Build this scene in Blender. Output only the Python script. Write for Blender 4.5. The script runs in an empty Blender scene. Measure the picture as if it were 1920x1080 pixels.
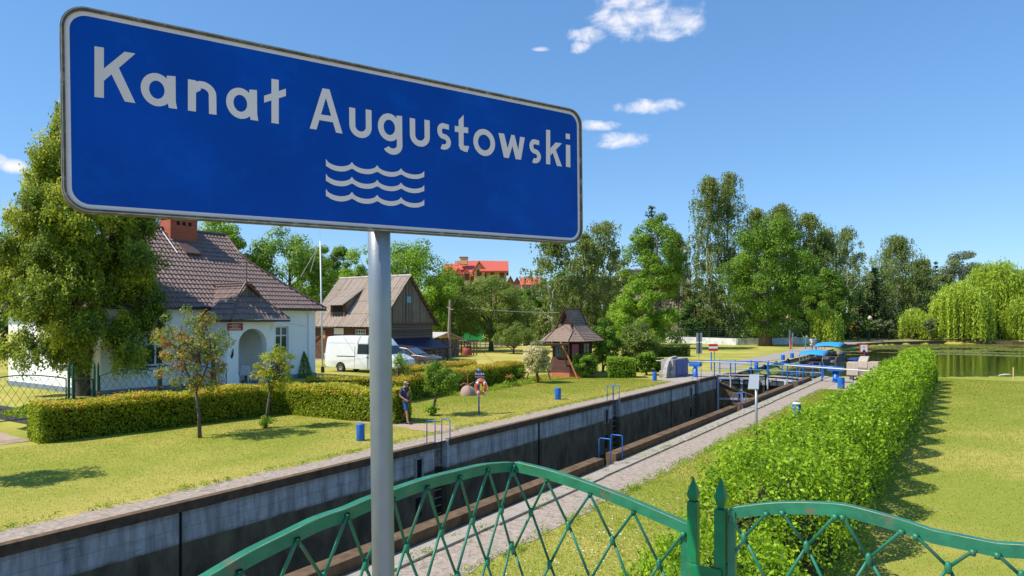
import bpy, bmesh, math, random
import numpy as np
from mathutils import Vector, Matrix, Quaternion
PI = math.pi
SC = bpy.context.scene
COL = SC.collection
# ---------------------------------------------------------------- camera
F, HOR, HC = 1300.0, 594.0, 4.3          # focal length in photo pixels, horizon row, eye height
cam = bpy.data.objects.new("camera", bpy.data.cameras.new("camera"))
COL.objects.link(cam)
cam.location = (0, 0, HC); cam.rotation_euler = (PI / 2, 0, 0)
cam.data.sensor_width = 36; cam.data.lens = F / 1920 * 36
cam.data.shift_y = (HOR - 540) / 1920
cam.data.clip_start = 0.05; cam.data.clip_end = 6000
SC.camera = cam
# ---------------------------------------------------------------- light
SUN_EL, SUN_AZ = math.radians(51), math.atan2(-.95, -.31)      # direction towards the sun: left and behind the camera
sd = Vector((math.sin(SUN_AZ) * math.cos(SUN_EL), math.cos(SUN_AZ) * math.cos(SUN_EL), math.sin(SUN_EL)))
sun = bpy.data.objects.new("sun", bpy.data.lights.new("sun", 'SUN')); COL.objects.link(sun)
sun.data.energy = 4.2; sun.data.angle = math.radians(.5); sun.data.color = (1, .95, .86)
sun.rotation_euler = sd.to_track_quat('Z', 'Y').to_euler()
sun.location = (-30, -20, 60)
SC.view_settings.view_transform = 'Standard'; SC.view_settings.look = 'None'
SC.view_settings.exposure = 0.55; SC.view_settings.gamma = 1
W = bpy.data.worlds.new("World"); SC.world = W; W.use_nodes = True
def build_world():
    nt = W.node_tree; N = nt.nodes; L = nt.links; N.clear()
    out = N.new('ShaderNodeOutputWorld'); bg = N.new('ShaderNodeBackground'); bg.inputs[1].default_value = .128
    sky = N.new('ShaderNodeTexSky'); sky.sky_type = 'NISHITA'; sky.sun_disc = False
    sky.sun_elevation = SUN_EL; sky.sun_rotation = SUN_AZ
    sky.air_density = 1.0; sky.dust_density = .15; sky.ozone_density = 3.0; sky.altitude = 100
    def m(op, a, b=None, c=None):
        n = N.new('ShaderNodeMath'); n.operation = op
        for i, v in enumerate((a, b, c)):
            if v is None: continue
            if isinstance(v, (int, float)): n.inputs[i].default_value = v
            else: L.new(v, n.inputs[i])
        return n.outputs[0]
    tc = N.new('ShaderNodeTexCoord'); sp = N.new('ShaderNodeSeparateXYZ'); L.new(tc.outputs['Generated'], sp.inputs[0])
    az = m('ARCTAN2', sp.outputs[0], sp.outputs[1]); el = m('ARCSINE', sp.outputs[2])
    cb = N.new('ShaderNodeCombineXYZ'); L.new(az, cb.inputs[0]); L.new(m('MULTIPLY', el, 1.5), cb.inputs[1])
    def noise(sc, det, dist=0):
        n = N.new('ShaderNodeTexNoise'); n.inputs['Scale'].default_value = sc; n.inputs['Detail'].default_value = det
        n.inputs['Roughness'].default_value = .6; n.inputs['Distortion'].default_value = dist
        L.new(cb.outputs[0], n.inputs['Vector']); return n.outputs[0]
    n1 = noise(28, 8, .3)
    tot = None
    for px, py, rx, ry in ((1205, 34, 84, 30), (1250, 48, 56, 24), (1160, 36, 44, 22), (1190, 2, 60, 26), (1103, 66, 32, 14), (1090, 88, 18, 10), (1213, 201, 52, 12),
                           (1120, 234, 40, 9), (1166, 264, 44, 13), (1148, 271, 34, 8), (24, 312, 16, 10), (-2, 300, 10, 9), (1018, 92, 17, 4)):
        a0 = math.atan2(px - 960, F); e0 = math.asin((HOR - py) / math.sqrt((px - 960) ** 2 + F * F + (HOR - py) ** 2))
        ra, re = rx / F, ry / F * .93
        dx = m('DIVIDE', m('SUBTRACT', az, a0), ra); dy = m('DIVIDE', m('SUBTRACT', el, e0), re)
        d = m('ADD', m('MULTIPLY', dx, dx), m('MULTIPLY', dy, dy))
        g = m('SUBTRACT', 1.0, d)
        tot = g if tot is None else m('MAXIMUM', tot, g)
    v = m('ADD', m('MULTIPLY', tot, .8), m('MULTIPLY', m('SUBTRACT', n1, .5), 4.6))
    mr = N.new('ShaderNodeMapRange'); mr.interpolation_type = 'SMOOTHSTEP'
    mr.inputs['From Min'].default_value = -.55; mr.inputs['From Max'].default_value = 1.6; mr.inputs['To Max'].default_value = .96
    L.new(v, mr.inputs[0])
    gate = m('GREATER_THAN', tot, -4.0)
    fac = m('MULTIPLY', mr.outputs[0], gate)
    n2 = noise(30, 6)
    cc = N.new('ShaderNodeMix'); cc.data_type = 'RGBA'; L.new(n2, cc.inputs[0])
    cc.inputs[6].default_value = (4.6, 4.8, 5.6, 1); cc.inputs[7].default_value = (6.2, 6.0, 6.1, 1)
    hs = N.new('ShaderNodeHueSaturation'); hs.inputs['Saturation'].default_value = 1.18; hs.inputs['Value'].default_value = 1.12
    L.new(sky.outputs[0], hs.inputs['Color'])
    gm = N.new('ShaderNodeGamma'); gm.inputs[1].default_value = .62; L.new(hs.outputs[0], gm.inputs[0])
    tn = N.new('ShaderNodeMix'); tn.data_type = 'RGBA'; tn.blend_type = 'MULTIPLY'; tn.inputs[0].default_value = 1; tn.inputs[7].default_value = (.90, 1.24, 1.62, 1); L.new(gm.outputs[0], tn.inputs[6])
    mx = N.new('ShaderNodeMix'); mx.data_type = 'RGBA'; L.new(fac, mx.inputs[0]); L.new(tn.outputs[2], mx.inputs[6]); L.new(cc.outputs[2], mx.inputs[7])
    L.new(mx.outputs[2], bg.inputs[0]); L.new(bg.outputs[0], out.inputs[0])
build_world()
# ---------------------------------------------------------------- places: lock frame (s along the chamber, t to its left)
TH = math.atan(847 / F); SA, CA = math.sin(TH), math.cos(TH)
PHI = PI / 2 - TH                       # turn of an object whose x runs along the lock and y to the left
def C(s, t, z=0.0): return Vector((s * SA - t * CA, s * CA + t * SA, z))
def to_st(X, Y): return (X * SA + Y * CA, -X * CA + Y * SA)
def G(px, py, z=0.0):                   # ground point at height z seen in the photo at px, py
    Y = F * (HC - z) / (py - HOR); return Vector(((px - 960) * Y / F, Y, z))
def onT(px, t):
    u = (px - 960) / F; return (u * t * SA + t * CA) / (SA - u * CA)
def onS(px, s):
    u = (px - 960) / F; return (s * SA - u * s * CA) / (CA + u * SA)
def zat(py, Y): return HC - (py - HOR) * Y / F
def sm(x): x = max(0., min(1., x)); return x * x * (3 - 2 * x)
def hgt(s, t):
    a = sm((t - 27.2) / 2.0) * .7 * (1 - .5 * sm((s - 27) / 10)) * (1 - sm((s - 55) / 30))
    return a
# ---------------------------------------------------------------- materials
def nodes(name):
    m = bpy.data.materials.new(name); m.use_nodes = True
    return m, m.node_tree, m.node_tree.nodes, m.node_tree.links, m.node_tree.nodes['Principled BSDF']
def mat(name, col, rough=.6, metal=0., var=.12, nscale=6., bump=0., bscale=40., spec=.4, stain=None, stain_amt=.5, stain_scale=2., stretch=(1, 1, 1), coat=0.):
    """one colour broken up by noise, with optional stains of a second colour and a fine bump"""
    m, nt, N, L, bs = nodes(name)
    tc = N.new('ShaderNodeTexCoord'); mp = N.new('ShaderNodeMapping'); mp.inputs['Scale'].default_value = stretch
    L.new(tc.outputs['Object'], mp.inputs[0])
    n = N.new('ShaderNodeTexNoise'); n.inputs['Scale'].default_value = nscale; n.inputs['Detail'].default_value = 6; L.new(mp.outputs[0], n.inputs['Vector'])
    mr = N.new('ShaderNodeMapRange'); mr.inputs['From Min'].default_value = .25; mr.inputs['From Max'].default_value = .75
    mr.inputs['To Min'].default_value = 1 - var; mr.inputs['To Max'].default_value = 1 + var; L.new(n.outputs[0], mr.inputs[0])
    vm = N.new('ShaderNodeVectorMath'); vm.operation = 'SCALE'; vm.inputs[0].default_value = col[:3]; L.new(mr.outputs[0], vm.inputs['Scale'])
    o = vm.outputs[0]
    if stain:
        n2 = N.new('ShaderNodeTexNoise'); n2.inputs['Scale'].default_value = stain_scale; n2.inputs['Detail'].default_value = 8; n2.inputs['Roughness'].default_value = .7
        L.new(mp.outputs[0], n2.inputs['Vector'])
        r = N.new('ShaderNodeMapRange'); r.inputs['From Min'].default_value = .62 - .3 * stain_amt; r.inputs['From Max'].default_value = .72; L.new(n2.outputs[0], r.inputs[0])
        mx = N.new('ShaderNodeMix'); mx.data_type = 'RGBA'; L.new(r.outputs[0], mx.inputs[0]); L.new(o, mx.inputs[6]); mx.inputs[7].default_value = (*stain, 1)
        o = mx.outputs[2]
    L.new(o, bs.inputs['Base Color'])
    bs.inputs['Roughness'].default_value = rough; bs.inputs['Metallic'].default_value = metal; bs.inputs['Specular IOR Level'].default_value = spec
    bs.inputs['Coat Weight'].default_value = coat
    if bump:
        n3 = N.new('ShaderNodeTexNoise'); n3.inputs['Scale'].default_value = bscale; n3.inputs['Detail'].default_value = 5; L.new(mp.outputs[0], n3.inputs['Vector'])
        b = N.new('ShaderNodeBump'); b.inputs['Strength'].default_value = bump; b.inputs['Distance'].default_value = .02; L.new(n3.outputs[0], b.inputs['Height']); L.new(b.outputs[0], bs.inputs['Normal'])
    return m
def leafmat(name, stops, trans=.35, rough=.5):
    m, nt, N, L, bs = nodes(name)
    at = N.new('ShaderNodeAttribute'); at.attribute_name = 'tint'
    cr = N.new('ShaderNodeValToRGB'); L.new(at.outputs['Fac'], cr.inputs[0])
    e = cr.color_ramp.elements
    while len(e) < len(stops): e.new(.5)
    for k, (p, c) in enumerate(stops): e[k].position = p; e[k].color = (*c, 1)
    L.new(cr.outputs[0], bs.inputs['Base Color']); bs.inputs['Roughness'].default_value = rough; bs.inputs['Specular IOR Level'].default_value = .3
    tr = N.new('ShaderNodeBsdfTranslucent'); hs = N.new('ShaderNodeHueSaturation'); hs.inputs['Value'].default_value = 1.5; hs.inputs['Hue'].default_value = .485; L.new(cr.outputs[0], hs.inputs['Color']); L.new(hs.outputs[0], tr.inputs[0])
    mx = N.new('ShaderNodeMixShader'); mx.inputs[0].default_value = trans; L.new(bs.outputs[0], mx.inputs[1]); L.new(tr.outputs[0], mx.inputs[2])
    L.new(mx.outputs[0], N['Material Output'].inputs[0])
    return m
M = {}
M['conc'] = mat('concrete', (.36, .34, .31), .85, var=.2, bump=.4, stain=(.12, .1, .08), stain_amt=.4)
M['timber'] = mat('weathered timber', (.14, .09, .055), .9, spec=.12, var=.35, nscale=9, bump=.5, stretch=(.3, 4, 4))
M['kerb'] = mat('tarred edge beam', (.15, .095, .055), .9, spec=.12, var=.3, bump=.5, nscale=5, stain=(.05, .035, .025), stain_amt=.4)
M['strip'] = mat('worn concrete strip', (.40, .345, .28), .9, var=.2, bump=.6, nscale=3, stain=(.2, .16, .12), stain_amt=.5, stain_scale=3)
M['blue'] = mat('blue paint', (.012, .13, .50), .4, var=.15, spec=.5, stain=(.03, .1, .28), stain_amt=.2)
M['lblue'] = mat('pale blue paint', (.13, .33, .48), .5, var=.1)
M['navy'] = mat('navy paint', (.02, .05, .2), .45, var=.3)
M['green'] = mat('old green gloss paint', (.018, .17, .085), .42, var=.3, nscale=14, bump=.12, bscale=50, stain=(.2, .1, .07), stain_amt=.10, stain_scale=11, spec=.5)
M['dgreen'] = mat('dark green gloss paint', (.006, .17, .06), .42, var=.2, nscale=20, bump=.1, stain=(.18, .1, .07), stain_amt=.0, stain_scale=9, spec=.3)
M['rod'] = mat('painted rod', (.015, .16, .095), .45, var=.3, nscale=12, stain=(.14, .08, .055), stain_amt=.28, stain_scale=9)
M['fgreen'] = mat('fence green', (.01, .075, .045), .5, var=.2)
M['galv'] = mat('galvanised steel', (.44, .455, .47), .42, metal=.6, var=.1, nscale=30, bump=.03, bscale=200)
M['pole'] = mat('galvanised pole', (.27, .30, .33), .42, metal=.5, var=.08, nscale=14, bump=.04, bscale=120, stretch=(1, 1, 3))
M['white'] = mat('white paint', (.75, .75, .74), .5, var=.05)
M['wall'] = mat('white plaster', (.88, .88, .87), .9, var=.05, nscale=1.5, bump=.15, bscale=60, stain=(.62, .6, .55), stain_amt=.12, stain_scale=.9)
M['plinth'] = mat('grey plinth', (.2, .23, .26), .8, var=.15)
M['tile'] = mat('brown roof tile', (.21, .14, .115), .36, var=.22, nscale=5, spec=.55, stain=(.1, .085, .06), stain_amt=.25)
M['ridge'] = mat('brown ridge cap', (.14, .085, .07), .45, var=.15)
M['gutter'] = mat('dark gutter', (.05, .035, .032), .4, var=.1)
M['soffit'] = mat('pale soffit', (.5, .44, .3), .7, var=.1)
M['glass'] = mat('window glass', (.02, .03, .035), .08, var=.2, spec=.8)
M['dark'] = mat('dark void', (.008, .008, .009), .9, var=.1)
M['black'] = mat('black plastic', (.015, .015, .016), .5, var=.1)
M['rubber'] = mat('tyre rubber', (.02, .02, .02), .85, var=.2)
M['red'] = mat('red sign paint', (.62, .025, .02), .4, var=.08)
M['dred'] = mat('dark red enamel', (.35, .006, .012), .35, var=.1)
M['orange'] = mat('lifebuoy orange', (.72, .09, .03), .5, var=.15)
M['yrope'] = mat('yellow rope', (.5, .38, .06), .8, var=.3, nscale=40)
M['plastic'] = mat('white plastic', (.7, .71, .72), .35, var=.03)
M['vanwhite'] = mat('white car paint', (.74, .75, .76), .3, var=.03, coat=.5)
M['carbrown'] = mat('dark metallic car paint', (.12, .10, .10), .28, metal=.5, var=.05, coat=.6)
M['lamp'] = mat('lamp glass', (.6, .6, .6), .15)
M['wood_red'] = mat('red brown planks', (.16, .065, .035), .8, var=.35, nscale=3, bump=.3, stretch=(1, 1, 6), stain=(.05, .03, .02), stain_amt=.4)
M['stake'] = mat('bright pole wood', (.42, .17, .06), .7, var=.3)
M['skin'] = mat('skin', (.42, .2, .13), .5, var=.08)
M['shirt'] = mat('navy cloth', (.025, .045, .11), .9, var=.3, nscale=12)
M['denim'] = mat('denim blue', (.025, .10, .22), .9, var=.25, nscale=15)
M['cap'] = mat('pinkish cap', (.42, .26, .2), .85, var=.15)
M['bark'] = mat('bark', (.11, .085, .065), .95, var=.4, nscale=8, bump=.8, bscale=20, stretch=(3, 3, .6))
M['birchbark'] = mat('birch bark', (.55, .53, .49), .8, var=.2, nscale=5, stain=(.03, .025, .02), stain_amt=.5, stain_scale=3, stretch=(1, 1, 2.2))
M['redroof'] = mat('red roof sheet', (.55, .11, .06), .55, var=.12)
M['cream'] = mat('cream plaster', (.62, .46, .24), .9, var=.1)
M['beige'] = mat('beige render', (.60, .50, .40), .9, var=.12, stain=(.45, .3, .2), stain_amt=.3, stain_scale=.4)
M['rock'] = mat('pink granite', (.36, .24, .2), .85, var=.25, nscale=18, bump=.6)
M['yshirt'] = mat('pale shirt', (.55, .62, .66), .9)
M['bshirt'] = mat('bright blue shirt', (.03, .22, .55), .9)
M['canopy'] = mat('blue canopy cloth', (.03, .30, .62), .6, var=.1, nscale=3)
M['orangep'] = mat('orange petal', (.75, .13, .01), .6, var=.3)
M['redp'] = mat('red petal', (.6, .01, .02), .6, var=.2)
M['whitep'] = mat('white petal', (.75, .75, .7), .6, var=.1)
M['soil'] = mat('trodden soil', (.40, .29, .20), .95, var=.2, nscale=4, bump=.4)
M['farpath'] = mat('sandy paving', (.33, .28, .25), .9, var=.15)
def brick_mat(name, c1, c2, mortar, sc, bump=.3, bw=.5, rh=.25, msize=.02, rough=.85):
    m, nt, N, L, bs = nodes(name)
    tc = N.new('ShaderNodeTexCoord'); b = N.new('ShaderNodeTexBrick'); b.inputs['Scale'].default_value = sc
    b.inputs['Color1'].default_value = (*c1, 1); b.inputs['Color2'].default_value = (*c2, 1); b.inputs['Mortar'].default_value = (*mortar, 1)
    b.inputs['Brick Width'].default_value = bw; b.inputs['Row Height'].default_value = rh; b.inputs['Mortar Size'].default_value = msize
    sp = N.new('ShaderNodeSeparateXYZ'); cb = N.new('ShaderNodeCombineXYZ'); ad = N.new('ShaderNodeMath')
    L.new(tc.outputs['Object'], sp.inputs[0]); L.new(sp.outputs[0], ad.inputs[0]); L.new(sp.outputs[1], ad.inputs[1]); L.new(ad.outputs[0], cb.inputs[0]); L.new(sp.outputs[2], cb.inputs[1])
    L.new(cb.outputs[0], b.inputs['Vector'])
    L.new(b.outputs[0], bs.inputs['Base Color']); bs.inputs['Roughness'].default_value = rough
    bp = N.new('ShaderNodeBump'); bp.inputs['Strength'].default_value = bump; bp.inputs['Distance'].default_value = .01; bp.invert = True
    L.new(b.outputs['Fac'], bp.inputs['Height']); L.new(bp.outputs[0], bs.inputs['Normal'])
    return m
M['brick'] = brick_mat('red brick', (.5, .1, .04), (.38, .07, .03), (.25, .17, .13), 3.2)
def plank_mat(name, c, gap=(.01, .008, .006), width=.16, vertical=True, var=.4, grey=None, rough=.85):
    """boards: stripes along x+y (vertical boards) or z (horizontal), each board its own tone, dark gaps"""
    m, nt, N, L, bs = nodes(name)
    tc = N.new('ShaderNodeTexCoord'); sp = N.new('ShaderNodeSeparateXYZ'); L.new(tc.outputs['Object'], sp.inputs[0])
    def mm(op, a, b=None):
        n = N.new('ShaderNodeMath'); n.operation = op
        for i, v in enumerate((a, b)):
            if v is None: continue
            if isinstance(v, (int, float)): n.inputs[i].default_value = v
            else: L.new(v, n.inputs[i])
        return n.outputs[0]
    c0 = sp.outputs[1] if vertical == 'y' else mm('ADD', sp.outputs[0], sp.outputs[1]) if vertical else sp.outputs[2]
    q = mm('DIVIDE', c0, width); fl = mm('FLOOR', q); fr = mm('FRACT', q)
    wn = N.new('ShaderNodeTexWhiteNoise'); wn.noise_dimensions = '1D'; L.new(fl, wn.inputs['W'])
    nz = N.new('ShaderNodeTexNoise'); nz.inputs['Scale'].default_value = 3; nz.inputs['Detail'].default_value = 7
    mp = N.new('ShaderNodeMapping'); mp.inputs['Scale'].default_value = (5, 5, .5) if vertical else (.6, .6, 9); L.new(tc.outputs['Object'], mp.inputs[0]); L.new(mp.outputs[0], nz.inputs['Vector'])
    k = mm('ADD', mm('MULTIPLY', wn.outputs[0], var), mm('ADD', mm('MULTIPLY', nz.outputs[0], 1.1), .45 - var / 2))
    vm = N.new('ShaderNodeVectorMath'); vm.operation = 'SCALE'; vm.inputs[0].default_value = c; L.new(k, vm.inputs['Scale'])
    o = vm.outputs[0]
    if grey:
        g = N.new('ShaderNodeMix'); g.data_type = 'RGBA'; L.new(wn.outputs[0], g.inputs[0]); L.new(o, g.inputs[6]); g.inputs[7].default_value = (*grey, 1); o = g.outputs[2]
    gp = mm('LESS_THAN', fr, .09); mx = N.new('ShaderNodeMix'); mx.data_type = 'RGBA'; L.new(gp, mx.inputs[0]); L.new(o, mx.inputs[6]); mx.inputs[7].default_value = (*gap, 1)
    L.new(mx.outputs[2], bs.inputs['Base Color']); bs.inputs['Roughness'].default_value = rough; bs.inputs['Specular IOR Level'].default_value = .15
    bp = N.new('ShaderNodeBump'); bp.inputs['Strength'].default_value = .5; bp.inputs['Distance'].default_value = .02; bp.invert = True
    L.new(gp, bp.inputs['Height']); L.new(bp.outputs[0], bs.inputs['Normal'])
    return m
M['barnboard'] = plank_mat('grey weathered boards', (.30, .26, .225), width=.19, var=.9, grey=(.07, .06, .052))
M['barnlog'] = plank_mat('dark logs', (.12, .095, .08), width=.24, vertical=False, grey=(.16, .13, .11))
M['barnred'] = plank_mat('old red brown logs', (.17, .075, .045), width=.24, vertical=False, grey=(.1, .06, .045))
M['hutboard'] = plank_mat('dark brown kiosk boards', (.085, .04, .032), width=.13, vertical=False, var=.25)
M['hutv'] = plank_mat('dark brown kiosk posts', (.06, .032, .026), width=.12, var=.25)
M['shingle'] = plank_mat('grey wood shingles', (.19, .15, .125), width=.11, var=.5)
M['rail_w'] = mat('silver rail paint', (.60, .58, .55), .5, var=.08)
def wall_mat():
    """lock wall: pale stained concrete above the high water line, black green slime below it"""
    m, nt, N, L, bs = nodes('lock wall concrete')
    tc = N.new('ShaderNodeTexCoord')
    def mm(op, a, b=None):
        n = N.new('ShaderNodeMath'); n.operation = op
        for i, v in enumerate((a, b)):
            if v is None: continue
            if isinstance(v, (int, float)): n.inputs[i].default_value = v
            else: L.new(v, n.inputs[i])
        return n.outputs[0]
    def noise(sc, det, st=(1, 1, 1), r=.6):
        mp = N.new('ShaderNodeMapping'); mp.inputs['Scale'].default_value = st; L.new(tc.outputs['Object'], mp.inputs[0])
        n = N.new('ShaderNodeTexNoise'); n.inputs['Scale'].default_value = sc; n.inputs['Detail'].default_value = det; n.inputs['Roughness'].default_value = r; L.new(mp.outputs[0], n.inputs['Vector']); return n.outputs[0]
    def ramp(v, a, b):
        r = N.new('ShaderNodeMapRange'); r.inputs['From Min'].default_value = a; r.inputs['From Max'].default_value = b; L.new(v, r.inputs[0]); return r.outputs[0]
    def mix(f, a, b):
        x = N.new('ShaderNodeMix'); x.data_type = 'RGBA'
        for i, v in ((0, f), (6, a), (7, b)):
            if isinstance(v, tuple): x.inputs[i].default_value = (*v, 1)
            else: L.new(v, x.inputs[i])
        return x.outputs[2]
    sp = N.new('ShaderNodeSeparateXYZ'); L.new(tc.outputs['Object'], sp.inputs[0])
    base = mix(ramp(noise(1.3, 8), .3, .7), (.46, .435, .40), (.74, .70, .64))
    streak = ramp(noise(2.2, 8, (1.6, 1, .22), .7), .44, .66)
    c = mix(mm('MULTIPLY', streak, .62), base, (.085, .075, .065))
    c = mix(ramp(noise(5, 8, (.25, 1, 2.2), .7), .58, .75), c, (.2, .185, .165))
    # board marks
    bd = mm('LESS_THAN', mm('FRACT', mm('DIVIDE', sp.outputs[2], .3)), .05)
    c = mix(mm('MULTIPLY', bd, .45), c, (.14, .13, .12))
    slime = mix(ramp(noise(1.6, 8, (1, 1, .5)), .35, .7), (.10, .08, .048), (.25, .20, .12))
    slime = mix(mm('MULTIPLY', ramp(noise(14, 6), .66, .74), .5), slime, (.16, .14, .1))
    lv = mm('ADD', mm('ADD', sp.outputs[2], .93), mm('MULTIPLY', mm('SUBTRACT', noise(1.1, 5), .5), .12))
    fl = N.new('ShaderNodeMapRange'); fl.inputs['From Min'].default_value = .03; fl.inputs['From Max'].default_value = -.03; L.new(lv, fl.inputs[0])
    c = mix(fl.outputs[0], c, slime)
    L.new(c, bs.inputs['Base Color']); bs.inputs['Roughness'].default_value = .9; bs.inputs['Specular IOR Level'].default_value = .12
    bp = N.new('ShaderNodeBump'); bp.inputs['Strength'].default_value = .5; bp.inputs['Distance'].default_value = .03; L.new(noise(6, 8), bp.inputs['Height']); L.new(bp.outputs[0], bs.inputs['Normal'])
    return m
M['lockwall'] = wall_mat()
def ground_mat():
    m, nt, N, L, bs = nodes('mown grass')
    tc = N.new('ShaderNodeTexCoord')
    def noise(sc, det, r=.6):
        n = N.new('ShaderNodeTexNoise'); n.inputs['Scale'].default_value = sc; n.inputs['Detail'].default_value = det; n.inputs['Roughness'].default_value = r; L.new(tc.outputs['Object'], n.inputs['Vector']); return n.outputs[0]
    def ramp(v, a, b):
        r = N.new('ShaderNodeMapRange'); r.inputs['From Min'].default_value = a; r.inputs['From Max'].default_value = b; L.new(v, r.inputs[0]); return r.outputs[0]
    def mix(f, a, b):
        x = N.new('ShaderNodeMix'); x.data_type = 'RGBA'
        for i, v in ((0, f), (6, a), (7, b)):
            if isinstance(v, tuple): x.inputs[i].default_value = (*v, 1)
            else: L.new(v, x.inputs[i])
        return x.outputs[2]
    at = N.new('ShaderNodeAttribute'); at.attribute_name = 'dry'
    ad = N.new('ShaderNodeMath'); ad.operation = 'ADD'; L.new(ramp(noise(.22, 5), .38, .66), ad.inputs[0]); L.new(at.outputs['Fac'], ad.inputs[1])
    ad.use_clamp = True
    c = mix(ad.outputs[0], (.27, .30, .045), (.50, .40, .11))
    c = mix(ramp(noise(1.6, 8, .7), .55, .85), c, (.46, .36, .12))
    c = mix(ramp(noise(9, 8, .8), .5, .95), c, (.13, .165, .02))
    c = mix(ramp(noise(45, 4, .8), .6, .9), c, (.46, .42, .14))
    L.new(c, bs.inputs['Base Color']); bs.inputs['Roughness'].default_value = .95; bs.inputs['Specular IOR Level'].default_value = .1
    bp = N.new('ShaderNodeBump'); bp.inputs['Strength'].default_value = .6; bp.inputs['Distance'].default_value = .04; L.new(noise(22, 8, .8), bp.inputs['Height']); L.new(bp.outputs[0], bs.inputs['Normal'])
    return m
M['grass'] = ground_mat()
def paving_mat(name='lockside stone paving', a0=(.20, .155, .12), b0=(.46, .365, .29)):
    m, nt, N, L, bs = nodes(name)
    tc = N.new('ShaderNodeTexCoord')
    nz = N.new('ShaderNodeTexNoise'); nz.inputs['Scale'].default_value = 7; nz.inputs['Detail'].default_value = 10; nz.inputs['Roughness'].default_value = .75; L.new(tc.outputs['Object'], nz.inputs['Vector'])
    vo = N.new('ShaderNodeTexVoronoi'); vo.feature = 'DISTANCE_TO_EDGE'; vo.inputs['Scale'].default_value = 2.6
    mp = N.new('ShaderNodeMapping'); mp.inputs['Scale'].default_value = (1.1, 1.5, 1); L.new(tc.outputs['Object'], mp.inputs[0]); L.new(mp.outputs[0], vo.inputs['Vector'])
    cr = N.new('ShaderNodeValToRGB'); L.new(nz.outputs[0], cr.inputs[0]); cr.color_ramp.elements[0].position = .3; cr.color_ramp.elements[1].position = .62
    cr.color_ramp.elements[0].color = (*a0, 1); cr.color_ramp.elements[1].color = (*b0, 1)
    r = N.new('ShaderNodeMapRange'); r.inputs['From Min'].default_value = .0; r.inputs['From Max'].default_value = .035; L.new(vo.outputs[0], r.inputs[0])
    mx = N.new('ShaderNodeMix'); mx.data_type = 'RGBA'; L.new(r.outputs[0], mx.inputs[0]); mx.inputs[6].default_value = (.2, .17, .11, 1); L.new(cr.outputs[0], mx.inputs[7])
    L.new(mx.outputs[2], bs.inputs['Base Color']); bs.inputs['Roughness'].default_value = .95
    bp = N.new('ShaderNodeBump'); bp.inputs['Strength'].default_value = .7; bp.inputs['Distance'].default_value = .03; L.new(nz.outputs[0], bp.inputs['Height']); L.new(bp.outputs[0], bs.inputs['Normal'])
    return m
M['paving'] = paving_mat()
def water_mat(name, col, rough=.04, bump=.15, sc=1.2):
    m, nt, N, L, bs = nodes(name)
    bs.inputs['Base Color'].default_value = (*col, 1); bs.inputs['Roughness'].default_value = rough; bs.inputs['Specular IOR Level'].default_value = .5; bs.inputs['IOR'].default_value = 1.33
    tc = N.new('ShaderNodeTexCoord'); mp = N.new('ShaderNodeMapping'); mp.inputs['Scale'].default_value = (1, 1.6, 1); L.new(tc.outputs['Object'], mp.inputs[0])
    n = N.new('ShaderNodeTexNoise'); n.inputs['Scale'].default_value = sc; n.inputs['Detail'].default_value = 4; L.new(mp.outputs[0], n.inputs['Vector'])
    bp = N.new('ShaderNodeBump'); bp.inputs['Strength'].default_value = bump; bp.inputs['Distance'].default_value = .06; L.new(n.outputs[0], bp.inputs['Height']); L.new(bp.outputs[0], bs.inputs['Normal'])
    return m
M['lake'] = water_mat('lake water', (.035, .04, .012))
M['lockwater'] = water_mat('lock water', (.02, .02, .008), .08, .3, 2.5)
# leaves
M['l_mid'] = leafmat('maple leaves', [(0, (.05, .11, .012)), (.5, (.14, .26, .02)), (1, (.26, .40, .035))], .42)
M['l_bright'] = leafmat('bright leaves', [(0, (.07, .14, .01)), (.5, (.19, .34, .02)), (1, (.36, .50, .04))], .45)
M['l_dark'] = leafmat('dark leaves', [(0, (.025, .06, .014)), (.5, (.07, .14, .024)), (1, (.15, .24, .04))], .35)
M['l_birch'] = leafmat('birch leaves', [(0, (.08, .12, .03)), (.5, (.19, .25, .06)), (1, (.34, .38, .11))], .42)
M['l_willow'] = leafmat('willow leaves', [(0, (.13, .21, .02)), (.5, (.33, .46, .045)), (1, (.56, .66, .09))], .45)
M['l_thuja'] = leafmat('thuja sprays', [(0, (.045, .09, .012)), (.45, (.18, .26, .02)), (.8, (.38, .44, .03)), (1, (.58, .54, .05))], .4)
M['l_spruce'] = leafmat('spruce needles', [(0, (.02, .05, .02)), (.6, (.055, .10, .03)), (1, (.18, .21, .05))], .15)
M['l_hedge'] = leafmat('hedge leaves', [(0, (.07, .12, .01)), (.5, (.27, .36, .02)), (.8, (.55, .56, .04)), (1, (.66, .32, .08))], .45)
M['l_big'] = leafmat('privet leaves', [(0, (.05, .12, .008)), (.5, (.20, .36, .014)), (1, (.44, .60, .03))], .45)
M['l_apple'] = leafmat('orchard leaves', [(0, (.06, .10, .015)), (.5, (.15, .22, .03)), (1, (.32, .38, .09))], .4)
M['l_red'] = leafmat('shrub leaves with rusty flower heads', [(0, (.09, .14, .015)), (.45, (.24, .33, .035)), (.62, (.35, .3, .05)), (.7, (.38, .13, .05)), (1, (.3, .1, .04))])
M['l_cream'] = leafmat('variegated leaves', [(0, (.16, .2, .05)), (.35, (.45, .46, .16)), (1, (.85, .72, .5))], .3)
M['l_hosta'] = leafmat('flower bed leaves', [(0, (.1, .18, .01)), (1, (.4, .52, .04))])
M['l_gray'] = leafmat('grey green leaves', [(0, (.09, .12, .05)), (1, (.24, .28, .12))])
M['l_grass'] = leafmat('grass blades', [(0, (.20, .25, .025)), (.5, (.32, .36, .045)), (1, (.52, .44, .12))], .6)
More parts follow.
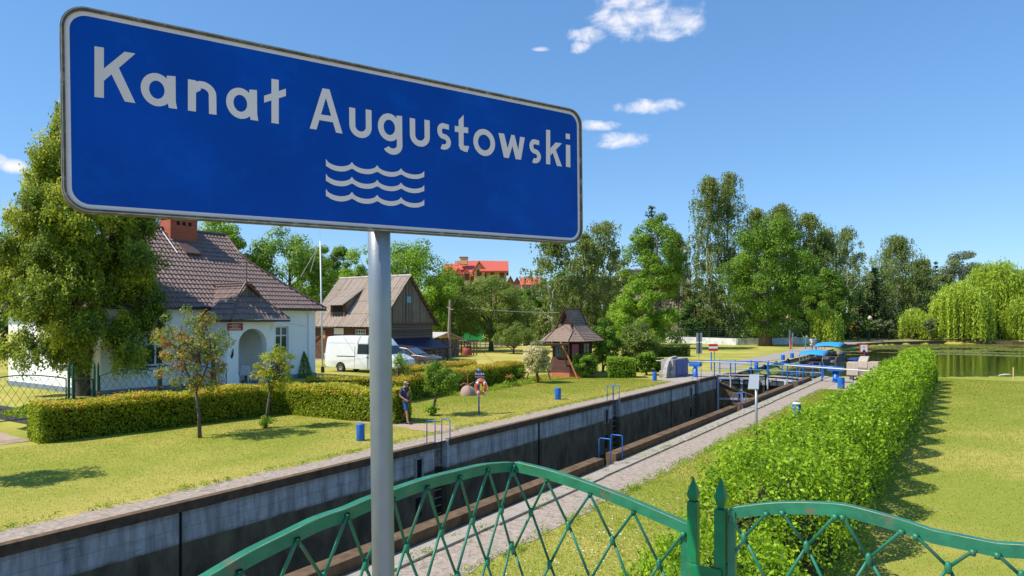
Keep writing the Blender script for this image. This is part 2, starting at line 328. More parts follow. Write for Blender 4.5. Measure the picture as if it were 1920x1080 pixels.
# ---------------------------------------------------------------- object helpers
def link(o, parent=None):
    COL.objects.link(o)
    if parent is not None: o.parent = parent
    return o
def tag(o, label=None, cat=None, group=None, kind=None):
    if label: o['label'] = label
    if cat: o['category'] = cat
    if group: o['group'] = group
    if kind: o['kind'] = kind
    return o
def thing(name, label, cat, loc=(0, 0, 0), rz=0., group=None):
    o = bpy.data.objects.new(name, None); o.empty_display_size = .3; link(o); o.location = loc; o.rotation_euler = (0, 0, rz)
    return tag(o, label, cat, group)
class MB:
    def __init__(s): s.v = []; s.f = []
    def add(s, vs, fs):
        b = len(s.v); s.v += [tuple(v) for v in vs]; s.f += [tuple(i + b for i in f) for f in fs]; return s
    def box(s, c, d, rz=0., rx=0., ry=0.):
        x, y, z = [k / 2 for k in d]
        R = Matrix.Rotation(rz, 3, 'Z') @ Matrix.Rotation(ry, 3, 'Y') @ Matrix.Rotation(rx, 3, 'X')
        c = Vector(c)
        vs = [c + R @ Vector((a * x, b * y, e * z)) for a in (-1, 1) for b in (-1, 1) for e in (-1, 1)]
        return s.add(vs, [(0, 1, 3, 2), (4, 6, 7, 5), (0, 4, 5, 1), (2, 3, 7, 6), (0, 2, 6, 4), (1, 5, 7, 3)])
    def b2(s, x0, x1, y0, y1, z0, z1): return s.box(((x0 + x1) / 2, (y0 + y1) / 2, (z0 + z1) / 2), (abs(x1 - x0), abs(y1 - y0), abs(z1 - z0)))
    def tube(s, pts, r, n=8, cap=True):
        pts = [Vector(p) for p in pts]; k = len(pts)
        rs = r if isinstance(r, (list, tuple)) else [r] * k
        b = len(s.v); prev = None
        for i, p in enumerate(pts):
            d = (pts[min(i + 1, k - 1)] - pts[max(i - 1, 0)])
            d = d.normalized() if d.length > 1e-9 else Vector((0, 0, 1))
            if prev is None:
                a = d.orthogonal().normalized()
            else:
                a = prev - d * prev.dot(d); a = a.normalized() if a.length > 1e-6 else d.orthogonal().normalized()
            prev = a; c = d.cross(a)
            for j in range(n):
                an = 2 * PI * j / n; s.v.append(tuple(p + (a * math.cos(an) + c * math.sin(an)) * rs[i]))
        for i in range(k - 1):
            for j in range(n):
                s.f.append((b + i * n + j, b + i * n + (j + 1) % n, b + (i + 1) * n + (j + 1) % n, b + (i + 1) * n + j))
        if cap:
            s.f.append(tuple(b + j for j in reversed(range(n)))); s.f.append(tuple(b + (k - 1) * n + j for j in range(n)))
        return s
    def cyl(s, c, r, h, n=20, r2=None, bev=0.):
        c = Vector(c); r2 = r if r2 is None else r2
        if bev: return s.tube([c, c + Vector((0, 0, h - bev)), c + Vector((0, 0, h - bev * .3)), c + Vector((0, 0, h))], [r, r2, r2 - bev * .3, r2 - bev], n)
        return s.tube([c, c + Vector((0, 0, h))], [r, r2], n)
    def prism(s, poly, y0, y1, plane='xz', k=None):
        """poly in plane, extruded along the third axis"""
        n = len(poly); b = len(s.v)
        for y in (y0, y1):
            for (p, q) in poly:
                s.v.append({'xz': (p, y, q), 'yz': (y, p, q), 'xy': (p, q, y)}[plane])
        s.f.append(tuple(b + i for i in range(n))); s.f.append(tuple(b + n + i for i in reversed(range(n))))
        for i in range(n): s.f.append((b + i, b + n + i, b + n + (i + 1) % n, b + (i + 1) % n))
        return s
    def lathe(s, prof, c=(0, 0, 0), n=20):
        b = len(s.v); c = Vector(c)
        for r, z in prof:
            for j in range(n): s.v.append((c.x + r * math.cos(2 * PI * j / n), c.y + r * math.sin(2 * PI * j / n), c.z + z))
        for i in range(len(prof) - 1):
            for j in range(n): s.f.append((b + i * n + j, b + i * n + (j + 1) % n, b + (i + 1) * n + (j + 1) % n, b + (i + 1) * n + j))
        s.f.append(tuple(b + j for j in reversed(range(n)))); s.f.append(tuple(b + (len(prof) - 1) * n + j for j in range(n)))
        return s
    def build(s, name, m, parent=None, smooth=False, bevel=0., loc=None, recalc=True):
        me = bpy.data.meshes.new(name); me.from_pydata(s.v, [], s.f)
        if recalc:
            bm = bmesh.new(); bm.from_mesh(me); bmesh.ops.recalc_face_normals(bm, faces=bm.faces); bm.to_mesh(me); bm.free()
        for x in (m if isinstance(m, (list, tuple)) else [m]): me.materials.append(x)
        if smooth: me.polygons.foreach_set('use_smooth', [True] * len(me.polygons))
        o = bpy.data.objects.new(name, me); link(o, parent)
        if loc is not None: o.location = loc
        if bevel:
            b = o.modifiers.new('bevel', 'BEVEL'); b.width = bevel; b.segments = 2; b.limit_method = 'ANGLE'; b.angle_limit = math.radians(40)
        return o
def grp_copy(o, loc=None, rz=None, scale=None, label=None, parent=None):
    c = o.copy(); COL.objects.link(c)
    if parent is not None:
        c.parent = parent; c.matrix_parent_inverse = o.matrix_parent_inverse.copy()
    if loc is not None: c.location = loc
    if rz is not None: c.rotation_euler = (0, 0, rz)
    if scale is not None: c.scale = scale if isinstance(scale, (tuple, list)) else (scale,) * 3
    if label: c['label'] = label
    for ch in list(o.children): grp_copy(ch, parent=c)
    return c
def quads(name, V, tint, m, parent=None, kind=None):
    n = V.shape[0]; k = V.shape[1]
    me = bpy.data.meshes.new(name); me.vertices.add(n * k); me.vertices.foreach_set('co', V.reshape(-1).astype(np.float32))
    me.loops.add(n * k); me.loops.foreach_set('vertex_index', np.arange(n * k, dtype=np.int32))
    me.polygons.add(n); me.polygons.foreach_set('loop_start', np.arange(0, n * k, k, dtype=np.int32))
    me.update(calc_edges=True)
    a = me.attributes.new('tint', 'FLOAT', 'POINT'); a.data.foreach_set('value', np.repeat(np.clip(tint, 0, 1), k).astype(np.float32))
    me.materials.append(m)
    o = bpy.data.objects.new(name, me); link(o, parent)
    if kind: o['kind'] = kind
    return o
def unit(a): return a / np.maximum(np.linalg.norm(a, axis=1, keepdims=True), 1e-9)
def leafV(P, size, rng, out=None, bias=.6, aspect=1.7, droop=0.):
    """rhombic leaves: centres P, size scalar or array; out = preferred facing; droop pulls the long axis down"""
    n = len(P); size = np.broadcast_to(size, (n,)).reshape(-1, 1) * rng.uniform(.7, 1.3, (n, 1))
    nr = rng.normal(size=(n, 3)); nr = unit(nr)
    if out is not None: nr = unit(nr * (1 - bias) + out * bias)
    a = rng.normal(size=(n, 3)); a[:, 2] -= droop * 3; a = unit(a - nr * np.sum(a * nr, 1, keepdims=True)); b = np.cross(nr, a)
    h, w = size * .5, size * .5 / aspect
    return np.stack([P - a * h, P + b * w + nr * w * .35, P + a * h, P - b * w + nr * w * .35], axis=1)
# ---------------------------------------------------------------- ground, lake, canal
rg = np.random.default_rng(7)
T_R, T_L = 8.6, 15.1                    # the two faces of the lock chamber
def poly_sd(P, poly):
    """signed distance of points P (n,2) to polygon, positive inside"""
    poly = np.array(poly); n = len(poly); d = np.full(len(P), 1e9); ins = np.zeros(len(P), bool)
    for i in range(n):
        a, b = poly[i], poly[(i + 1) % n]; ab = b - a
        t = np.clip(((P - a) @ ab) / (ab @ ab), 0, 1); d = np.minimum(d, np.linalg.norm(P - (a + t[:, None] * ab), axis=1))
        c = ((a[1] > P[:, 1]) != (b[1] > P[:, 1])); x = (b[0] - a[0]) * (P[:, 1] - a[1]) / (b[1] - a[1] + 1e-12) + a[0]
        ins ^= c & (P[:, 0] < x)
    return np.where(ins, d, -d)
WL = -.55
lake_poly = [tuple(C(54.5, 8.6)[:2]), tuple(C(56.5, 6)[:2]), tuple(C(58.5, 2)[:2]), (37.9, 50.6), (60, 50.2), (90, 49), (300, 40), (300, 115), (140, 116), (88, 122), (79, 126), (66, 121), (56, 112), (48, 101), tuple(C(98, 14.4)[:2]), tuple(C(54, 14.4)[:2])]
def build_ground():
    def lines(lo, hi, step, a, b, extra):
        v = list(np.arange(lo, hi + 1e-6, step)); x = hi
        st = step
        while x < b: st *= 1.25; x += st; v.append(x)
        x = lo; st = step
        while x > a: st *= 1.25; x -= st; v.append(x)
        v = [k for k in v if all(abs(k - e) > .12 for e in extra)] + list(extra)
        return np.array(sorted(v))
    ss = lines(0, 130, 1.0, -400, 2500, [-8.0, 53.9, 12.6, 12.9])
    tt = lines(-60, 60, .8, -2200, 2200, [T_R, T_L, 14.4, 27.2])
    S, T = np.meshgrid(ss, tt, indexing='ij'); X = S * SA - T * CA; Y = S * CA + T * SA
    P = np.stack([X.ravel(), Y.ravel()], 1); sd = poly_sd(P, lake_poly).reshape(S.shape)
    def smv(x): x = np.clip(x, 0, 1); return x * x * (3 - 2 * x)
    Z = smv((T - 27.2) / 2.0) * .7 * (1 - .5 * smv((S - 27) / 10)) * (1 - smv((S - 55) / 30)) * smv((S - 12.5) / .4)
    Z = np.where(sd > 0, -np.minimum(2.2, .05 + sd * .9), Z)
    n0, n1 = S.shape; idx = np.arange(n0 * n1).reshape(n0, n1)
    sc = (S[:-1, :-1] + S[1:, 1:]) / 2; tc = (T[:-1, :-1] + T[1:, 1:]) / 2
    keep = ~((tc > T_R) & (tc < T_L) & (sc > -8) & (sc < 53.9))
    f = np.stack([idx[:-1, :-1], idx[1:, :-1], idx[1:, 1:], idx[:-1, 1:]], -1)[keep]
    me = bpy.data.meshes.new('ground'); V = np.stack([X, Y, Z], -1).reshape(-1, 3)
    me.from_pydata(V.tolist(), [], f.tolist()); me.materials.append(M['grass'])
    dry = np.zeros_like(S)
    dry += .30 * np.exp(-((T - 16.4) / 1.6) ** 2) * (S < 50)          # dry band along the left coping
    dry += .3 * np.exp(-((T - 6.85) / .3) ** 2); dry -= .22 * ((T > 2) & (T < 6.6))
    dry -= .10 * ((T > 18) & (T < 27) & (S < 30)); dry += .35 * ((T > 30) & (S > 40) & (S < 90)) 
    dry += -.25 * (T < 1.9)
    at = me.attributes.new('dry', 'FLOAT', 'POINT'); at.data.foreach_set('value', dry.ravel().astype(np.float32))
    me.update(); me.polygons.foreach_set('use_smooth', [True] * len(me.polygons))
    o = bpy.data.objects.new('ground', me); link(o); tag(o, kind='structure')
build_ground()
def sheet(name, pts, m, z, kind='structure', frame='st'):
    me = bpy.data.meshes.new(name); vs = [tuple(C(a, b, z)) if frame == 'st' else (a, b, z) for a, b in pts]
    me.from_pydata(vs, [], [tuple(range(len(vs)))]); me.materials.append(m)
    o = bpy.data.objects.new(name, me); link(o); tag(o, kind=kind); return o
def rough_edge(pts, amp, step, seed):
    """a polygon outline with small irregular bays"""
    r = random.Random(seed); out = []
    for i in range(len(pts)):
        a, b = Vector(pts[i]), Vector(pts[(i + 1) % len(pts)]); n = max(1, int((b - a).length / step)); d = (b - a).normalized(); nn = Vector((-d.y, d.x))
        for k in range(n):
            p = a + (b - a) * k / n
            if k: p += nn * r.uniform(-amp, amp)
            out.append((p.x, p.y))
    return out
# stone strips on both banks (tessellated in s so the outline stays irregular)
def strip_mesh(name, s0, s1, t0, t1, m, z, j0=0., j1=.06, seed=1, z_of=None):
    r = random.Random(seed); n = int((s1 - s0) / .35); vs = []; fs = []
    for i in range(n + 1):
        s = s0 + (s1 - s0) * i / n
        a, b = t0 + r.uniform(-j0, j0), t1 + r.uniform(-j1, j1)
        vs += [tuple(C(s, a, z)), tuple(C(s, b, z))]
    for i in range(n): fs.append((2 * i, 2 * i + 1, 2 * i + 3, 2 * i + 2))
    me = bpy.data.meshes.new(name); me.from_pydata(vs, [], fs); me.materials.append(m); o = bpy.data.objects.new(name, me); link(o); tag(o, kind='structure'); return o
strip_mesh('stone_path', -6, 53.5, 6.95, 8.12, M['paving'], .008, .08, 0., 1)
strip_mesh('coping_path', -6, 44.2, 15.1, 16.15, M['paving'], .008, 0., .12, 2)
strip_mesh('gate_pavement', 43.9, 53.8, 15.1, 17.6, paving_mat('lock head concrete', (.30, .25, .2), (.44, .37, .31)), .012, 0., .1, 3)
sheet('gate_pavement', [(44.6, 6.9), (54.6, 6.9), (54.6, 2.6), (45.0, 2.6)], M['strip'], .010)
sheet('gate_pavement', [(50.6, 6.9), (53.7, 6.9), (53.7, 8.1), (50.6, 8.1)], M['strip'], .014)
sheet('trodden_path', rough_edge([(19.9, 16.2), (21.5, 16.3), (21.35, 18.5), (21.2, 22.4), (20.3, 22.4), (20.2, 18.5)], .12, .4, 4), M['soil'], .010)
sheet('garden_path', rough_edge([(9.3, 27.0), (11.1, 27.0), (11.6, 42), (9.2, 42)], .06, .5, 5), M['soil'], .012)
def build_promenade():
    """paved walk on the far left bank, curving along the lake shore"""
    c = [(58, 17.2), (66, 17.3), (78, 17.0), (90, 16.8), (99, 17.4), (106, 17.5)]
    P = [C(a, b) for a, b in c] + [Vector((58, 117.5, 0)), Vector((68, 126.5, 0)), Vector((82, 131.5, 0)), Vector((100, 129, 0)), Vector((150, 126, 0))]
    vs = []; fs = []; Wd = 1.7
    for i, p in enumerate(P):
        d = (P[min(i + 1, len(P) - 1)] - P[max(i - 1, 0)]).normalized(); n = Vector((-d.y, d.x, 0)); w = Wd if i > 2 else .9 + .3 * i
        vs += [tuple(p + n * w + Vector((0, 0, .012))), tuple(p - n * w + Vector((0, 0, .012)))]
    for i in range(len(P) - 1): fs.append((2 * i, 2 * i + 1, 2 * i + 3, 2 * i + 2))
    me = bpy.data.meshes.new('promenade'); me.from_pydata(vs, [], fs); me.materials.append(M['farpath']); tag(link(bpy.data.objects.new('promenade', me)), kind='structure')
build_promenade()
sheet('lake_water', [(54, -260), (320, -260), (320, 14.6), (54, 14.6)], M['lake'], WL)
sheet('lake_water', [(50.9, 8.55), (54, 8.55), (54, 15.15), (50.9, 15.15)], M['lake'], WL)
sheet('lock_water', [(-8, 8.55), (51.2, 8.55), (51.2, 15.15), (-8, 15.15)], M['lockwater'], -2.6)
# ---------------------------------------------------------------- lock walls
LG = 'parts of the lock'
def lock_wall_left():
    w = thing('lock_wall', 'long stained concrete wall of the lock chamber with black slime below, lawn side', 'lock wall', C(0, T_L), PHI)
    gaps = [(18.38, 18.98), (32.78, 33.4), (45.75, 46.4)]
    b = MB(); x = -8
    for g0, g1 in gaps + [(53.9, 53.9)]:
        b.b2(x, g0, .05, 1.3, -3.2, -.004)
        if g1 > g0: b.b2(g0, g1, .45, 1.3, -3.2, -.006)
        x = g1
    for g0, g1 in gaps: b.b2(g1, g1 + .14, -.035, .05, -3.2, -.002)
    b.build('wall_face', M['lockwall'], w)
    jn = MB()
    for s, wj in ((9.2, .05), (25.3, .07), (41.2, .05)):
        jn.b2(s, s + wj, .02, .06, -3.2, -.19)
    jn.build('expansion_joint', M['dark'], w)
    nich = MB()
    for g0, g1 in gaps:
        for zt in (-.42, -1.7): nich.b2(g0 - .95, g0 - .68, .03, .08, zt - .62, zt)
    nich.build('mooring_niche', M['dark'], w)
    fr = MB()
    for g0, g1 in gaps:
        for zt in (-.42,): 
            fr.b2(g0 - 1.02, g0 - .95, -.012, .05, zt - .68, zt + .06); fr.b2(g0 - .68, g0 - .61, -.012, .05, zt - .68, zt + .06); fr.b2(g0 - .95, g0 - .68, -.012, .05, zt, zt + .06)
    fr.build('niche_frame', M['conc'], w)
    x = -8
    for g0, g1 in gaps + [(50.2, 50.2)]:
        p = MB(); 
        p.b2(x, g0 - .02, -.05, .17, -.19, .03); p.build('edge_beam', M['kerb'], w, bevel=.012); x = g1 + .1
lock_wall_left()
def lock_wall_right():
    w = thing('lock_wall', 'near side lock wall with raised brown edge beams beside the stone path', 'lock wall', C(0, T_R), PHI)
    b = MB(); gaps = [(17.95, 18.75), (31.75, 32.75), (44.1, 45.6)]
    x = -8
    for g0, g1 in gaps + [(53.9, 53.9)]:
        b.b2(x, g0 + .15, -.55, -.02, -3.2, .046)
        if g1 > g0: b.b2(g0 + .15, g1 - .15, -.55, -.4, -3.2, .044)
        x = g1 - .15
    b.build('wall_face', [M['strip']], w)
    x = -8
    for g0, g1 in gaps + [(50.0, 50.0)]:
        p = MB(); p.b2(x, g0, .02 - .06, .30, .048, .27); p.b2(x, g0, -.02, .28, -1.2, .05)
        p.build('edge_beam', M['kerb'], w, bevel=.012); x = g1
    r = random.Random(5)
    s = MB(); x = -6.0
    while x < 50:
        L = r.uniform(2.2, 3.6); s.b2(x, min(x + L - .015, 50), -.56 - r.uniform(.0, .05), -.10, .0, .062 + r.uniform(-.006, .006)); x += L
    s.build('kerb_slab', M['strip'], w, bevel=.02)
lock_wall_right()
sl = MB(); sl.box(tuple(C(21, 11.8, -3.35)), (58.5, 8.5, .3), rz=PHI); tag(sl.build('canal_bed', M['dark']), kind='structure')
def ladder(s, t, side, lab):
    w = thing('lock_ladder', lab, 'ladder', C(s, t), PHI, 'ladders in the lock walls')
    b = MB()
    for x in (-.21, .21): b.tube([(x, side * .1, -.06), (x, side * .1, -3.0)], .018)
    b.build('side_rail', M['gutter'], w)
    for k in range(10):
        MB().tube([(-.21, side * .1, -.28 - k * .28), (.21, side * .1, -.28 - k * .28)], .018, 6).build('rung', M['rung'], w)
M['rung'] = mat('rusty rung', (.36, .3, .24), .7, var=.3)
ladder(18.68, T_L + .05, 1, 'rusty iron rungs in the slot of the far wall nearest the green fence')
ladder(33.09, T_L + .05, 1, 'iron rungs in the far wall slot halfway along the lock')
ladder(46.07, T_L + .05, 1, 'iron rungs in the far wall slot beside the blue pillar')
def handle(px, py, lab, m='blue', w=.36, h=.78):
    o = MB().tube([(-w / 2, 0, 0), (-w / 2, 0, h - .03), (-w / 2 + .03, 0, h), (w / 2 - .03, 0, h), (w / 2, 0, h - .03), (w / 2, 0, 0)], .017, 8).build('handrail_hoop', M[m], None, True)
    o.location = G(px, py); o.rotation_euler = (0, 0, PHI + PI / 2); tag(o, lab, 'hoop', 'blue hoops at the ladder heads')
handle(808, 832, 'blue hoop on the far wall, left one of the pair near the man')
handle(836, 829, 'blue hoop on the far wall, right one of the pair near the man')
handle(1144.5, 751.5, 'small blue hoop mid way on the far wall, left of its pair')
handle(1155, 749.5, 'small blue hoop mid way on the far wall, right of its pair')
handle(1303, 711.5, 'blue hoop below the blue pillar, left of its pair')
handle(1310, 710.5, 'blue hoop below the blue pillar, right of its pair')
handle(1134, 873, 'bright blue hoop in the near gap of the edge beam, closer one')
handle(1156.5, 865, 'bright blue hoop in the near gap of the edge beam, farther one')
handle(1382, 769, 'blue hoop in the second gap of the edge beam, closer one')
handle(1391, 767, 'blue hoop in the second gap of the edge beam, farther one')
handle(1491, 725, 'blue hoop by the upper gate walkway, closer one')
handle(1500, 723, 'blue hoop by the upper gate walkway, farther one')
def bollard(px, py, lab, h=.62, r=.2, z=0, cap='blue', w=None, gp='blue mooring bollards'):
    p = G(px, py, z); t = thing('mooring_bollard', lab, 'bollard', p, 0, gp)
    MB().lathe([(r, 0), (r, h - .1), (r * .97, h - .06)], n=24).build('post', M['blue'], t, True, .004)
    MB().lathe([(r * 1.0, h - .06), (r * 1.0, h - .02), (r * .86, h), (0.01, h + .005)], n=24).build('cap', M[cap], t, True)
bollard(676, 826, 'blue bollard on the lawn left of the big sign pole', .58, .145)
bollard(1046, 749, 'blue bollard alone on the lawn mid way along the lock', .60, .165)
bollard(1227.5, 714, 'blue bollard in front of the concrete block and blue cabinet', .60, .15)
bollard(1494, 793, 'blue bollard with white cap half hidden by the leafy hedge', .82, .165, cap='white')
bollard(1577, 729, 'blue bollard on the slab right of the wide blue pillar', .68, .20)
bollard(1468, 677, 'small blue bollard on the far quay, nearer of the two by the path', .6, .18)
bollard(1485, 673, 'small blue bollard on the far quay, farther of the two by the path', .6, .18)
bollard(1418, 692, 'small blue bollard on the grass behind the gate railing', .55, .16)
# quay upstream
q = thing('quay_wall', 'dark upstream quay wall with pale coping and tyre fenders', 'quay wall', C(53.9, 14.4), PHI)
MB().b2(0, 46, .0, .7, -2.2, -.01).build('wall_face', M['timber'], q)
MB().b2(-.5, 46, -.06, .45, .0, .10).build('coping', M['strip'], q, bevel=.02)
for k, s in enumerate((3.0, 7.5, 12, 17)):
    tor = MB(); R, r = .3, .11
    for i in range(20):
        for j in range(8):
            a, b = 2 * PI * i / 20, 2 * PI * j / 8
            tor.v.append((s + (R + r * math.cos(b)) * math.cos(a), -.13 + r * math.sin(b), -.12 + (R + r * math.cos(b)) * math.sin(a)))
    for i in range(20):
        for j in range(8): tor.f.append((i * 8 + j, ((i + 1) % 20) * 8 + j, ((i + 1) % 20) * 8 + (j + 1) % 8, i * 8 + (j + 1) % 8))
    tag(tor.build('tyre_fender', M['rubber'], None, True), 'black tyre fender hung on the upstream quay wall', 'tyre', 'tyre fenders along the quay')
    bpy.data.objects[-1] if False else None
for o in [o for o in bpy.data.objects if o.name.startswith('tyre_fender')]:
    o.location = C(53.9, 14.4); o.rotation_euler = (0, 0, PHI)
fb = MB(); pts = [(48, 101), (56, 112), (66, 121), (79, 126), (88, 122), (140, 116)]
for a, b in zip(pts[:-1], pts[1:]):
    d = Vector((b[0] - a[0], b[1] - a[1], 0)); fb.box(((a[0] + b[0]) / 2, (a[1] + b[1]) / 2, -.42), (d.length + .1, .5, .78), rz=math.atan2(d.y, d.x))
tag(fb.build('bank_wall', M['timber']), 'low dark embankment wall curving round the far lake shore', 'wall')
# ---------------------------------------------------------------- upper gates and their walkway
def gates():
    for side, lab in ((1, 'grey lock gate leaf hinged at the far lawn side'), (-1, 'grey lock gate leaf hinged at the stone path side')):
        th0 = C(50.6, T_L + .02) if side > 0 else C(50.6, T_R + .3)
        end = C(51.9, 11.95 + (.09 if side > 0 else -.09)); d = end - th0; Lh = d.length
        w = thing('lock_gate', lab, 'lock gate', (th0.x, th0.y, 0), math.atan2(d.y, d.x), 'upper lock gate leaves')
        MB().b2(.1, Lh - .1, -.06, .06, -.82, -.24).build('upper_panel', M['gutter'] if 0 else M['gatepanel'], w)
        MB().b2(.1, Lh - .1, -.05, .05, -3.1, -.84).build('lower_panel', M['gatewet'], w)
        f = MB()
        sg = -side
        f.b2(0, Lh, -.12, .12, -.24, -.1)
        for x in (.08, Lh * .52, Lh - .09): f.b2(x - .08, x + .08, -.13, .13, -3.1, -.1)
        f.b2(0, Lh, -.11, .11, -1.75, -1.6)
        f.build('gate_frame', M['gateframe'], w, bevel=.01)
        MB().prism([(.1, -.24), (.42, -.24), (.1, -.56)], -.09, .09).build('gusset', M['gateframe'], w); MB().prism([(Lh - .1, -.24), (Lh - .45, -.24), (Lh - .1, -.56)], -.09, .09).build('gusset', M['gateframe'], w)
        br = MB(); br.tube([(.25, -.16 * side, -.5), (Lh - .25, -.16 * side, -1.62)], .05); br.build('brace', M['gatewet'], w)
        wk = MB(); wk.b2(-.3, Lh, .15 * side if side > 0 else -.75, .75 if side > 0 else -.15, .0, .05); 
        wk.build('walkway_plank', M['strip'], w)
M['gatepanel'] = mat('grey gate panel', (.045, .055, .065), .5, var=.2)
M['gateframe'] = mat('pale grey gate frame', (.42, .43, .45), .5, var=.15, stain=(.25, .16, .08), stain_amt=.25)
M['gatewet'] = mat('algae brown gate boards', (.17, .11, .035), .6, var=.45, nscale=3, stain=(.02, .015, .008), stain_amt=.5)
gates()
def gate_rail():
    w = thing('gate_railing', 'blue and silver handrail crossing both lock gates between the pillars', 'railing', C(50.2, 0), PHI)
    z = 1.02
    b = MB(); b.tube([(-.5, 19.9, .98), (-.1, 16.4, 1.03), (.15, 12.9, 1.05)], .035); b.build('silver_rail', M['rail_w'], w)
    b = MB(); b.tube([(-.2, 10.3, 1.0), (-2.6, 3.6, .93)], .04); b.build('silver_rail', M['rail_w'], w)
    b = MB(); b.tube([(.1, 15.9, 1.09), (.9, 12.0, 1.1), (.0, 9.2, 1.03), (-.35, 7.2, 1.0)], .04); b.build('blue_rail', M['blue'], w)
    for x, y, z0 in ((.1, 15.2, 0), (.35, 14.1, -.1), (.7, 12.35, -.1), (.7, 11.6, -.1), (.3, 10.2, -.1), (-.1, 9.1, 0.), (-.3, 7.9, 0)):
        MB().tube([(x, y, z0 + (0 if z0 == 0 else .12)), (x, y, 1.04)], .045).build('rail_post', M['blue'], w)
        if z0 < 0: MB().tube([(x, y, -.8), (x, y, .02)], .05).build('post_foot', M['gateframe'], w)
    w2 = thing('gate_railing', 'pale blue double rail on the lake side of the gate walkway', 'railing', C(52.3, 0), PHI)
    for z1 in (.38, .78):
        b = MB(); b.tube([(.0, 15.6, z1), (.6, 12.0, z1), (.0, 8.2, z1)], .025); b.build('rail', M['lblue'], w2)
    for x, y in ((0, 15.4), (.2, 14.3), (.4, 13.2), (.6, 12), (.45, 11), (.3, 10), (.1, 8.9), (0, 8.2)):
        MB().tube([(x, y, -.05), (x, y, 1.1)], .035).build('rail_post', M['blue'], w2)
gate_rail()
def winch(px, py, lab, h, sc=1.):
    t = thing('blue_pillar', lab, 'gate drive', G(px, py), PHI, 'blue gate drive pillars')
    MB().lathe([(.2 * sc, 0), (.17 * sc, .1), (.15 * sc, h * .75)], n=20).build('column', M['blue'], t, True)
    MB().b2(-.28 * sc, .28 * sc, -.42 * sc, .42 * sc, h * .75, h).build('head', M['blue'], t, bevel=.02)
winch(1304, 707, 'blue gate drive pillar beside the blue cabinet', 1.02, .95)
winch(1567, 717, 'blue gate drive pillar standing on the bare slab near the lake', 1.0, 1.15)
def blocks():
    t = thing('control_block', 'concrete block with curved wing and double blue cabinet doors', 'control block', C(48.0, 17.05), PHI)
    MB().b2(-.9, 2.15, .1, 1.0, 0, 1.28).build('concrete_body', M['conc'], t, bevel=.02)
    MB().b2(-.35, .85, .04, .098, .05, 1.22).build('cabinet_door', M['navyd'], t, bevel=.01)
    MB().b2(.89, 2.12, .04, .098, .05, 1.22).build('cabinet_door', M['navyd'], t, bevel=.01)
    w = MB(); w.prism([(-1.7, 0), (-1.65, .35), (-1.5, .75), (-1.15, 1.15), (-.5, 1.42), (.6, 1.46), (.6, 1.33), (-.3, 1.26), (-.8, 1.0), (-1.05, .7), (-1.1, .35), (-1.15, 0)], .3, .55); w.b2(-1.2, -.9, .1, 1.0, 0, .5)
    w.build('curved_wing', M['conc'], t)
    t = thing('control_block', 'paired upright concrete slabs beside the lake with the no entry board behind', 'control block', C(52.2, 5.9), PHI)
    MB().b2(-.5, .6, .05, .75, .35, 1.22).build('slab', M['concl'], t, bevel=.02)
    MB().b2(-.5, .6, -1.15, -.5, .25, 1.28).build('slab', M['concl'], t, bevel=.02)
    MB().prism([(.1, .0), (-.35, .0), (-.35, .4), (-.55, .9), (-.5, 1.3), (.2, 1.55), (.9, 1.6), (.9, 1.45), (.1, 1.35)], -.5 + .003, .05 - .003).build('curved_wing', M['concl'], t)
    for y in (-.9, .5): MB().b2(-.3, .4, y - .1, y + .1, 0, .36).build('foot', M['conc'], t)
M['navyd'] = mat('cabinet door blue', (.05, .1, .3), .5, var=.15, stain=(.12, .14, .25), stain_amt=.3)
M['concl'] = mat('sunlit pale concrete', (.46, .37, .29), .85, var=.15, bump=.2, nscale=9)
blocks()
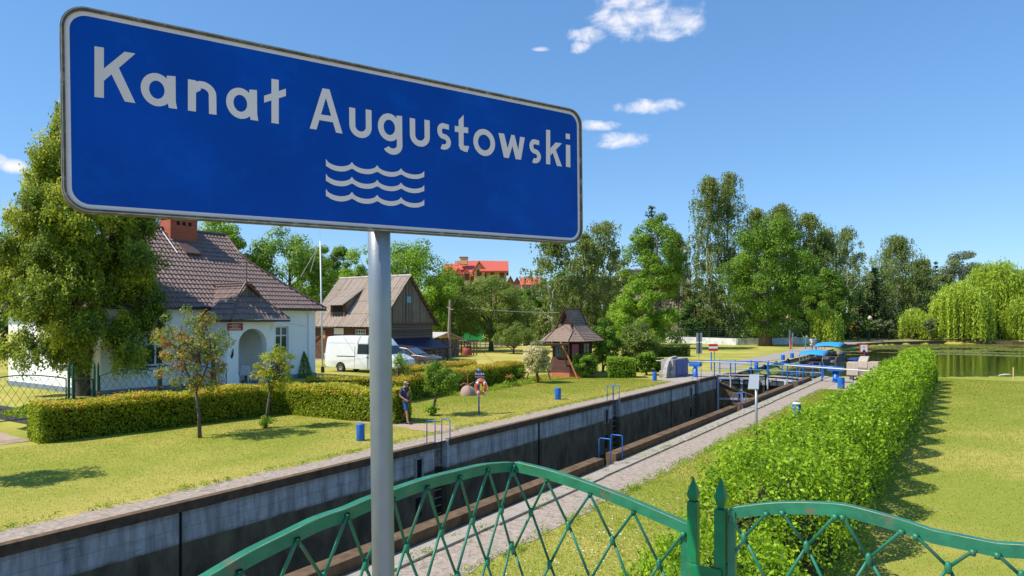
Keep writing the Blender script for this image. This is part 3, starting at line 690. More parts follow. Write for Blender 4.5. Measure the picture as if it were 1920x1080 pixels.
# ---------------------------------------------------------------- big sign in front
U = Vector((1839, F, 28)).normalized(); UP = (Vector((0, 0, 1)) - U * U.z).normalized(); NRM = U.cross(UP).normalized()   # NRM towards the camera
if NRM.y > 0: NRM = -NRM
ZS = 1.80; P0 = Vector(((711 - 960) / F * ZS, ZS, HC))
MS = Matrix.Identity(4)
for i in range(3): MS[i][0], MS[i][1], MS[i][2], MS[i][3] = U[i], UP[i], NRM[i], P0[i]
MSI = MS.inverted()
def S(px, py):
    d = Vector(((px - 960) / F, 1, (HOR - py) / F)); o = Vector((0, 0, HC)); k = (P0 - o).dot(NRM) / d.dot(NRM); q = MSI @ (o + d * k); return Vector((q.x, q.y))
def S1(x, y): return S(x / 2.25, y / 2.25)
def S2(x, y): return S(540 + x / 3.1759, 140 + y / 3.1759)
def big_sign():
    t = thing('canal_sign', 'large blue name board with silver letters on a grey pole in front of everything', 'sign'); t.matrix_world = MS
    bl, br, tl, tr = S(117, 395.5), S(1091, 457.5), S(117, 5.5), S(1088.5, 208.5)
    x0, x1 = bl.x, (br.x + tr.x) / 2; y0, y1 = (bl.y + br.y) / 2, (tl.y + tr.y) / 2
    def rr(x0, x1, y0, y1, r, n=8):
        P = []
        for cx, cy, a in ((x1 - r, y0 + r, -PI / 2), (x1 - r, y1 - r, 0), (x0 + r, y1 - r, PI / 2), (x0 + r, y0 + r, PI)):
            for k in range(n + 1): an = a + PI / 2 * k / n; P.append((cx + r * math.cos(an), cy + r * math.sin(an)))
        return P
    def plate(P, z0, z1, name, m, bev=0):
        b = MB(); b.prism(P, z0, z1, 'xy'); return b.build(name, m, t, bevel=bev)
    R = .048
    plate(rr(x0 + .004, x1 - .004, y0 + .004, y1 - .004, R - .004), -.004, 0, 'backing_plate', M['signback'])
    def ring(a, ra, b, rb, z0, z1, name, m):
        A = rr(x0 + a, x1 - a, y0 + a, y1 - a, ra); B = rr(x0 + b, x1 - b, y0 + b, y1 - b, rb); n = len(A); o = MB()
        o.v = [(p[0], p[1], z1) for p in A] + [(p[0], p[1], z1) for p in B] + [(p[0], p[1], z0) for p in A] + [(p[0], p[1], z0) for p in B]
        for i in range(n):
            j = (i + 1) % n
            o.f += [(i, j, n + j, n + i), (2 * n + i, 3 * n + i, 3 * n + j, 2 * n + j), (i, 2 * n + i, 2 * n + j, j), (n + i, n + j, 3 * n + j, 3 * n + i)]
        return o.build(name, m, t)
    ring(0, R, .0075, R - .007, -.024, .006, 'folded_rim', M['rim'])
    ring(.0075, R - .007, .0165, R - .015, -.002, .0012, 'white_border', M['signwhite'])
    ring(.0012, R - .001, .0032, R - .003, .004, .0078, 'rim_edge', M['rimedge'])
    plate(rr(x0 + .016, x1 - .016, y0 + .016, y1 - .016, R - .015), -.001, .001, 'blue_face', M['signblue'])
    # ---- letters: every stroke is a thin plate, each a hair higher than the last
    zc = [0.0016]
    box_ = [MB()]
    def flush(nm='letter'):
        if box_[0].v: box_[0].build(nm, M['signwhite2'], t, recalc=False)
        box_[0] = MB()
    def put(P):
        L = box_[0]
        zc[0] += .000035; n = len(P); b = len(L.v); L.v += [(p[0], p[1], zc[0]) for p in P]; L.f.append(tuple(range(b, b + n)))
    def arc(cx, cy, rx, ry, w, a0, a1, n=28, wy=None):
        """band of an ellipse, outer radii rx ry, stroke width w, degrees counter clockwise"""
        wy = w if wy is None else wy; a0, a1 = math.radians(a0), math.radians(a1); zc[0] += .000035
        for k in range(n):
            p, q_ = a0 + (a1 - a0) * k / n, a0 + (a1 - a0) * (k + 1) / n
            zc[0] -= .000035
            put([(cx + rx * math.cos(p), cy + ry * math.sin(p)), (cx + rx * math.cos(q_), cy + ry * math.sin(q_)), (cx + (rx - w) * math.cos(q_), cy + (ry - wy) * math.sin(q_)), (cx + (rx - w) * math.cos(p), cy + (ry - wy) * math.sin(p))])
        zc[0] += 0
    def q1(*pts): put([S1(*p) for p in pts])
    def q2(*pts): put([S2(*p) for p in pts])
    sw = abs(S1(438, 300).x - S1(398, 300).x)            # stem width
    # K
    q1((398, 196), (438, 202), (438, 414), (398, 410))
    q1((525, 219), (571, 227), (438, 342), (438, 290)); q1((458, 290), (489, 262), (571, 436), (526, 429))
    def ring_letter(f, xl, xr, yt, yb, cx):
        """centre and radii of a bowl from its left, right, top, bottom in crop pixels"""
        l, r_ = f(xl, (yt + yb) / 2), f(xr, (yt + yb) / 2); tp, bt = f(cx, yt), f(cx, yb)
        return (l.x + r_.x) / 2, (tp.y + bt.y) / 2, (r_.x - l.x) / 2, (tp.y - bt.y) / 2
    ws = sw * .95
    flush()
    # a
    c = ring_letter(S1, 593, 728, 310, 449, 662); arc(*c, ws, 0, 360); q1((703, 320), (740, 323), (741, 430), (747, 461), (712, 456), (703, 420))
    flush()
    # n
    q1((792, 335), (826, 340), (826, 472), (792, 467)); q1((820, 362), (826, 352), (846, 345), (846, 382), (826, 392))
    xl, xr = S1(792, 400).x, S1(912, 415).x; top = S1(858, 345).y; rr_ = (xr - xl) / 2; cy = top - rr_ * .95
    arc((xl + xr) / 2, cy, rr_, rr_ * .95, ws, 0, 128); bt = S1(895, 483).y; put([(xr - ws, cy), (xr, cy), (xr, bt), (xr - ws, bt)])
    flush()
    # a
    c = ring_letter(S1, 953, 1072, 372, 502, 1015); arc(*c, ws, 0, 360); q1((1051, 378), (1083, 381), (1084, 482), (1089, 511), (1056, 506), (1051, 470))
    flush()
    # l with stroke
    q1((1144, 333), (1175, 338), (1175, 524), (1144, 519)); q1((1205, 375), (1205, 406), (1113, 434), (1113, 405))
    flush()
    # A
    q2((203, 82), (245, 89), (323, 352), (284, 346), (224, 140), (168, 328), (127, 322)); q2((186, 237), (262, 248), (272, 286), (176, 270))
    flush()
    # u
    def letter_u(xa, ya, xb, yb, ybot, w=ws):
        l, r_ = S2(xa, ya), S2(xb, yb); R2 = (r_.x - l.x) / 2; cx = (l.x + r_.x) / 2; cy = S2((xa + xb) / 2, ybot).y + R2 * .98
        arc(cx, cy, R2, R2 * .98, w, 180, 360); put([(l.x, l.y), (l.x + w, l.y), (l.x + w, cy), (l.x, cy)]); put([(r_.x - w, r_.y), (r_.x, r_.y), (r_.x, cy), (r_.x - w, cy)])
    letter_u(362, 195, 495, 213, 377)
    flush()
    # g
    c = ring_letter(S2, 533, 668, 233, 397, 603); arc(*c, ws, 0, 360)
    a_, b_ = S2(643, 244), S2(677, 248); bb = S2(660, 420).y; put([(b_.x - ws, a_.y), (b_.x, b_.y), (b_.x, bb), (b_.x - ws, bb)])
    gl = S2(560, 440).x; R2 = (b_.x - gl) / 2; cy = S2(618, 477).y + R2 * .92; arc(b_.x - R2, cy, R2, R2 * .92, ws, 212, 360); put([(b_.x - ws, bb), (b_.x, bb), (b_.x, cy), (b_.x - ws, cy)])
    flush(); letter_u(722, 258, 841, 274, 429)
    def letter_s(xl, xr, yt, yb):
        cx0, xm = (xl + xr) / 2, 0; l, r_ = S2(xl, (yt + yb) / 2).x, S2(xr, (yt + yb) / 2).x; tp, bt = S2(cx0 + 10, yt).y, S2(cx0 - 5, yb).y
        h = tp - bt; w = ws * .9; r1 = (h + w) / 4; m_ = (tp + bt) / 2; k = (r_ - l) / 2
        arc(l + k * .96, tp - r1, k * .86, r1, w, 70, 270); arc(l + k * .92, bt + r1, k * 1.06, r1, w, -112, 90)
        put([(l + k * .9, tp - .0), (r_ - k * .28, tp - w * .12), (r_ - k * .28, tp - w * 1.08), (l + k * .9, tp - w)])
    flush(); letter_s(882, 968, 292, 447)
    flush()
    # t
    q2((1043, 240), (1043, 420), (1050, 425), (1062, 424), (1076, 428), (1066, 462), (1046, 459), (1022, 445), (1014, 425), (1013, 272)); q2((990, 306), (1070, 316), (1070, 350), (990, 341))
    flush(); c = ring_letter(S2, 1100, 1230, 325, 485, 1165); arc(*c, ws, 0, 360)
    flush()
    # w
    q2((1250, 348), (1284, 353), (1305, 440), (1326, 359), (1346, 362), (1368, 450), (1378, 371), (1407, 375), (1384, 508), (1352, 504), (1333, 425), (1312, 498), (1282, 494))
    flush(); letter_s(1431, 1503, 388, 528)
    flush()
    # k
    q2((1533, 328), (1558, 332), (1558, 536), (1533, 533)); q2((1590, 405), (1628, 410), (1560, 482), (1558, 440)); q2((1568, 452), (1588, 440), (1628, 548), (1598, 544))
    flush()
    # i
    q2((1651, 417), (1677, 421), (1678, 553), (1651, 549)); q2((1650, 351), (1675, 355), (1675, 387), (1650, 383))
    flush()
    # three wave lines
    for dy in (0, 88, 178):
        flush('wave_line' if dy else 'letter')
        top = [(223, 503 + dy), (378, 521 + dy), (528, 541 + dy * .985), (670, 559 + dy * .965), (808, 575 + dy * .95)]
        up, lo = [], []
        for k in range(4):
            (xa, ya), (xb, yb) = top[k], top[k + 1]
            for i in range(13):
                f = i / 12
                if i == 12 and k < 3: continue
                sag = (34 - 2 * k) * (1 - (2 * f - 1) ** 2) ** .62
                x, y = xa + (xb - xa) * f, ya + (yb - ya) * f + sag
                up.append((x, y)); lo.append((x, max(y + 31 - 1.5 * k, ya + (yb - ya) * f + 42 - k * 2)))
        for i in range(len(up) - 1):
            zc[0] -= .000035; put([S2(*up[i]), S2(*up[i + 1]), S2(*lo[i + 1]), S2(*lo[i])])
        zc[0] += .000035
    flush('wave_line')
    # pole: its own slight lean as in the photo
    inv = MS.inverted()
    zb = 2.7
    top = Vector(((711.5 - 960) / F * 1.845, 1.845, HC + .14)); bot = Vector(((718.8 - 960) / F * 1.845, 1.845, HC - (1080 - HOR) / F * 1.845)); d = (bot - top) / (top.z - bot.z)
    b = MB(); b.tube([inv @ (top + d * -.25), inv @ (top + d * .1), inv @ (top + d * (top.z - zb))], .0296, 40); b.build('pole', M['pole'], t, True)
    for yy in (.19, -.03): 
        c0 = inv @ (top + d * (-yy + .1))
M['signblue'] = mat('blue retroreflective sheet', (.0, .062, .37), .35, var=.16, nscale=4, spec=.12, stain=(.0, .09, .47), stain_amt=.4, stain_scale=5)
def sheeting(name, col):
    m, nt, N, L, bs = nodes(name)
    tc = N.new('ShaderNodeTexCoord'); v = N.new('ShaderNodeTexVoronoi'); v.feature = 'DISTANCE_TO_EDGE'; v.inputs['Scale'].default_value = 330; v.inputs['Randomness'].default_value = .0; L.new(tc.outputs['Object'], v.inputs['Vector'])
    cr = N.new('ShaderNodeValToRGB'); L.new(v.outputs[0], cr.inputs[0]); cr.color_ramp.elements[0].position = .02; cr.color_ramp.elements[1].position = .12
    cr.color_ramp.elements[0].color = (*[k * .78 for k in col], 1); cr.color_ramp.elements[1].color = (*col, 1); L.new(cr.outputs[0], bs.inputs['Base Color']); bs.inputs['Roughness'].default_value = .4
    return m
M['signwhite2'] = sheeting('silver retroreflective sheet', (.86, .73, .67))
M['signwhite'] = mat('pale sign border', (.72, .64, .62), .4, var=.05, nscale=20)
M['rim'] = mat('weathered rim', (.11, .085, .06), .6, var=.4, nscale=60, stain=(.4, .35, .28), stain_amt=.25, stain_scale=30)
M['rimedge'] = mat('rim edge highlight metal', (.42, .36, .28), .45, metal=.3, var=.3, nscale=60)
M['signback'] = mat('sign back', (.35, .35, .35), .5)
big_sign()
# ---------------------------------------------------------------- foreground green fence: corner of two runs at right angles
TA, SB = 1.41, 2.18
def PA(px, py):      # point on the run along the canal
    s = onT(px, TA); Y = s * CA + TA * SA; return C(s, TA, zat(py, Y))
def PB(px, py):      # point on the run across
    t = onS(px, SB); Y = SB * CA + t * SA; return C(SB, t, zat(py, Y))
def rail_L(pts, nrm_out, name, m, parent, h=.034, w=.032, th=.004):
    """angle iron: upright flange facing the camera and a top flange going away"""
    b = MB(); n = len(pts); out = Vector(nrm_out).normalized()
    ring = [(0, 0), (0, -h), (th, -h), (th, -th), (w, -th), (w, 0)]
    for p in pts:
        for o_, z in ring: b.v.append(tuple(Vector(p) + out * o_ + Vector((0, 0, z))))
    for i in range(n - 1):
        for j in range(6): b.f.append((i * 6 + j, i * 6 + (j + 1) % 6, (i + 1) * 6 + (j + 1) % 6, (i + 1) * 6 + j))
    b.f.append(tuple(range(6))); b.f.append(tuple((n - 1) * 6 + j for j in reversed(range(6))))
    e = MB(); e.tube([Vector(p) + out * .0035 + Vector((0, 0, .0004)) for p in pts], .0011, 5); e.build('worn_edge_highlight', M['edgehighlight'], parent)  # pale tube paints a thin highlight along the chipped rail edge
    return b.build(name, m, parent)
M['edgehighlight'] = mat('chipped edge highlight', (.30, .33, .2), .6, var=.5, nscale=30, stain=(.22, .1, .05), stain_amt=.5, stain_scale=14)  # highlight tone put into the colour, with rusty chips
def smooth_pts(pts, n=6):
    """catmull-rom"""
    out = []
    for i in range(len(pts) - 1):
        p0, p1, p2, p3 = pts[max(i - 1, 0)], pts[i], pts[i + 1], pts[min(i + 2, len(pts) - 1)]
        for k in range(n):
            t = k / n; out.append(.5 * ((2 * p1) + (p2 - p0) * t + (2 * p0 - 5 * p1 + 4 * p2 - p3) * t * t + (3 * p1 - p0 - 3 * p2 + p3) * t ** 3))
    out.append(pts[-1]); return out
def knot(b, p, h=.034, r=.0075):
    b.tube([p + Vector((0, 0, h * .5)), p + Vector((0, 0, h * .4)), p, p - Vector((0, 0, h * .4)), p - Vector((0, 0, h * .5))], [.003, r, r * 1.25, r, .003], 8)
def near_fence():
    outA, outB = C(0, 1, 0), C(1, 0, 0); deck = 2.72
    def build(Pf, rail_px, nodes_px, knots_px, lab, out, ends, d2):
        t = thing('diamond_fence', lab, 'fence', (0, 0, 0), 0, 'green diamond fence panels in front')
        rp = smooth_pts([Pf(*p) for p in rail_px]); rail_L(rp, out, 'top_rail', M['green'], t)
        nd = [Pf(*p) for p in nodes_px]; kn = [Pf(*p) for p in knots_px]
        rb = MB(); kb = MB(); r = .0047
        front = out * -.003
        rows = [kn]
        # pairs: (node index, knot index) given as zigzag node-knot-node
        for i, k in enumerate(kn):
            for j in (2 * i, 2 * i + 1):
                if j < len(nd) and nd[j] is not None:
                    n0 = nd[j] + Vector((0, 0, -.008)) + front; dv = (k - n0)
                    rb.tube([n0, n0 + dv * .08 , k + front], r, 7)
                    MB().tube([n0 + Vector((0, 0, .004)), n0 - Vector((0, 0, .012))], [.0085, .007], 8).build('rod_end', M['green'], t, True)
        cur = kn
        for row in range(5):
            nxt = [(a + b) / 2 + Vector((0, 0, -d2)) for a, b in zip(cur[:-1], cur[1:])]
            dd = (cur[1] - cur[0])
            nxt = [cur[0] - dd / 2 + Vector((0, 0, -d2))] + nxt + [cur[-1] + dd / 2 + Vector((0, 0, -d2))] if row % 2 == 0 else nxt
            nxt = [p for p in nxt if p.z > deck + .05]
            for p in nxt:
                for q_ in cur:
                    if abs((Vector((p.x, p.y, 0)) - Vector((q_.x, q_.y, 0))).length - dd.xy.length / 2) < dd.xy.length * .22: rb.tube([q_, p], r, 7)
            for p in cur:
                kb1 = MB(); knot(kb1, p + front * 2); kb1.build('rod_clasp', M['green'], t, True)
            cur = nxt
            if len(cur) < 2: break
        rb.build('lattice_rods', M['rod'], t, True)
        bot = MB(); bot.tube([Vector((rp[0].x, rp[0].y, deck + .1)), Vector((rp[-1].x, rp[-1].y, deck + .1))], .014, 8); bot.build('bottom_rail', M['green'], t)
        return t, rp
    # run A, beside the canal: nodes as pairs around each knot
    nA = [(214, 1200), (330, 1125), (330, 1125), (447, 1056), (447, 1056), (556, 996), (556, 996), (650, 950.5), (650, 950.5), (736, 921), (736, 921), (800, 899), (800, 899), (861, 880), (861, 880), (914, 866.5), (914, 866.5), (962, 860)]
    nA = [(x, y + 9) for x, y in nA]
    kA = [(285, 1270), (395, 1195), (505, 1130), (604, 1084), (683, 1058), (760, 1026), (825.5, 997), (884, 975), (938, 955)]
    tA, rA = build(PA, [(130, 1250), (235, 1178), (395.6, 1080), (470, 1036), (536, 1003), (600, 972), (652, 954), (692.5, 936.5), (739, 919.5), (802, 898), (861, 883), (914, 871), (964, 867)], nA, kA,
                   'arched green fence panel rising from the left to the corner in front of the canal', outA, None, .165)
    nB = [(964, 882), (1026, 896), (1026, 896), (1107, 922), (1107, 922), (1188.5, 955), (1188.5, 955), (1282, 995)]
    kB = [(997, 960), (1067, 985), (1149.5, 1012.5), (1236.5, 1057)]
    tB, rB = build(PB, [(964, 867), (1027.7, 882.5), (1109, 909.5), (1188, 940.6), (1281.6, 981), (1289, 985)], nB, kB,
                   'green fence panel sloping down from the corner to the spearhead posts', outB, None, .165)
    nC = [(1370, 966), (1437, 957), (1467, 955), (1566, 962), (1580, 963), (1690, 990), (1717, 998), (1824, 1027), (1870, 1033), (1965, 1047), (1990, 1050), (2110, 1060)]
    kC = [(1395.6, 1007.7), (1512.5, 1024), (1629, 1047), (1778, 1063), (1915, 1080), (2050, 1095)]
    tC, rC = build(PB, [(1368, 953), (1437, 945), (1485, 943), (1530, 943.8), (1580, 947.5), (1631, 959.5), (1690, 976), (1716.6, 984.7), (1749, 995.6), (1785, 1003), (1823.8, 1011), (1869.7, 1019.7), (1920, 1023), (2010, 1030), (2120, 1034)], nC, kC,
                   'green fence panel with chipped rusty rail right of the spearhead posts', outB, None, .165)
    # corner stanchion and side stiles
    p = PA(964, 870); MB().b2(p.x - .004, p.x + .004, p.y, p.y + .03, deck, p.z - .02)
    st = MB(); q0 = PB(1286, 985); st.box((q0.x, q0.y + .006, (q0.z - .005 + deck) / 2), (.03, .006, q0.z - .005 - deck), rz=PHI - PI / 2); st.build('side_stile', M['green'], tB)
    st = MB(); q0 = PB(1374, 955); st.box((q0.x, q0.y + .006, (q0.z - .005 + deck) / 2), (.022, .02, q0.z - .005 - deck), rz=PHI - PI / 2); st.build('side_stile', M['green'], tC)
    # spear head posts
    def post(pxc, ytip, lab, wd, dia):
        pt = PB(pxc, 980); t = thing('fence_post', lab, 'fence post', (pt.x, pt.y, 0), PHI - PI / 2, 'spearhead fence posts'); Yd = pt.y
        ztip = zat(ytip, Yd); zs = zat(ytip + (42 if dia == 0 else 58), Yd); h = wd / 2
        b = MB(); b.b2(-h, h, -h, h, deck, zs); b.build('square_post', M['dgreen'], t, bevel=.003)
        pr = [(h * .62, 0), (h * .95, (ztip - zs) * .26), (h * 1.0, (ztip - zs) * .34), (h * .55, (ztip - zs) * .72), (.0015, ztip - zs)] if dia == 0 else [(h * .42, 0), (h * .98, (ztip - zs) * .40), (h * .55, (ztip - zs) * .72), (.0015, ztip - zs)]
        b = MB(); rot = 0
        for k, (r, z) in enumerate(pr):
            for sx, sy in ((-1, -1), (1, -1), (1, 1), (-1, 1)): b.v.append((sx * r, sy * r, zs + z))
        for i in range(len(pr) - 1):
            for j in range(4): b.f.append((i * 4 + j, i * 4 + (j + 1) % 4, (i + 1) * 4 + (j + 1) % 4, (i + 1) * 4 + j))
        b.f.append((3, 2, 1, 0)); b.build('spearhead', M['dgreen'], t, bevel=.002)
        return t
    pa = post(1300, 897, 'green square fence post with plain spearhead, nearer the canal', .033, 0)
    pb = post(1352, 896, 'green square fence post with waisted spearhead, nearer the lawn', .036, 1)
    # plates joining the posts below
    a, b_ = PB(1288, 1050), PB(1344, 1062); b = MB()
    mid = (a + b_) / 2; b.box((mid.x, mid.y - .028, (deck + mid.z) / 2), ((b_ - a).xy.length + .012, .006, mid.z - deck), rz=PHI - PI / 2)
    tag(b.build('gate_plate', M['dgreen'], None, bevel=.002), 'flat green steel plate joining the two spearhead posts', 'steel plate')
    # deck the fence stands on
    d = MB(); d.prism([tuple(C(SB + .2, TA + .2)[:2]), tuple(C(SB + .2, -9)[:2]), tuple(C(-7, -9)[:2]), tuple(C(-7, TA + .2)[:2])], -.1, 2.7, 'xy'); tag(d.build('abutment_deck', M['conc']), kind='structure')
near_fence()
# ---------------------------------------------------------------- vegetation
def rdir(rng, n): return unit(rng.normal(size=(n, 3)))
def limb_tubes(b, trunk_pts, trunk_r, tips, rng, n=6, r0=.5, k=.5):
    tp = [np.array(p) for p in trunk_pts]
    zs = np.array([p[2] for p in tp])
    for q in tips:
        q = np.array(q); zz_ = max(zs[0] + (zs[-1] - zs[0]) * .25, min(zs[-1], q[2] - (.25 + rng.uniform(0, .5)) * np.linalg.norm(q[:2] - tp[-1][:2]) - .1))
        i = min(len(tp) - 2, max(0, int(np.searchsorted(zs, zz_) - 1))); f = (zz_ - zs[i]) / max(zs[i + 1] - zs[i], 1e-6)
        a = tp[i] + (tp[i + 1] - tp[i]) * f; ra = (trunk_r[i] + (trunk_r[i + 1] - trunk_r[i]) * f) * r0
        m = (a + q) / 2 + np.array([0, 0, np.linalg.norm(q - a) * .12]) + rng.normal(size=3) * np.linalg.norm(q - a) * .05
        b.tube([a, (a * .6 + m * .4), m, q], [ra, ra * .8, ra * .55, ra * .12], n, cap=False)
def crown_mesh(name, clumps, per, leaf, m, rng, parent, squash=.75, aspect=1.6, droop=0., centre=None, tint_bias=0.):
    P = []; Oo = []; T = []
    for (c, r) in clumps:
        n = int(per * rng.uniform(.8, 1.2)); d = rdir(rng, n); rad = r * rng.uniform(.25, 1, (n, 1)) ** .55
        p = np.array(c) + d * rad * np.array([1, 1, squash]); P.append(p); Oo.append(unit(d + np.array([0, 0, .5])))
        base = rng.uniform(.25, .75) + tint_bias
        T.append(base + rng.normal(size=n) * .16)
    P = np.concatenate(P); Oo = np.concatenate(Oo); T = np.concatenate(T)
    return quads(name, leafV(P, leaf, rng, Oo, .66, aspect, droop), T, m, parent)
def tree_round(label, cat, loc, H, R, cb, seed, lm='l_mid', leaf=.28, nc=70, per=170, tr=None, bark='bark', name='broadleaf_tree', group=None, lean=(0, 0), top=.8, trunks=1, rz=None):
    """H height, R crown radius, cb crown base height"""
    rng = np.random.default_rng(seed); t = thing(name, label, cat, loc, rng.uniform(0, 6.28) if rz is None else rz, group)
    tr = tr or H * .02 + .08
    ch = H - cb; cz = cb + ch * .5; clumps = []
    for _ in range(nc):
        d = rdir(rng, 1)[0]; q = rng.uniform(.2, 1) ** .45
        z = d[2] * q; w = math.sqrt(max(.05, 1 - (abs(z) ** 2.2))) * (1 - .25 * max(0, z)) * top / .8 if z > 0 else math.sqrt(max(.08, 1 - abs(z) ** 3))
        h2 = unit(np.array([[d[0], d[1], 0]]))[0]; rr_ = q * R * 1.14 * w * (.86 + .14 * math.sin(3 * math.atan2(d[1], d[0]) + seed))
        p = np.array([h2[0] * rr_ * (.35 + .65 * math.sqrt(abs(1 - z * z))), h2[1] * rr_ * (.35 + .65 * math.sqrt(abs(1 - z * z))), cz + z * ch * .5])
        clumps.append((p, R * rng.uniform(.17, .30)))
    crown_mesh('crown', clumps, per, leaf, M[lm], rng, t)
    b = MB(); k = 6; pts = [(lean[0] * i / k * rng.uniform(.8, 1.2), lean[1] * i / k, (cz + ch * .25) * i / k) for i in range(k + 1)]; rs = [tr * (1.25 if i == 0 else 1) * (1 - .8 * i / k) for i in range(k + 1)]
    pts[0] = (0, 0, -.15); b.tube(pts, rs, 10); limb_tubes(b, pts, rs, [c[0] for c in clumps[:26]], rng)
    b.build('trunk', M[bark], t, True); return t
def tree_birch(label, loc, H, R, cb, seed, lm='l_birch', leaf=.30, nc=150, strands=5, per=13, name='birch_tree', cat='birch', group=None, bark='birchbark', twin=False, sparse=1.):
    rng = np.random.default_rng(seed); t = thing(name, label, cat, loc, rng.uniform(0, 6.28), group)
    ch = H - cb; P = []; T = []; tips = []
    for _ in range(nc):
        v = rng.uniform(0, 1) ** .8; z = cb + ch * v
        prof = 1.25 * R * (math.sin(PI * min(1, (v * .82 + .16))) ** .6) * (1 - .38 * v)
        a = rng.uniform(0, 2 * PI); q = rng.uniform(.1, 1) ** .6 * prof * (.8 + .35 * math.sin(v * 23 + a * 2)); c = np.array([q * math.cos(a), q * math.sin(a), z]); tips.append(c); tb = rng.uniform(.3, .75)
        cr = R * rng.uniform(.12, .22)
        d = rdir(rng, 34) * cr * rng.uniform(.3, 1, (34, 1)); P.append(c + d * np.array([1, 1, .8])); T.append(np.full(34, tb) + rng.normal(size=34) * .15)
        for s in range(strands):
            L = rng.uniform(.6, 2.0) * (H / 22) ; o = c + np.array([rng.normal() * cr * .8, rng.normal() * cr * .8, 0]); k = np.linspace(0, 1, per)[:, None]
            p = o + np.array([0, 0, -1]) * k * L + rng.normal(size=(per, 3)) * .09; P.append(p); T.append(np.full(per, tb) + rng.normal(size=per) * .13)
    P = np.concatenate(P); T = np.concatenate(T)
    quads('crown', leafV(P, leaf, rng, None, .3, 1.5, .8), T, M[lm], t)
    for q in range(2 if twin else 1):
        b = MB(); k = 8; dx = (q * 1.3, q * .4)
        pts = [(dx[0] + rng.normal() * .12 * (i > 0), dx[1] + rng.normal() * .12 * (i > 0), -.15 + H * .93 * i / k) for i in range(k + 1)]; rs = [H * .0095 * (1 - .88 * i / k) + .02 for i in range(k + 1)]
        b.tube(pts, rs, 9); limb_tubes(b, pts, rs, tips[q * 12:q * 12 + 34], rng, 5, .45); b.build('trunk', M[bark], t, True)
    return t
def tree_spruce(label, loc, H, R, cb, seed, lm='l_spruce', name='spruce_tree', leaf=.3, per=16, levels=30, group=None, cat='spruce'):
    rng = np.random.default_rng(seed); t = thing(name, label, cat, loc, rng.uniform(0, 6.28), group); P = []; T = []; tips = []
    for i in range(levels):
        v = i / levels; z0 = cb + (H - cb) * v; L = R * (1 - v) ** .85 + .15; nb = max(5, int(13 * (1 - v) + 4))
        for j in range(nb):
            a = 2 * PI * (j + rng.uniform(-.3, .3)) / nb + i; ll = L * rng.uniform(.75, 1.1); k = np.linspace(.1, 1, per)[:, None]
            dr = np.array([math.cos(a), math.sin(a), 0]); sag = -.28 * k ** 1.3 + .1 * k ** 3
            p = dr * k * ll + np.array([0, 0, 1]) * (sag * ll) + np.array([0, 0, z0]) + rng.normal(size=(per, 3)) * .12; P.append(p); T.append(rng.uniform(.1, .6) + .5 * k[:, 0] ** 3 + rng.normal(size=per) * .12); tips.append((a, ll, z0))
    P = np.concatenate(P); T = np.concatenate(T); quads('crown', leafV(P, leaf, rng, np.tile([0, 0, 1.], (len(P), 1)), .4, 1.8), T, M[lm], t)
    b = MB(); b.tube([(0, 0, -.15), (0, 0, H * .5), (0, 0, H)], [H * .013 + .05, H * .008, .02], 8)
    for a, ll, z0 in tips[::3]: b.tube([(0, 0, z0), (math.cos(a) * ll * .9, math.sin(a) * ll * .9, z0 - .2 * ll)], [.04, .01], 4, cap=False)
    b.build('trunk', M['bark'], t, True); return t
def tree_willow(label, loc, H, R, low, seed, leaf=.3, ns=420, lm='l_willow', name='weeping_willow', group=None, tr=None):
    rng = np.random.default_rng(seed); t = thing(name, label, 'willow', loc, rng.uniform(0, 6.28), group); P = []; T = []; tips = []
    lobes = [(rng.uniform(0, 2 * PI), rng.uniform(.25, .62) * R, rng.uniform(.72, 1.0) * H, rng.uniform(.38, .6) * R) for _ in range(9)] + [(0, 0, H, R * .5)]
    for i in range(ns):
        a0, d0, ht, lr = lobes[i % len(lobes)]; a = rng.uniform(0, 2 * PI); q = rng.uniform(0, 1) ** .5
        c = np.array([d0 * math.cos(a0) + lr * q * math.cos(a), d0 * math.sin(a0) + lr * q * math.sin(a)]); rad = np.linalg.norm(c)
        z1 = ht * (1 - .30 * q ** 2.4) - rad * .06 * H / max(R, .1); z1 = min(z1, H)
        if i % 16 == 0: tips.append(np.array([c[0], c[1], z1 - .2]))
        L = rng.uniform(.35, 1.05) * (z1 - low) * (.6 + .45 * rad / R); z0 = max(low * rng.uniform(.6, 4.), z1 - L if rad < .55 * R else 0); n = max(4, int((z1 - z0) / (leaf * .42)))
        k = np.linspace(0, 1, n)[:, None]; outd = c / max(rad, .1)
        p = np.concatenate([c + outd * (.35 * np.minimum(1, k * 4)) * min(1, H / 10), z1 + (z0 - z1) * k + .25 * np.exp(-k * 6)], 1) + rng.normal(size=(n, 3)) * leaf * .28; P.append(p)
        tb = rng.uniform(.0, .95); T.append(tb + rng.normal(size=n) * .08)
        nn = 4; P.append(np.array([c[0], c[1], z1]) + rng.normal(size=(nn, 3)) * leaf * 1.0); T.append(np.full(nn, tb + .15))
    P = np.concatenate(P); T = np.concatenate(T); quads('crown', leafV(P, leaf * 1.25, rng, None, .3, 3.4, 1.6), T, M[lm], t)
    tr = tr or H * .03; b = MB(); pts = [(0, 0, -.2), (.1, 0, H * .2), (0, .1, H * .45), (0, 0, H * .8)]; rs = [tr * 1.3, tr, tr * .7, tr * .25]; b.tube(pts, rs, 10); limb_tubes(b, pts, rs, tips, rng, 6, .45); b.build('trunk', M['bark'], t, True)
    return t
def Tpos(px, py=None, Y=None, z=0.): # ground spot under photo column px at depth Y
    return Vector(((px - 960) / F * Y, Y, z))
def Hh(py, Y, z=0.): return HC - z + (HOR - py) / F * Y
def Rr(hw, Y): return hw / F * Y
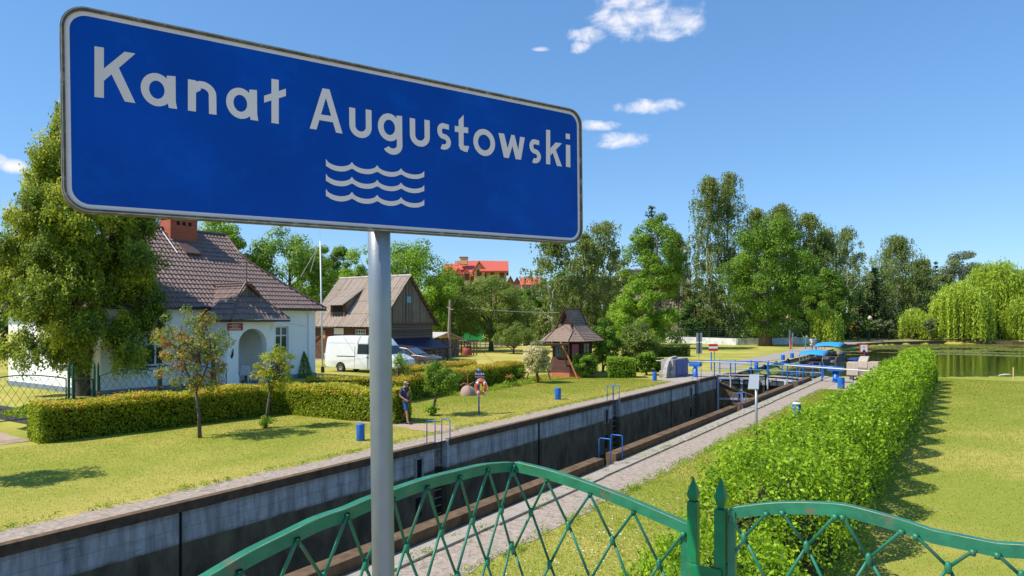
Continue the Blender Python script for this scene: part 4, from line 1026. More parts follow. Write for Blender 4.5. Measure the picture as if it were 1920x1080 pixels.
def shrub(label, loc, H, R, seed, lm, leaf=.1, nc=40, per=120, name='shrub', cat='shrub', group=None, stems=5, stem_h=.25, sq=.8, m_bark='bark'):
    rng = np.random.default_rng(seed); t = thing(name, label, cat, loc, 0, group); clumps = []
    for _ in range(nc):
        d = rdir(rng, 1)[0]; q = rng.uniform(.3, 1) ** .5; clumps.append((np.array([d[0] * R * q * .85, d[1] * R * q * .85, H * .52 + d[2] * q * H * .42]), R * rng.uniform(.2, .34)))
    crown_mesh('foliage', clumps, per, leaf, M[lm], rng, t, squash=sq)
    b = MB()
    for k in range(stems):
        c = clumps[k * 3 % len(clumps)][0]; b.tube([(rng.normal() * .06, rng.normal() * .06, -.05), tuple(c * np.array([.3, .3, .5])), tuple(c)], [.03 + H * .008, .03, .01], 6, cap=False)
    b.build('stems', M[m_bark], t, True); return t
def box_hedge(label, pts, w, h, z0, leaf, dens, seed, lm='l_hedge', name='clipped_hedge', group=None, lump=.06, tops=.35, taper_end=None):
    """hedge following pts (XY), width w, height h"""
    rng = np.random.default_rng(seed); t = thing(name, label, 'hedge', (pts[0][0], pts[0][1], 0), 0, group)
    P = []; Oo = []; T = []; core = MB(); o = np.array([pts[0][0], pts[0][1], 0])
    for (a, b_) in zip(pts[:-1], pts[1:]):
        a = np.array([a[0], a[1], 0.]); b_ = np.array([b_[0], b_[1], 0.]); L = np.linalg.norm(b_ - a); d = (b_ - a) / L; nn = np.array([-d[1], d[0], 0])
        for face, area in (('s+', L * h), ('s-', L * h), ('top', L * w), ('e0', w * h), ('e1', w * h)):
            n = int(area * dens * (1.25 if face == 'top' else 1)); u, v = rng.uniform(0, 1, n), rng.uniform(0, 1, n); dep = rng.exponential(.07, n)[:, None] - .05
            if face in ('s+', 's-'):
                sg = 1 if face == 's+' else -1; wob = (np.sin(u * L * 2.1 + seed) * np.sin(v * 5 + u * L) * lump)[:, None]
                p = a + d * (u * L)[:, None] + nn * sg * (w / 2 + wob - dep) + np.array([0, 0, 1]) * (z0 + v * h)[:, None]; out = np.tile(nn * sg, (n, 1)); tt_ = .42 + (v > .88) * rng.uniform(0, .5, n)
            elif face == 'top':
                wob = (np.sin(u * L * 1.7 + seed) * lump)[:, None] + np.abs(rng.normal(size=(n, 1))) * .05
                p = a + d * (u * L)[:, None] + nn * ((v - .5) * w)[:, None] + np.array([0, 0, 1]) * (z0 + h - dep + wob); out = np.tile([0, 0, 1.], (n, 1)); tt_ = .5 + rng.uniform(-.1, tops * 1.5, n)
            else:
                sg = -1 if face == 'e0' else 1; p = (a if sg < 0 else b_) + d * sg * (-dep) + nn * ((u - .5) * w)[:, None] + np.array([0, 0, 1]) * (z0 + v * h)[:, None]; out = np.tile(d * sg, (n, 1)); tt_ = np.full(n, .45)
            P.append(p - o); Oo.append(out); T.append(tt_ + rng.normal(size=n) * .15)
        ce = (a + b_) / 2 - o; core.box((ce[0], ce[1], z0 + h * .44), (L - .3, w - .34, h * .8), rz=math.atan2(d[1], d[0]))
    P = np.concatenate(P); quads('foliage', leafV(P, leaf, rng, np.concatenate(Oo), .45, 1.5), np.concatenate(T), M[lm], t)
    core.build('light_blocking_core', M['blockcore'], t); return t  # solid dark box added inside the leaves to block light
M['blockcore'] = mat('dark light blocking core', (.02, .018, .008), .95, var=.5, nscale=20)  # for the added cores that stop light inside the hedges
def big_hedge():
    """row of rounded bushes grown into one long hedge on the right of the stone path"""
    rng = np.random.default_rng(11); t = thing('privet_hedge', 'long bright green unclipped hedge of merged round bushes between path and lawn', 'hedge', C(0, 2.45), PHI)
    P = []; Oo = []; T = []; Z_ = []; sz = []
    s0, s1 = 8.2, 53.0; per = 2.62; s = s0; c0 = 11.2
    def prof(sv):
        ph = 2 * PI * (sv - c0) / per; bump = (np.cos(ph) * .5 + .5) ** .7
        rise = np.clip((sv - s0) / 3.2, 0, 1); rise = rise * rise * (3 - 2 * rise)
        h = (1.02 + .86 * rise) - .22 + .42 * bump + .06 * np.sin(sv * 1.3) + .03 * np.sin(sv * 3.1)
        wr = .42 + .62 * bump; fl_ = np.clip((sv - 14.5) / 6, 0, 1); wl = 1.18 - .50 * fl_ * fl_ * (3 - 2 * fl_) + .14 * bump + .1 * np.sin(sv * .9 + 1)
        return h, wr, wl
    while s < s1:
        d = max(8.0, s); step = .25; ls = .058 + .0021 * (s - 8)
        n = int(step * 5.6 / (ls * ls) * 2.1); sv = s + rng.uniform(0, step, n); h, wr, wl = prof(sv)
        ph = rng.uniform(0, 1, n) * PI * 1.0; cx = np.cos(ph); sy = np.sin(ph)
        ex = np.sign(cx) * np.abs(cx) ** .62; ey = np.abs(sy) ** .66
        un = rng.uniform(0, 1, n) < .5; e2 = rng.uniform(-1, 1, n); ex = np.where(un, e2, ex); cc_ = np.abs(e2) ** (1 / .62); ey = np.where(un, np.sqrt(np.maximum(0, 1 - cc_ ** 2)) ** .66, ey)
        w = np.where(ex > 0, wl, wr)
        dep = 1 - np.clip(rng.exponential(.07, n) - .06, -.05, .5) * 1.0
        lum = 1 + .09 * np.sin(sv * 5.1 + ph * 7) * np.sin(ph * 9 + sv * 2.3) + .05 * np.sin(sv * 11 + ph * 15)
        y = ex * w * dep * lum; z = ey * h * dep * lum
        P.append(np.stack([sv, y, np.maximum(z, .04)], 1)); Oo.append(unit(np.stack([rng.normal(size=n) * .3, ex, ey * 1.1 + .1], 1))); sz.append(np.full(n, ls * 1.12)); T.append(.5 + .25 * np.sin(sv * 1.7 + ph * 3) * np.sin(ph * 5) + rng.normal(size=n) * .24)
        s += step
    # shoots standing proud of the surface
    ns = 2600; sv = s0 + .8 + (s1 - s0 - 1) * rng.uniform(0, 1, ns) ** 1.6; h, wr, wl = prof(sv); ph = rng.uniform(.12, .9, ns) * PI; cx = np.cos(ph); ex = np.sign(cx) * np.abs(cx) ** .62; ey = np.abs(np.sin(ph)) ** .66
    w = np.where(cx > 0, wl, wr)
    for k in range(6):
        f = 1 + .02 + .022 * k; jit = rng.normal(size=(ns, 3)) * .018
        P.append(np.stack([sv, ex * w * f, ey * h * f + .012 * k], 1) + jit); Oo.append(rdir(rng, ns)); sz.append((.058 + .0021 * (sv - 8)) * 1.0); T.append(.75 + rng.normal(size=ns) * .15)
    # the far end cap and the near end cap
    for se, sg in ((s1, 1), (s0, -1)):
        h, wr, wl = prof(np.array([se])); n = 5200 if sg > 0 else 7500; r = rng.uniform(0, 1, n) ** .5; ph = rng.uniform(0, 1, n) * PI; cx = np.cos(ph) * r; w = np.where(cx > 0, wl[0], wr[0])
        P.append(np.stack([se + sg * (1 - r) * .6 + rng.normal(size=n) * .04, cx * w, np.sin(ph) * r * h[0]], 1)); Oo.append(np.tile([sg * 1., 0, .3], (n, 1))); sz.append(np.full(n, .065 if sg < 0 else .13)); T.append(.5 + rng.normal(size=n) * .2)
    P = np.concatenate(P); quads('foliage', leafV(P, np.concatenate(sz), rng, np.concatenate(Oo), .42, 1.75), np.concatenate(T), M['l_big'], t)
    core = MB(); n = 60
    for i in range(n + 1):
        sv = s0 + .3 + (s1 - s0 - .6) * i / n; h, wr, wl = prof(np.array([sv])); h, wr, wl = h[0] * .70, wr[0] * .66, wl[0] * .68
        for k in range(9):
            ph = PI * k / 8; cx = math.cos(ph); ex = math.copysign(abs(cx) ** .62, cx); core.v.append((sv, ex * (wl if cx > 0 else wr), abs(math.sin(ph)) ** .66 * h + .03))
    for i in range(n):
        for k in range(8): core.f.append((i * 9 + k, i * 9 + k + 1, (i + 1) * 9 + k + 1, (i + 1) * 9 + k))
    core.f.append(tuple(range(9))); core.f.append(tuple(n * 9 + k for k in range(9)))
    core.build('light_blocking_core', M['blockcore'], t)  # unseen solid filling, added so no light passes through the hedge
big_hedge()
# clipped hedges on the lawn side
def LK(*st_): return [tuple(C(a, b)[:2]) for a, b in st_]
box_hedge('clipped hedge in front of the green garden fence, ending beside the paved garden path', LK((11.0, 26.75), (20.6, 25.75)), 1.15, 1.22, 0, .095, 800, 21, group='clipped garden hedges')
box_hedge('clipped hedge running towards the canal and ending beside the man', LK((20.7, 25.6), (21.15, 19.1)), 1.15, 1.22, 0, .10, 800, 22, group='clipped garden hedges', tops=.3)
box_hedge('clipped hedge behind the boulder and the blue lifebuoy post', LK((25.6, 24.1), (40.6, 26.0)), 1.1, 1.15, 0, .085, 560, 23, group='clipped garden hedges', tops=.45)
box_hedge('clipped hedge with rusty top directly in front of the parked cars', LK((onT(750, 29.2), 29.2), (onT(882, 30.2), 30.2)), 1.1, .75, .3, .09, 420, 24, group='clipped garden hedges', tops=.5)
box_hedge('low ragged hedge at the foot of the white house wall', [tuple(G(575, 736, .1)[:2]), tuple(G(700, 732, .1)[:2])], .8, .75, .1, .09, 330, 25, group='clipped garden hedges', tops=.4)
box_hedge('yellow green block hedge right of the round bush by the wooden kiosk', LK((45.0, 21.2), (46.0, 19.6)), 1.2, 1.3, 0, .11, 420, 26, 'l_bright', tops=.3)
box_hedge('dark low hedge on the lawn behind the concrete block', LK((70, 28.5), (73.5, 25.2)), 1.4, 1.2, 0, .16, 160, 27, 'l_dark')
# near garden trees with visible stems
def small_tree(label, px, py, H, crown, lean, seed, lm, leaf, nb, per, name, base_shoots=0, cr=.28, z=0):
    """crown = (centre z, radius xy, radius z)"""
    rng = np.random.default_rng(seed); t = thing(name, label, 'small tree', G(px, py, z)); cz, rx, rz_ = crown; b = MB(); clumps = []
    lx, ly = lean; base = np.array([0, 0, -.05]); fork = np.array([lx * .5, ly * .5, cz - rz_ * .9])
    b.tube([base, fork * np.array([.4, .4, .5]) + np.array([.02, 0, 0]), fork], [.075, .06, .05], 8)
    for i in range(5):
        a = 2 * PI * i / 5 + rng.uniform(-.4, .4); mid = fork + np.array([math.cos(a) * rx * .4, math.sin(a) * rx * .4, rz_ * .8]) + np.array([lx, ly, 0]) * .3
        b.tube([fork, (fork + mid) / 2 + rng.normal(size=3) * .05, mid], [.04, .03, .022], 6, cap=False)
        for j in range(nb):
            d = rdir(rng, 1)[0]; q = rng.uniform(.45, 1); tip = np.array([lx + d[0] * rx * q, ly + d[1] * rx * q, cz + d[2] * rz_ * q])
            b.tube([mid, (mid + tip) / 2 + rng.normal(size=3) * .06, tip], [.02, .012, .005], 4, cap=False); clumps.append((tip, cr * rng.uniform(.7, 1.2)))
    crown_mesh('crown', clumps, per, leaf, M[lm], rng, t, squash=.9)
    if base_shoots:
        crown_mesh('base_shoots', [(np.array([rng.normal() * .15, rng.normal() * .15, rng.uniform(.1, .4)]), .2) for _ in range(base_shoots)], 60, leaf, M['l_bright'], rng, t)
    b.build('trunk', M['bark'], t, True); return t
small_tree('lilac tree with rusty seed heads in front of the house porch, tallest garden tree', 375, 821, 4.6, (3.05, 1.38, 1.6), (-.35, .1), 31, 'l_red', .085, 20, 62, 'lilac_tree', 0, .27)
small_tree('small lilac tree with leafy shoots at its foot, beside the corner of the hedges', 497, 802, 3, (2.25, .78, .98), (.38, 0), 32, 'l_hedge', .075, 14, 58, 'lilac_tree', 7, .2)
small_tree('leaning young tree with leafy lower trunk right of the man', 808, 779, 2.6, (1.6, .9, .8), (.5, .1), 33, 'l_mid', .085, 13, 66, 'garden_tree', 12, .24)
small_tree('small dark leafy tree between the sign pole and the van hedge', 742, 748, 2.6, (1.6, .75, 1.0), (0, .1), 34, 'l_mid', .08, 7, 90, 'garden_tree', 10, .3)
def conifer_bush():
    rng = np.random.default_rng(41); t = thing('dwarf_spruce', 'small cone shaped spruce beside the right corner of the white house', 'dwarf conifer', Vector((-12.3, 41.0, .45)))
    n = 5200; v = rng.uniform(0, 1, n) ** 1.4; a = rng.uniform(0, 2 * PI, n); r = .62 * (1 - v) ** .85 * rng.uniform(.75, 1.05, n)
    P = np.stack([r * np.cos(a), r * np.sin(a), .05 + v * 1.75], 1); quads('foliage', leafV(P, .07, rng, unit(np.stack([np.cos(a), np.sin(a), np.full(n, .5)], 1)), .5, 2), .4 + rng.normal(size=n) * .25, M['l_bright'], t)
    MB().tube([(0, 0, -.1), (0, 0, 1.2)], [.06, .02], 6).build('trunk', M['bark'], t)
conifer_bush()
def thuja():
    rng = np.random.default_rng(51); Y = 31.7; loc = Tpos(153, None, Y, .45); t = thing('thuja_tree', 'huge yellow green thuja with dark forked trunk in front of the white house', 'conifer', loc)
    H, R = 13.4, 3.55; clumps = []
    for _ in range(330):
        v = rng.uniform(0, 1) ** .85; z = 2.0 + v * (H - 2.1); pr = R * (math.sin(PI * min(1, .30 + v * .70)) ** .75) * (1 - .12 * v); a = rng.uniform(0, 2 * PI); q = rng.uniform(.3, 1.0) ** .5 * pr * (.9 + .16 * math.sin(a * 3 + z * 1.3))
        lowlift = .9 * max(0, 1 - v * 6) * rng.uniform(0, 1)
        clumps.append((np.array([q * math.cos(a), q * math.sin(a), z - lowlift * .3]), rng.uniform(.5, .95)))
    P = []; Oo = []; T = []
    for c, r in clumps:
        n = 800; k = 34; sub = rdir(rng, k) * r * rng.uniform(.3, 1, (k, 1)); st = rng.uniform(0, 1)
        idx = rng.integers(0, k, n); p = c + sub[idx] + np.stack([rng.normal(size=n) * .09, rng.normal(size=n) * .09, rng.normal(size=n) * .15], 1)
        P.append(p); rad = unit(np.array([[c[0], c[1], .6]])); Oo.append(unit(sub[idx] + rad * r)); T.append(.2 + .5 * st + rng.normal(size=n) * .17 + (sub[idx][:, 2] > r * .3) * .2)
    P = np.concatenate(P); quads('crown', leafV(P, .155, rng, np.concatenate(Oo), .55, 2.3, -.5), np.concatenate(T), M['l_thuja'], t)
    b = MB(); b.tube([(0, 0, -.35), (0, 0, .3), (-.05, 0, 1.2), (-.05, 0, 1.7)], [.5, .38, .34, .36], 14); b.tube([(-.1, 0, 1.45), (-.42, .05, 2.6), (-.6, 0, 6)], [.26, .22, .1], 10); b.tube([(.05, 0, 1.45), (.4, .0, 2.6), (.3, .1, 7.5), (.1, 0, 12)], [.27, .23, .15, .03], 10)
    limb_tubes(b, [(0, 0, 1.5), (0, 0, 6), (0, 0, 12)], [.4, .25, .05], [c[0] for c in clumps[:50]], rng, 5, .3)
    b.build('trunk', M['bark'], t, True)
thuja()
# tree casting the shade at the lower left corner (stands just outside the picture)
small_tree('young leafy tree on the lawn whose shade falls at the lower left', -190, 912, 4, (3.6, 1.25, 1.0), (.1, .1), 36, 'l_mid', .09, 9, 130, 'garden_tree', 0, .35)
# ---- trees behind, each at its own depth: (kind, px, Y, top py, half width px, crown base py ...)
def bg():
    R_ = tree_round
    def rt(label, px, Y, top, hw, cbpy, seed, lm, leaf, nc=70, per=170, group=None, name='broadleaf_tree', cat='tree', bark='bark', tr=None, tp=.8):
        return R_(label, cat, Tpos(px, None, Y), Hh(top, Y), Rr(hw, Y), max(.4, Hh(cbpy, Y)), seed, lm, leaf, nc, per, tr, bark, name, group, top=tp)
    rt('light green treetop just right of the house chimney', 410, 72, 398, 72, 560, 61, 'l_bright', .26, 85, 190)
    rt('leafy tree far behind the left lawn, left of the thuja', -260, 92, 430, 80, 640, 151, 'l_mid', .34, 70)
    rt('tall leafy tree behind the thuja crown', 90, 88, 420, 70, 640, 152, 'l_mid', .32, 70)
    rt('dark treetop behind the left end of the brown house roof', 292, 70, 396, 62, 560, 62, 'l_dark', .3, 70)
    rt('dense dark maple behind the flagpole between house and barn', 543, 74, 424, 88, 640, 63, 'l_mid', .25, 110, 210)
    rt('rounded treetop right behind the upper half of the flagpole', 622, 88, 452, 52, 640, 64, 'l_mid', .28, 70)
    rt('green treetop directly behind the sign pole above the barn', 683, 84, 455, 55, 640, 65, 'l_bright', .27, 75)
    rt('large bright maple towering behind the gable of the wooden barn', 775, 80, 450, 92, 645, 66, 'l_bright', .25, 120, 230)
    rt('darker tree under the red roofed hotel, right of the large maple', 848, 96, 505, 48, 650, 67, 'l_mid', .3, 70)
    rt('old orchard tree with dark straight trunk in the sunny meadow', 921, 83, 515, 72, 632, 68, 'l_apple', .19, 105, 230, tr=.30)
    rt('orchard tree behind the wooden utility pole', 852, 90, 548, 38, 632, 69, 'l_apple', .2, 60, 170, tr=.22)
    rt('small apple tree right of the old orchard tree', 963, 76, 608, 44, 645, 70, 'l_apple', .16, 50, 170, tr=.12)
    rt('bright treetop behind the orchard trees and below the hotel', 930, 104, 515, 42, 640, 71, 'l_bright', .3, 60)
    rt('round green tree filling the row behind the leftmost birch', 1062, 118, 500, 50, 650, 141, 'l_mid', .36, 80)
    rt('green tree behind the kiosk between the birches', 1120, 120, 505, 46, 650, 142, 'l_mid', .36, 80)
    rt('green tree under the pair of tall birches', 1318, 130, 520, 42, 650, 144, 'l_mid', .36, 70)
    rt('dark green tree low between the flats and the tall birches', 1302, 116, 560, 30, 650, 149, 'l_dark', .32, 60)
    rt('green tree left of the spruce top above the kiosk', 1160, 132, 470, 40, 650, 150, 'l_birch', .38, 70)
    tree_birch('birch rising behind the left half of the oak crown', Tpos(1418, None, 124), Hh(392, 124), Rr(50, 124), Hh(620, 124), 153, nc=170)
    tree_birch('birch between the oak group and the mistletoe birch', Tpos(1549, None, 130), Hh(432, 130), Rr(46, 130), Hh(620, 130), 154, nc=190)
    tree_birch('birch behind the right side of the big green maple', Tpos(1270, None, 126), Hh(440, 126), Rr(36, 126), Hh(560, 126), 155, nc=110)
    rt('tree behind the shore birches, left of the spruce tip', 1738, 172, 500, 50, 640, 156, 'l_mid', .42, 80)
    rt('green tree right beside the oak crown, farther back', 1500, 134, 470, 50, 650, 145, 'l_mid', .36, 90)
    rt('pale green tree behind the sparse mistletoe birch', 1580, 150, 505, 48, 650, 146, 'l_birch', .4, 80)
    rt('tree filling the gap between spruce and large shore birch', 1665, 162, 500, 50, 650, 147, 'l_mid', .42, 80)
    rt('bright tree behind the left end of the barn roof', 590, 92, 470, 46, 650, 148, 'l_mid', .3, 70)
    rt('dark tree behind the orchard next to the leftmost birch', 990, 108, 540, 38, 650, 72, 'l_mid', .3, 60)
    B = tree_birch
    B('leftmost birch of the row behind the kiosk, touching the sign corner', Tpos(1035, None, 96), Hh(432, 96), Rr(62, 96), Hh(640, 96), 73, nc=130)
    B('birch with pale bare trunk right above the kiosk roof', Tpos(1098, None, 100), Hh(440, 100), Rr(52, 100), Hh(640, 100), 74, nc=120)
    B('tall full birch between the kiosk and the spruce top', Tpos(1132, None, 104), Hh(412, 104), Rr(58, 104), Hh(640, 104), 75, nc=130)
    tree_spruce('pointed spruce top rising behind the big green maple', Tpos(1222, None, 122), Hh(382, 122), Rr(92, 122), Hh(600, 122), 76, leaf=.4)
    rt('big green maple in front of the beige flats', 1232, 92, 402, 58, 570, 77, 'l_mid', .26, 110, 200, tr=.3)
    rt('bright broad young tree between kiosk bushes and beige flats', 1204, 66, 524, 58, 655, 78, 'l_bright', .21, 85, 220, tr=.15)
    B('tallest left birch of the pair above the white park wall', Tpos(1328, None, 118), Hh(334, 118), Rr(54, 118), Hh(640, 118), 79, nc=190, strands=5)
    B('tallest right birch of the pair above the white park wall', Tpos(1366, None, 120), Hh(325, 120), Rr(54, 120), Hh(640, 120), 80, nc=190, strands=5)
    rt('broad dark oak with a thick trunk standing before the park wall', 1435, 102, 400, 80, 622, 81, 'l_mid', .29, 150, 230, tr=.85)
    B('pale birch behind the oak, left of the two', Tpos(1468, None, 126), Hh(386, 126), Rr(60, 126), Hh(620, 126), 82, nc=230)
    B('pale birch behind the oak, right of the two', Tpos(1516, None, 128), Hh(402, 128), Rr(60, 128), Hh(620, 128), 83, nc=230)
    B('sparse old birch with mistletoe clumps by the lake', Tpos(1588, None, 138), Hh(428, 138), Rr(48, 138), Hh(610, 138), 84, nc=110)
    rt('mid green tree behind the small willow on the quay', 1548, 120, 500, 45, 645, 85, 'l_mid', .32, 80)
    tree_spruce('broad dark spruce behind the lamp and lollipop trees', Tpos(1640, None, 140), Hh(500, 140), Rr(58, 140), Hh(634, 140), 86, 'l_spruce', leaf=.42)
    rt('deep green tree filling the gap left of the broad spruce', 1592, 146, 528, 48, 648, 87, 'l_dark', .36, 80)
    B('large birch with white upper trunk above the lake shore', Tpos(1682, None, 148), Hh(444, 148), Rr(66, 148), Hh(600, 148), 88, nc=230)
    B('narrower birch right of the large lake shore birch', Tpos(1728, None, 150), Hh(488, 150), Rr(44, 150), Hh(610, 150), 89, nc=110)
    tree_spruce('thin solitary spruce tip between the birches and the grey green tree', Tpos(1755, None, 165), Hh(486, 165), Rr(18, 165), Hh(600, 165), 90, leaf=.45, levels=16, per=10)
    rt('grey green poplar crown above the big weeping willow', 1806, 170, 466, 52, 600, 91, 'l_gray', .42, 80)
    rt('dark tree behind the far lake bank left of the big willow', 1722, 158, 540, 46, 648, 92, 'l_dark', .38, 70)
    rt('dark green tree hidden deep behind the weeping willows', 1770, 168, 550, 46, 650, 93, 'l_dark', .4, 70)
    rt('leafy tree at the right picture edge behind the willows', 1925, 150, 512, 55, 640, 94, 'l_mid', .38, 70)
    Wl = tree_willow
    Wl('big weeping willow trailing to the water, left of the two large ones', Tpos(1800, None, 128), Hh(532, 128), Rr(60, 128), .2, 95, .46, 900)
    Wl('largest weeping willow at the lake, crown reaching the picture edge', Tpos(1875, None, 134), Hh(492, 134), Rr(78, 134), .2, 96, .48, 1250)
    Wl('weeping willow cut by the right picture edge', Tpos(1950, None, 126), Hh(545, 126), Rr(50, 126), .2, 97, .46, 620)
    Wl('small weeping willow behind the moored boats', Tpos(1552, None, 99), Hh(577, 99), Rr(36, 99), .2, 98, .32, 480)
    Wl('small yellow green willow alone on the far lake shore', Tpos(1711, None, 130), Hh(581, 130), Rr(36, 130), .2, 99, .40, 420)
    for k, (px, hw, top, lm, wd) in enumerate(((1594, 12, 603, 'l_red', 'brown leaved lollipop tree left of the row under the spruce'), (1609, 12, 599, 'l_gray', 'second lollipop tree of the row, next to the brown leaved one'), (1627, 15, 594, 'l_mid', 'brightest lollipop tree right below the park lamp'), (1647, 14, 598, 'l_gray', 'fourth lollipop tree of the row under the spruce'), (1667, 13, 600, 'l_gray', 'last lollipop tree of the row before the shore willow'), (1746, 13, 597, 'l_gray', 'pale lollipop tree between the two shore willows'))):
        rt(wd, px, 126, top, hw, 622, 110 + k, lm, .3, 22, 90, 'ball headed trees along the promenade', 'ball_headed_tree', 'tree', tr=.11)
    # bushes by the kiosk
    shrub('tall lilac bush right behind the wooden kiosk', Tpos(1131, None, 54), Hh(596, 54), Rr(34, 54), 121, 'l_mid', .16, 60, 150)
    shrub('tall lilac bush with fading blossom beside the concrete block', Tpos(1196, None, 55), Hh(602, 55), Rr(48, 55), 122, 'l_apple', .15, 80, 170)
    shrub('leafy bush low beside the blue bollard and the yellow hedge', Tpos(1213, None, 51), Hh(655, 51), Rr(22, 51), 123, 'l_mid', .14, 40, 120)
    shrub('round clipped bush standing right before the kiosk wall', Tpos(1097, None, 49), Hh(657, 49), Rr(27, 49), 124, 'l_mid', .11, 45, 150)
    shrub('bush with yellow leaves left of the concrete control block', Tpos(1238, None, 55), Hh(672, 55), Rr(18, 55), 125, 'l_bright', .13, 30, 100)
    shrub('little round shrub on the lawn left of the swing frame', Tpos(966, None, 46.5), 1.0, .55, 126, 'l_bright', .08, 26, 90, stems=4)
    t = shrub('cream variegated willow bush with red wrapped trunk before the swing frame', G(1009, 718), 2.35, 1.02, 127, 'l_cream', .11, 60, 140, name='variegated_bush')
    for ch in t.children:
        if ch.name.startswith('foliage'): ch.location.z = .35
    MB().tube([(0, 0, 0), (0, 0, .45)], .085, 10).build('red_wrap', M['red'], t)
    rt('dark tree at the left picture edge behind the thuja', -6, 62, 480, 45, 655, 128, 'l_dark', .22, 70)
    # far wood behind everything
    rng = np.random.default_rng(200); P = []; T = []
    for _ in range(620):
        px = rng.uniform(-900, 2600); Y = rng.uniform(178, 215); h = rng.uniform(5, 10.5) ; c = np.array([(px - 960) / F * Y, Y, h * rng.uniform(.25, .8)]); n = 130
        P.append(c + rdir(rng, n) * rng.uniform(1, 3.6, (n, 1)) * np.array([1, 1, .9])); T.append(rng.uniform(.2, .7) + rng.normal(size=n) * .15)
    P = np.concatenate(P); P[:, 2] = np.abs(P[:, 2]); tag(quads('far_woodland', leafV(P, .75, rng, None), np.concatenate(T), M['l_mid'], None), 'low dark woodland behind the park trees', None, None, 'stuff')
    rng = np.random.default_rng(201); P = []; T = []
    for (xa, xb, ya, yb, hh_, k) in ((985, 1165, 128, 145, 9, 190), (1290, 1500, 128, 140, 5, 110), (1500, 1760, 150, 170, 10, 260), (600, 900, 118, 135, 8, 160), (1245, 1500, 112, 125, 3.2, 70), (1520, 1760, 132, 150, 4.5, 110), (1740, 2000, 138, 160, 5, 90), (980, 1180, 104, 125, 3.4, 90), (640, 990, 108, 130, 3.6, 110)):
        for _ in range(k):
            px = rng.uniform(xa, xb); Y = rng.uniform(ya, yb); n = 110; c = np.array([(px - 960) / F * Y, Y, rng.uniform(.3, hh_)]); P.append(c + rdir(rng, n) * rng.uniform(.4, 1.7, (n, 1))); T.append(rng.uniform(.1, .6) + rng.normal(size=n) * .15)
    P = np.concatenate(P); P[:, 2] = np.abs(P[:, 2]); tag(quads('undergrowth', leafV(P, .42, rng, None), np.concatenate(T), M['l_dark'], None), 'dark undergrowth between the park tree trunks', None, None, 'stuff')
bg()
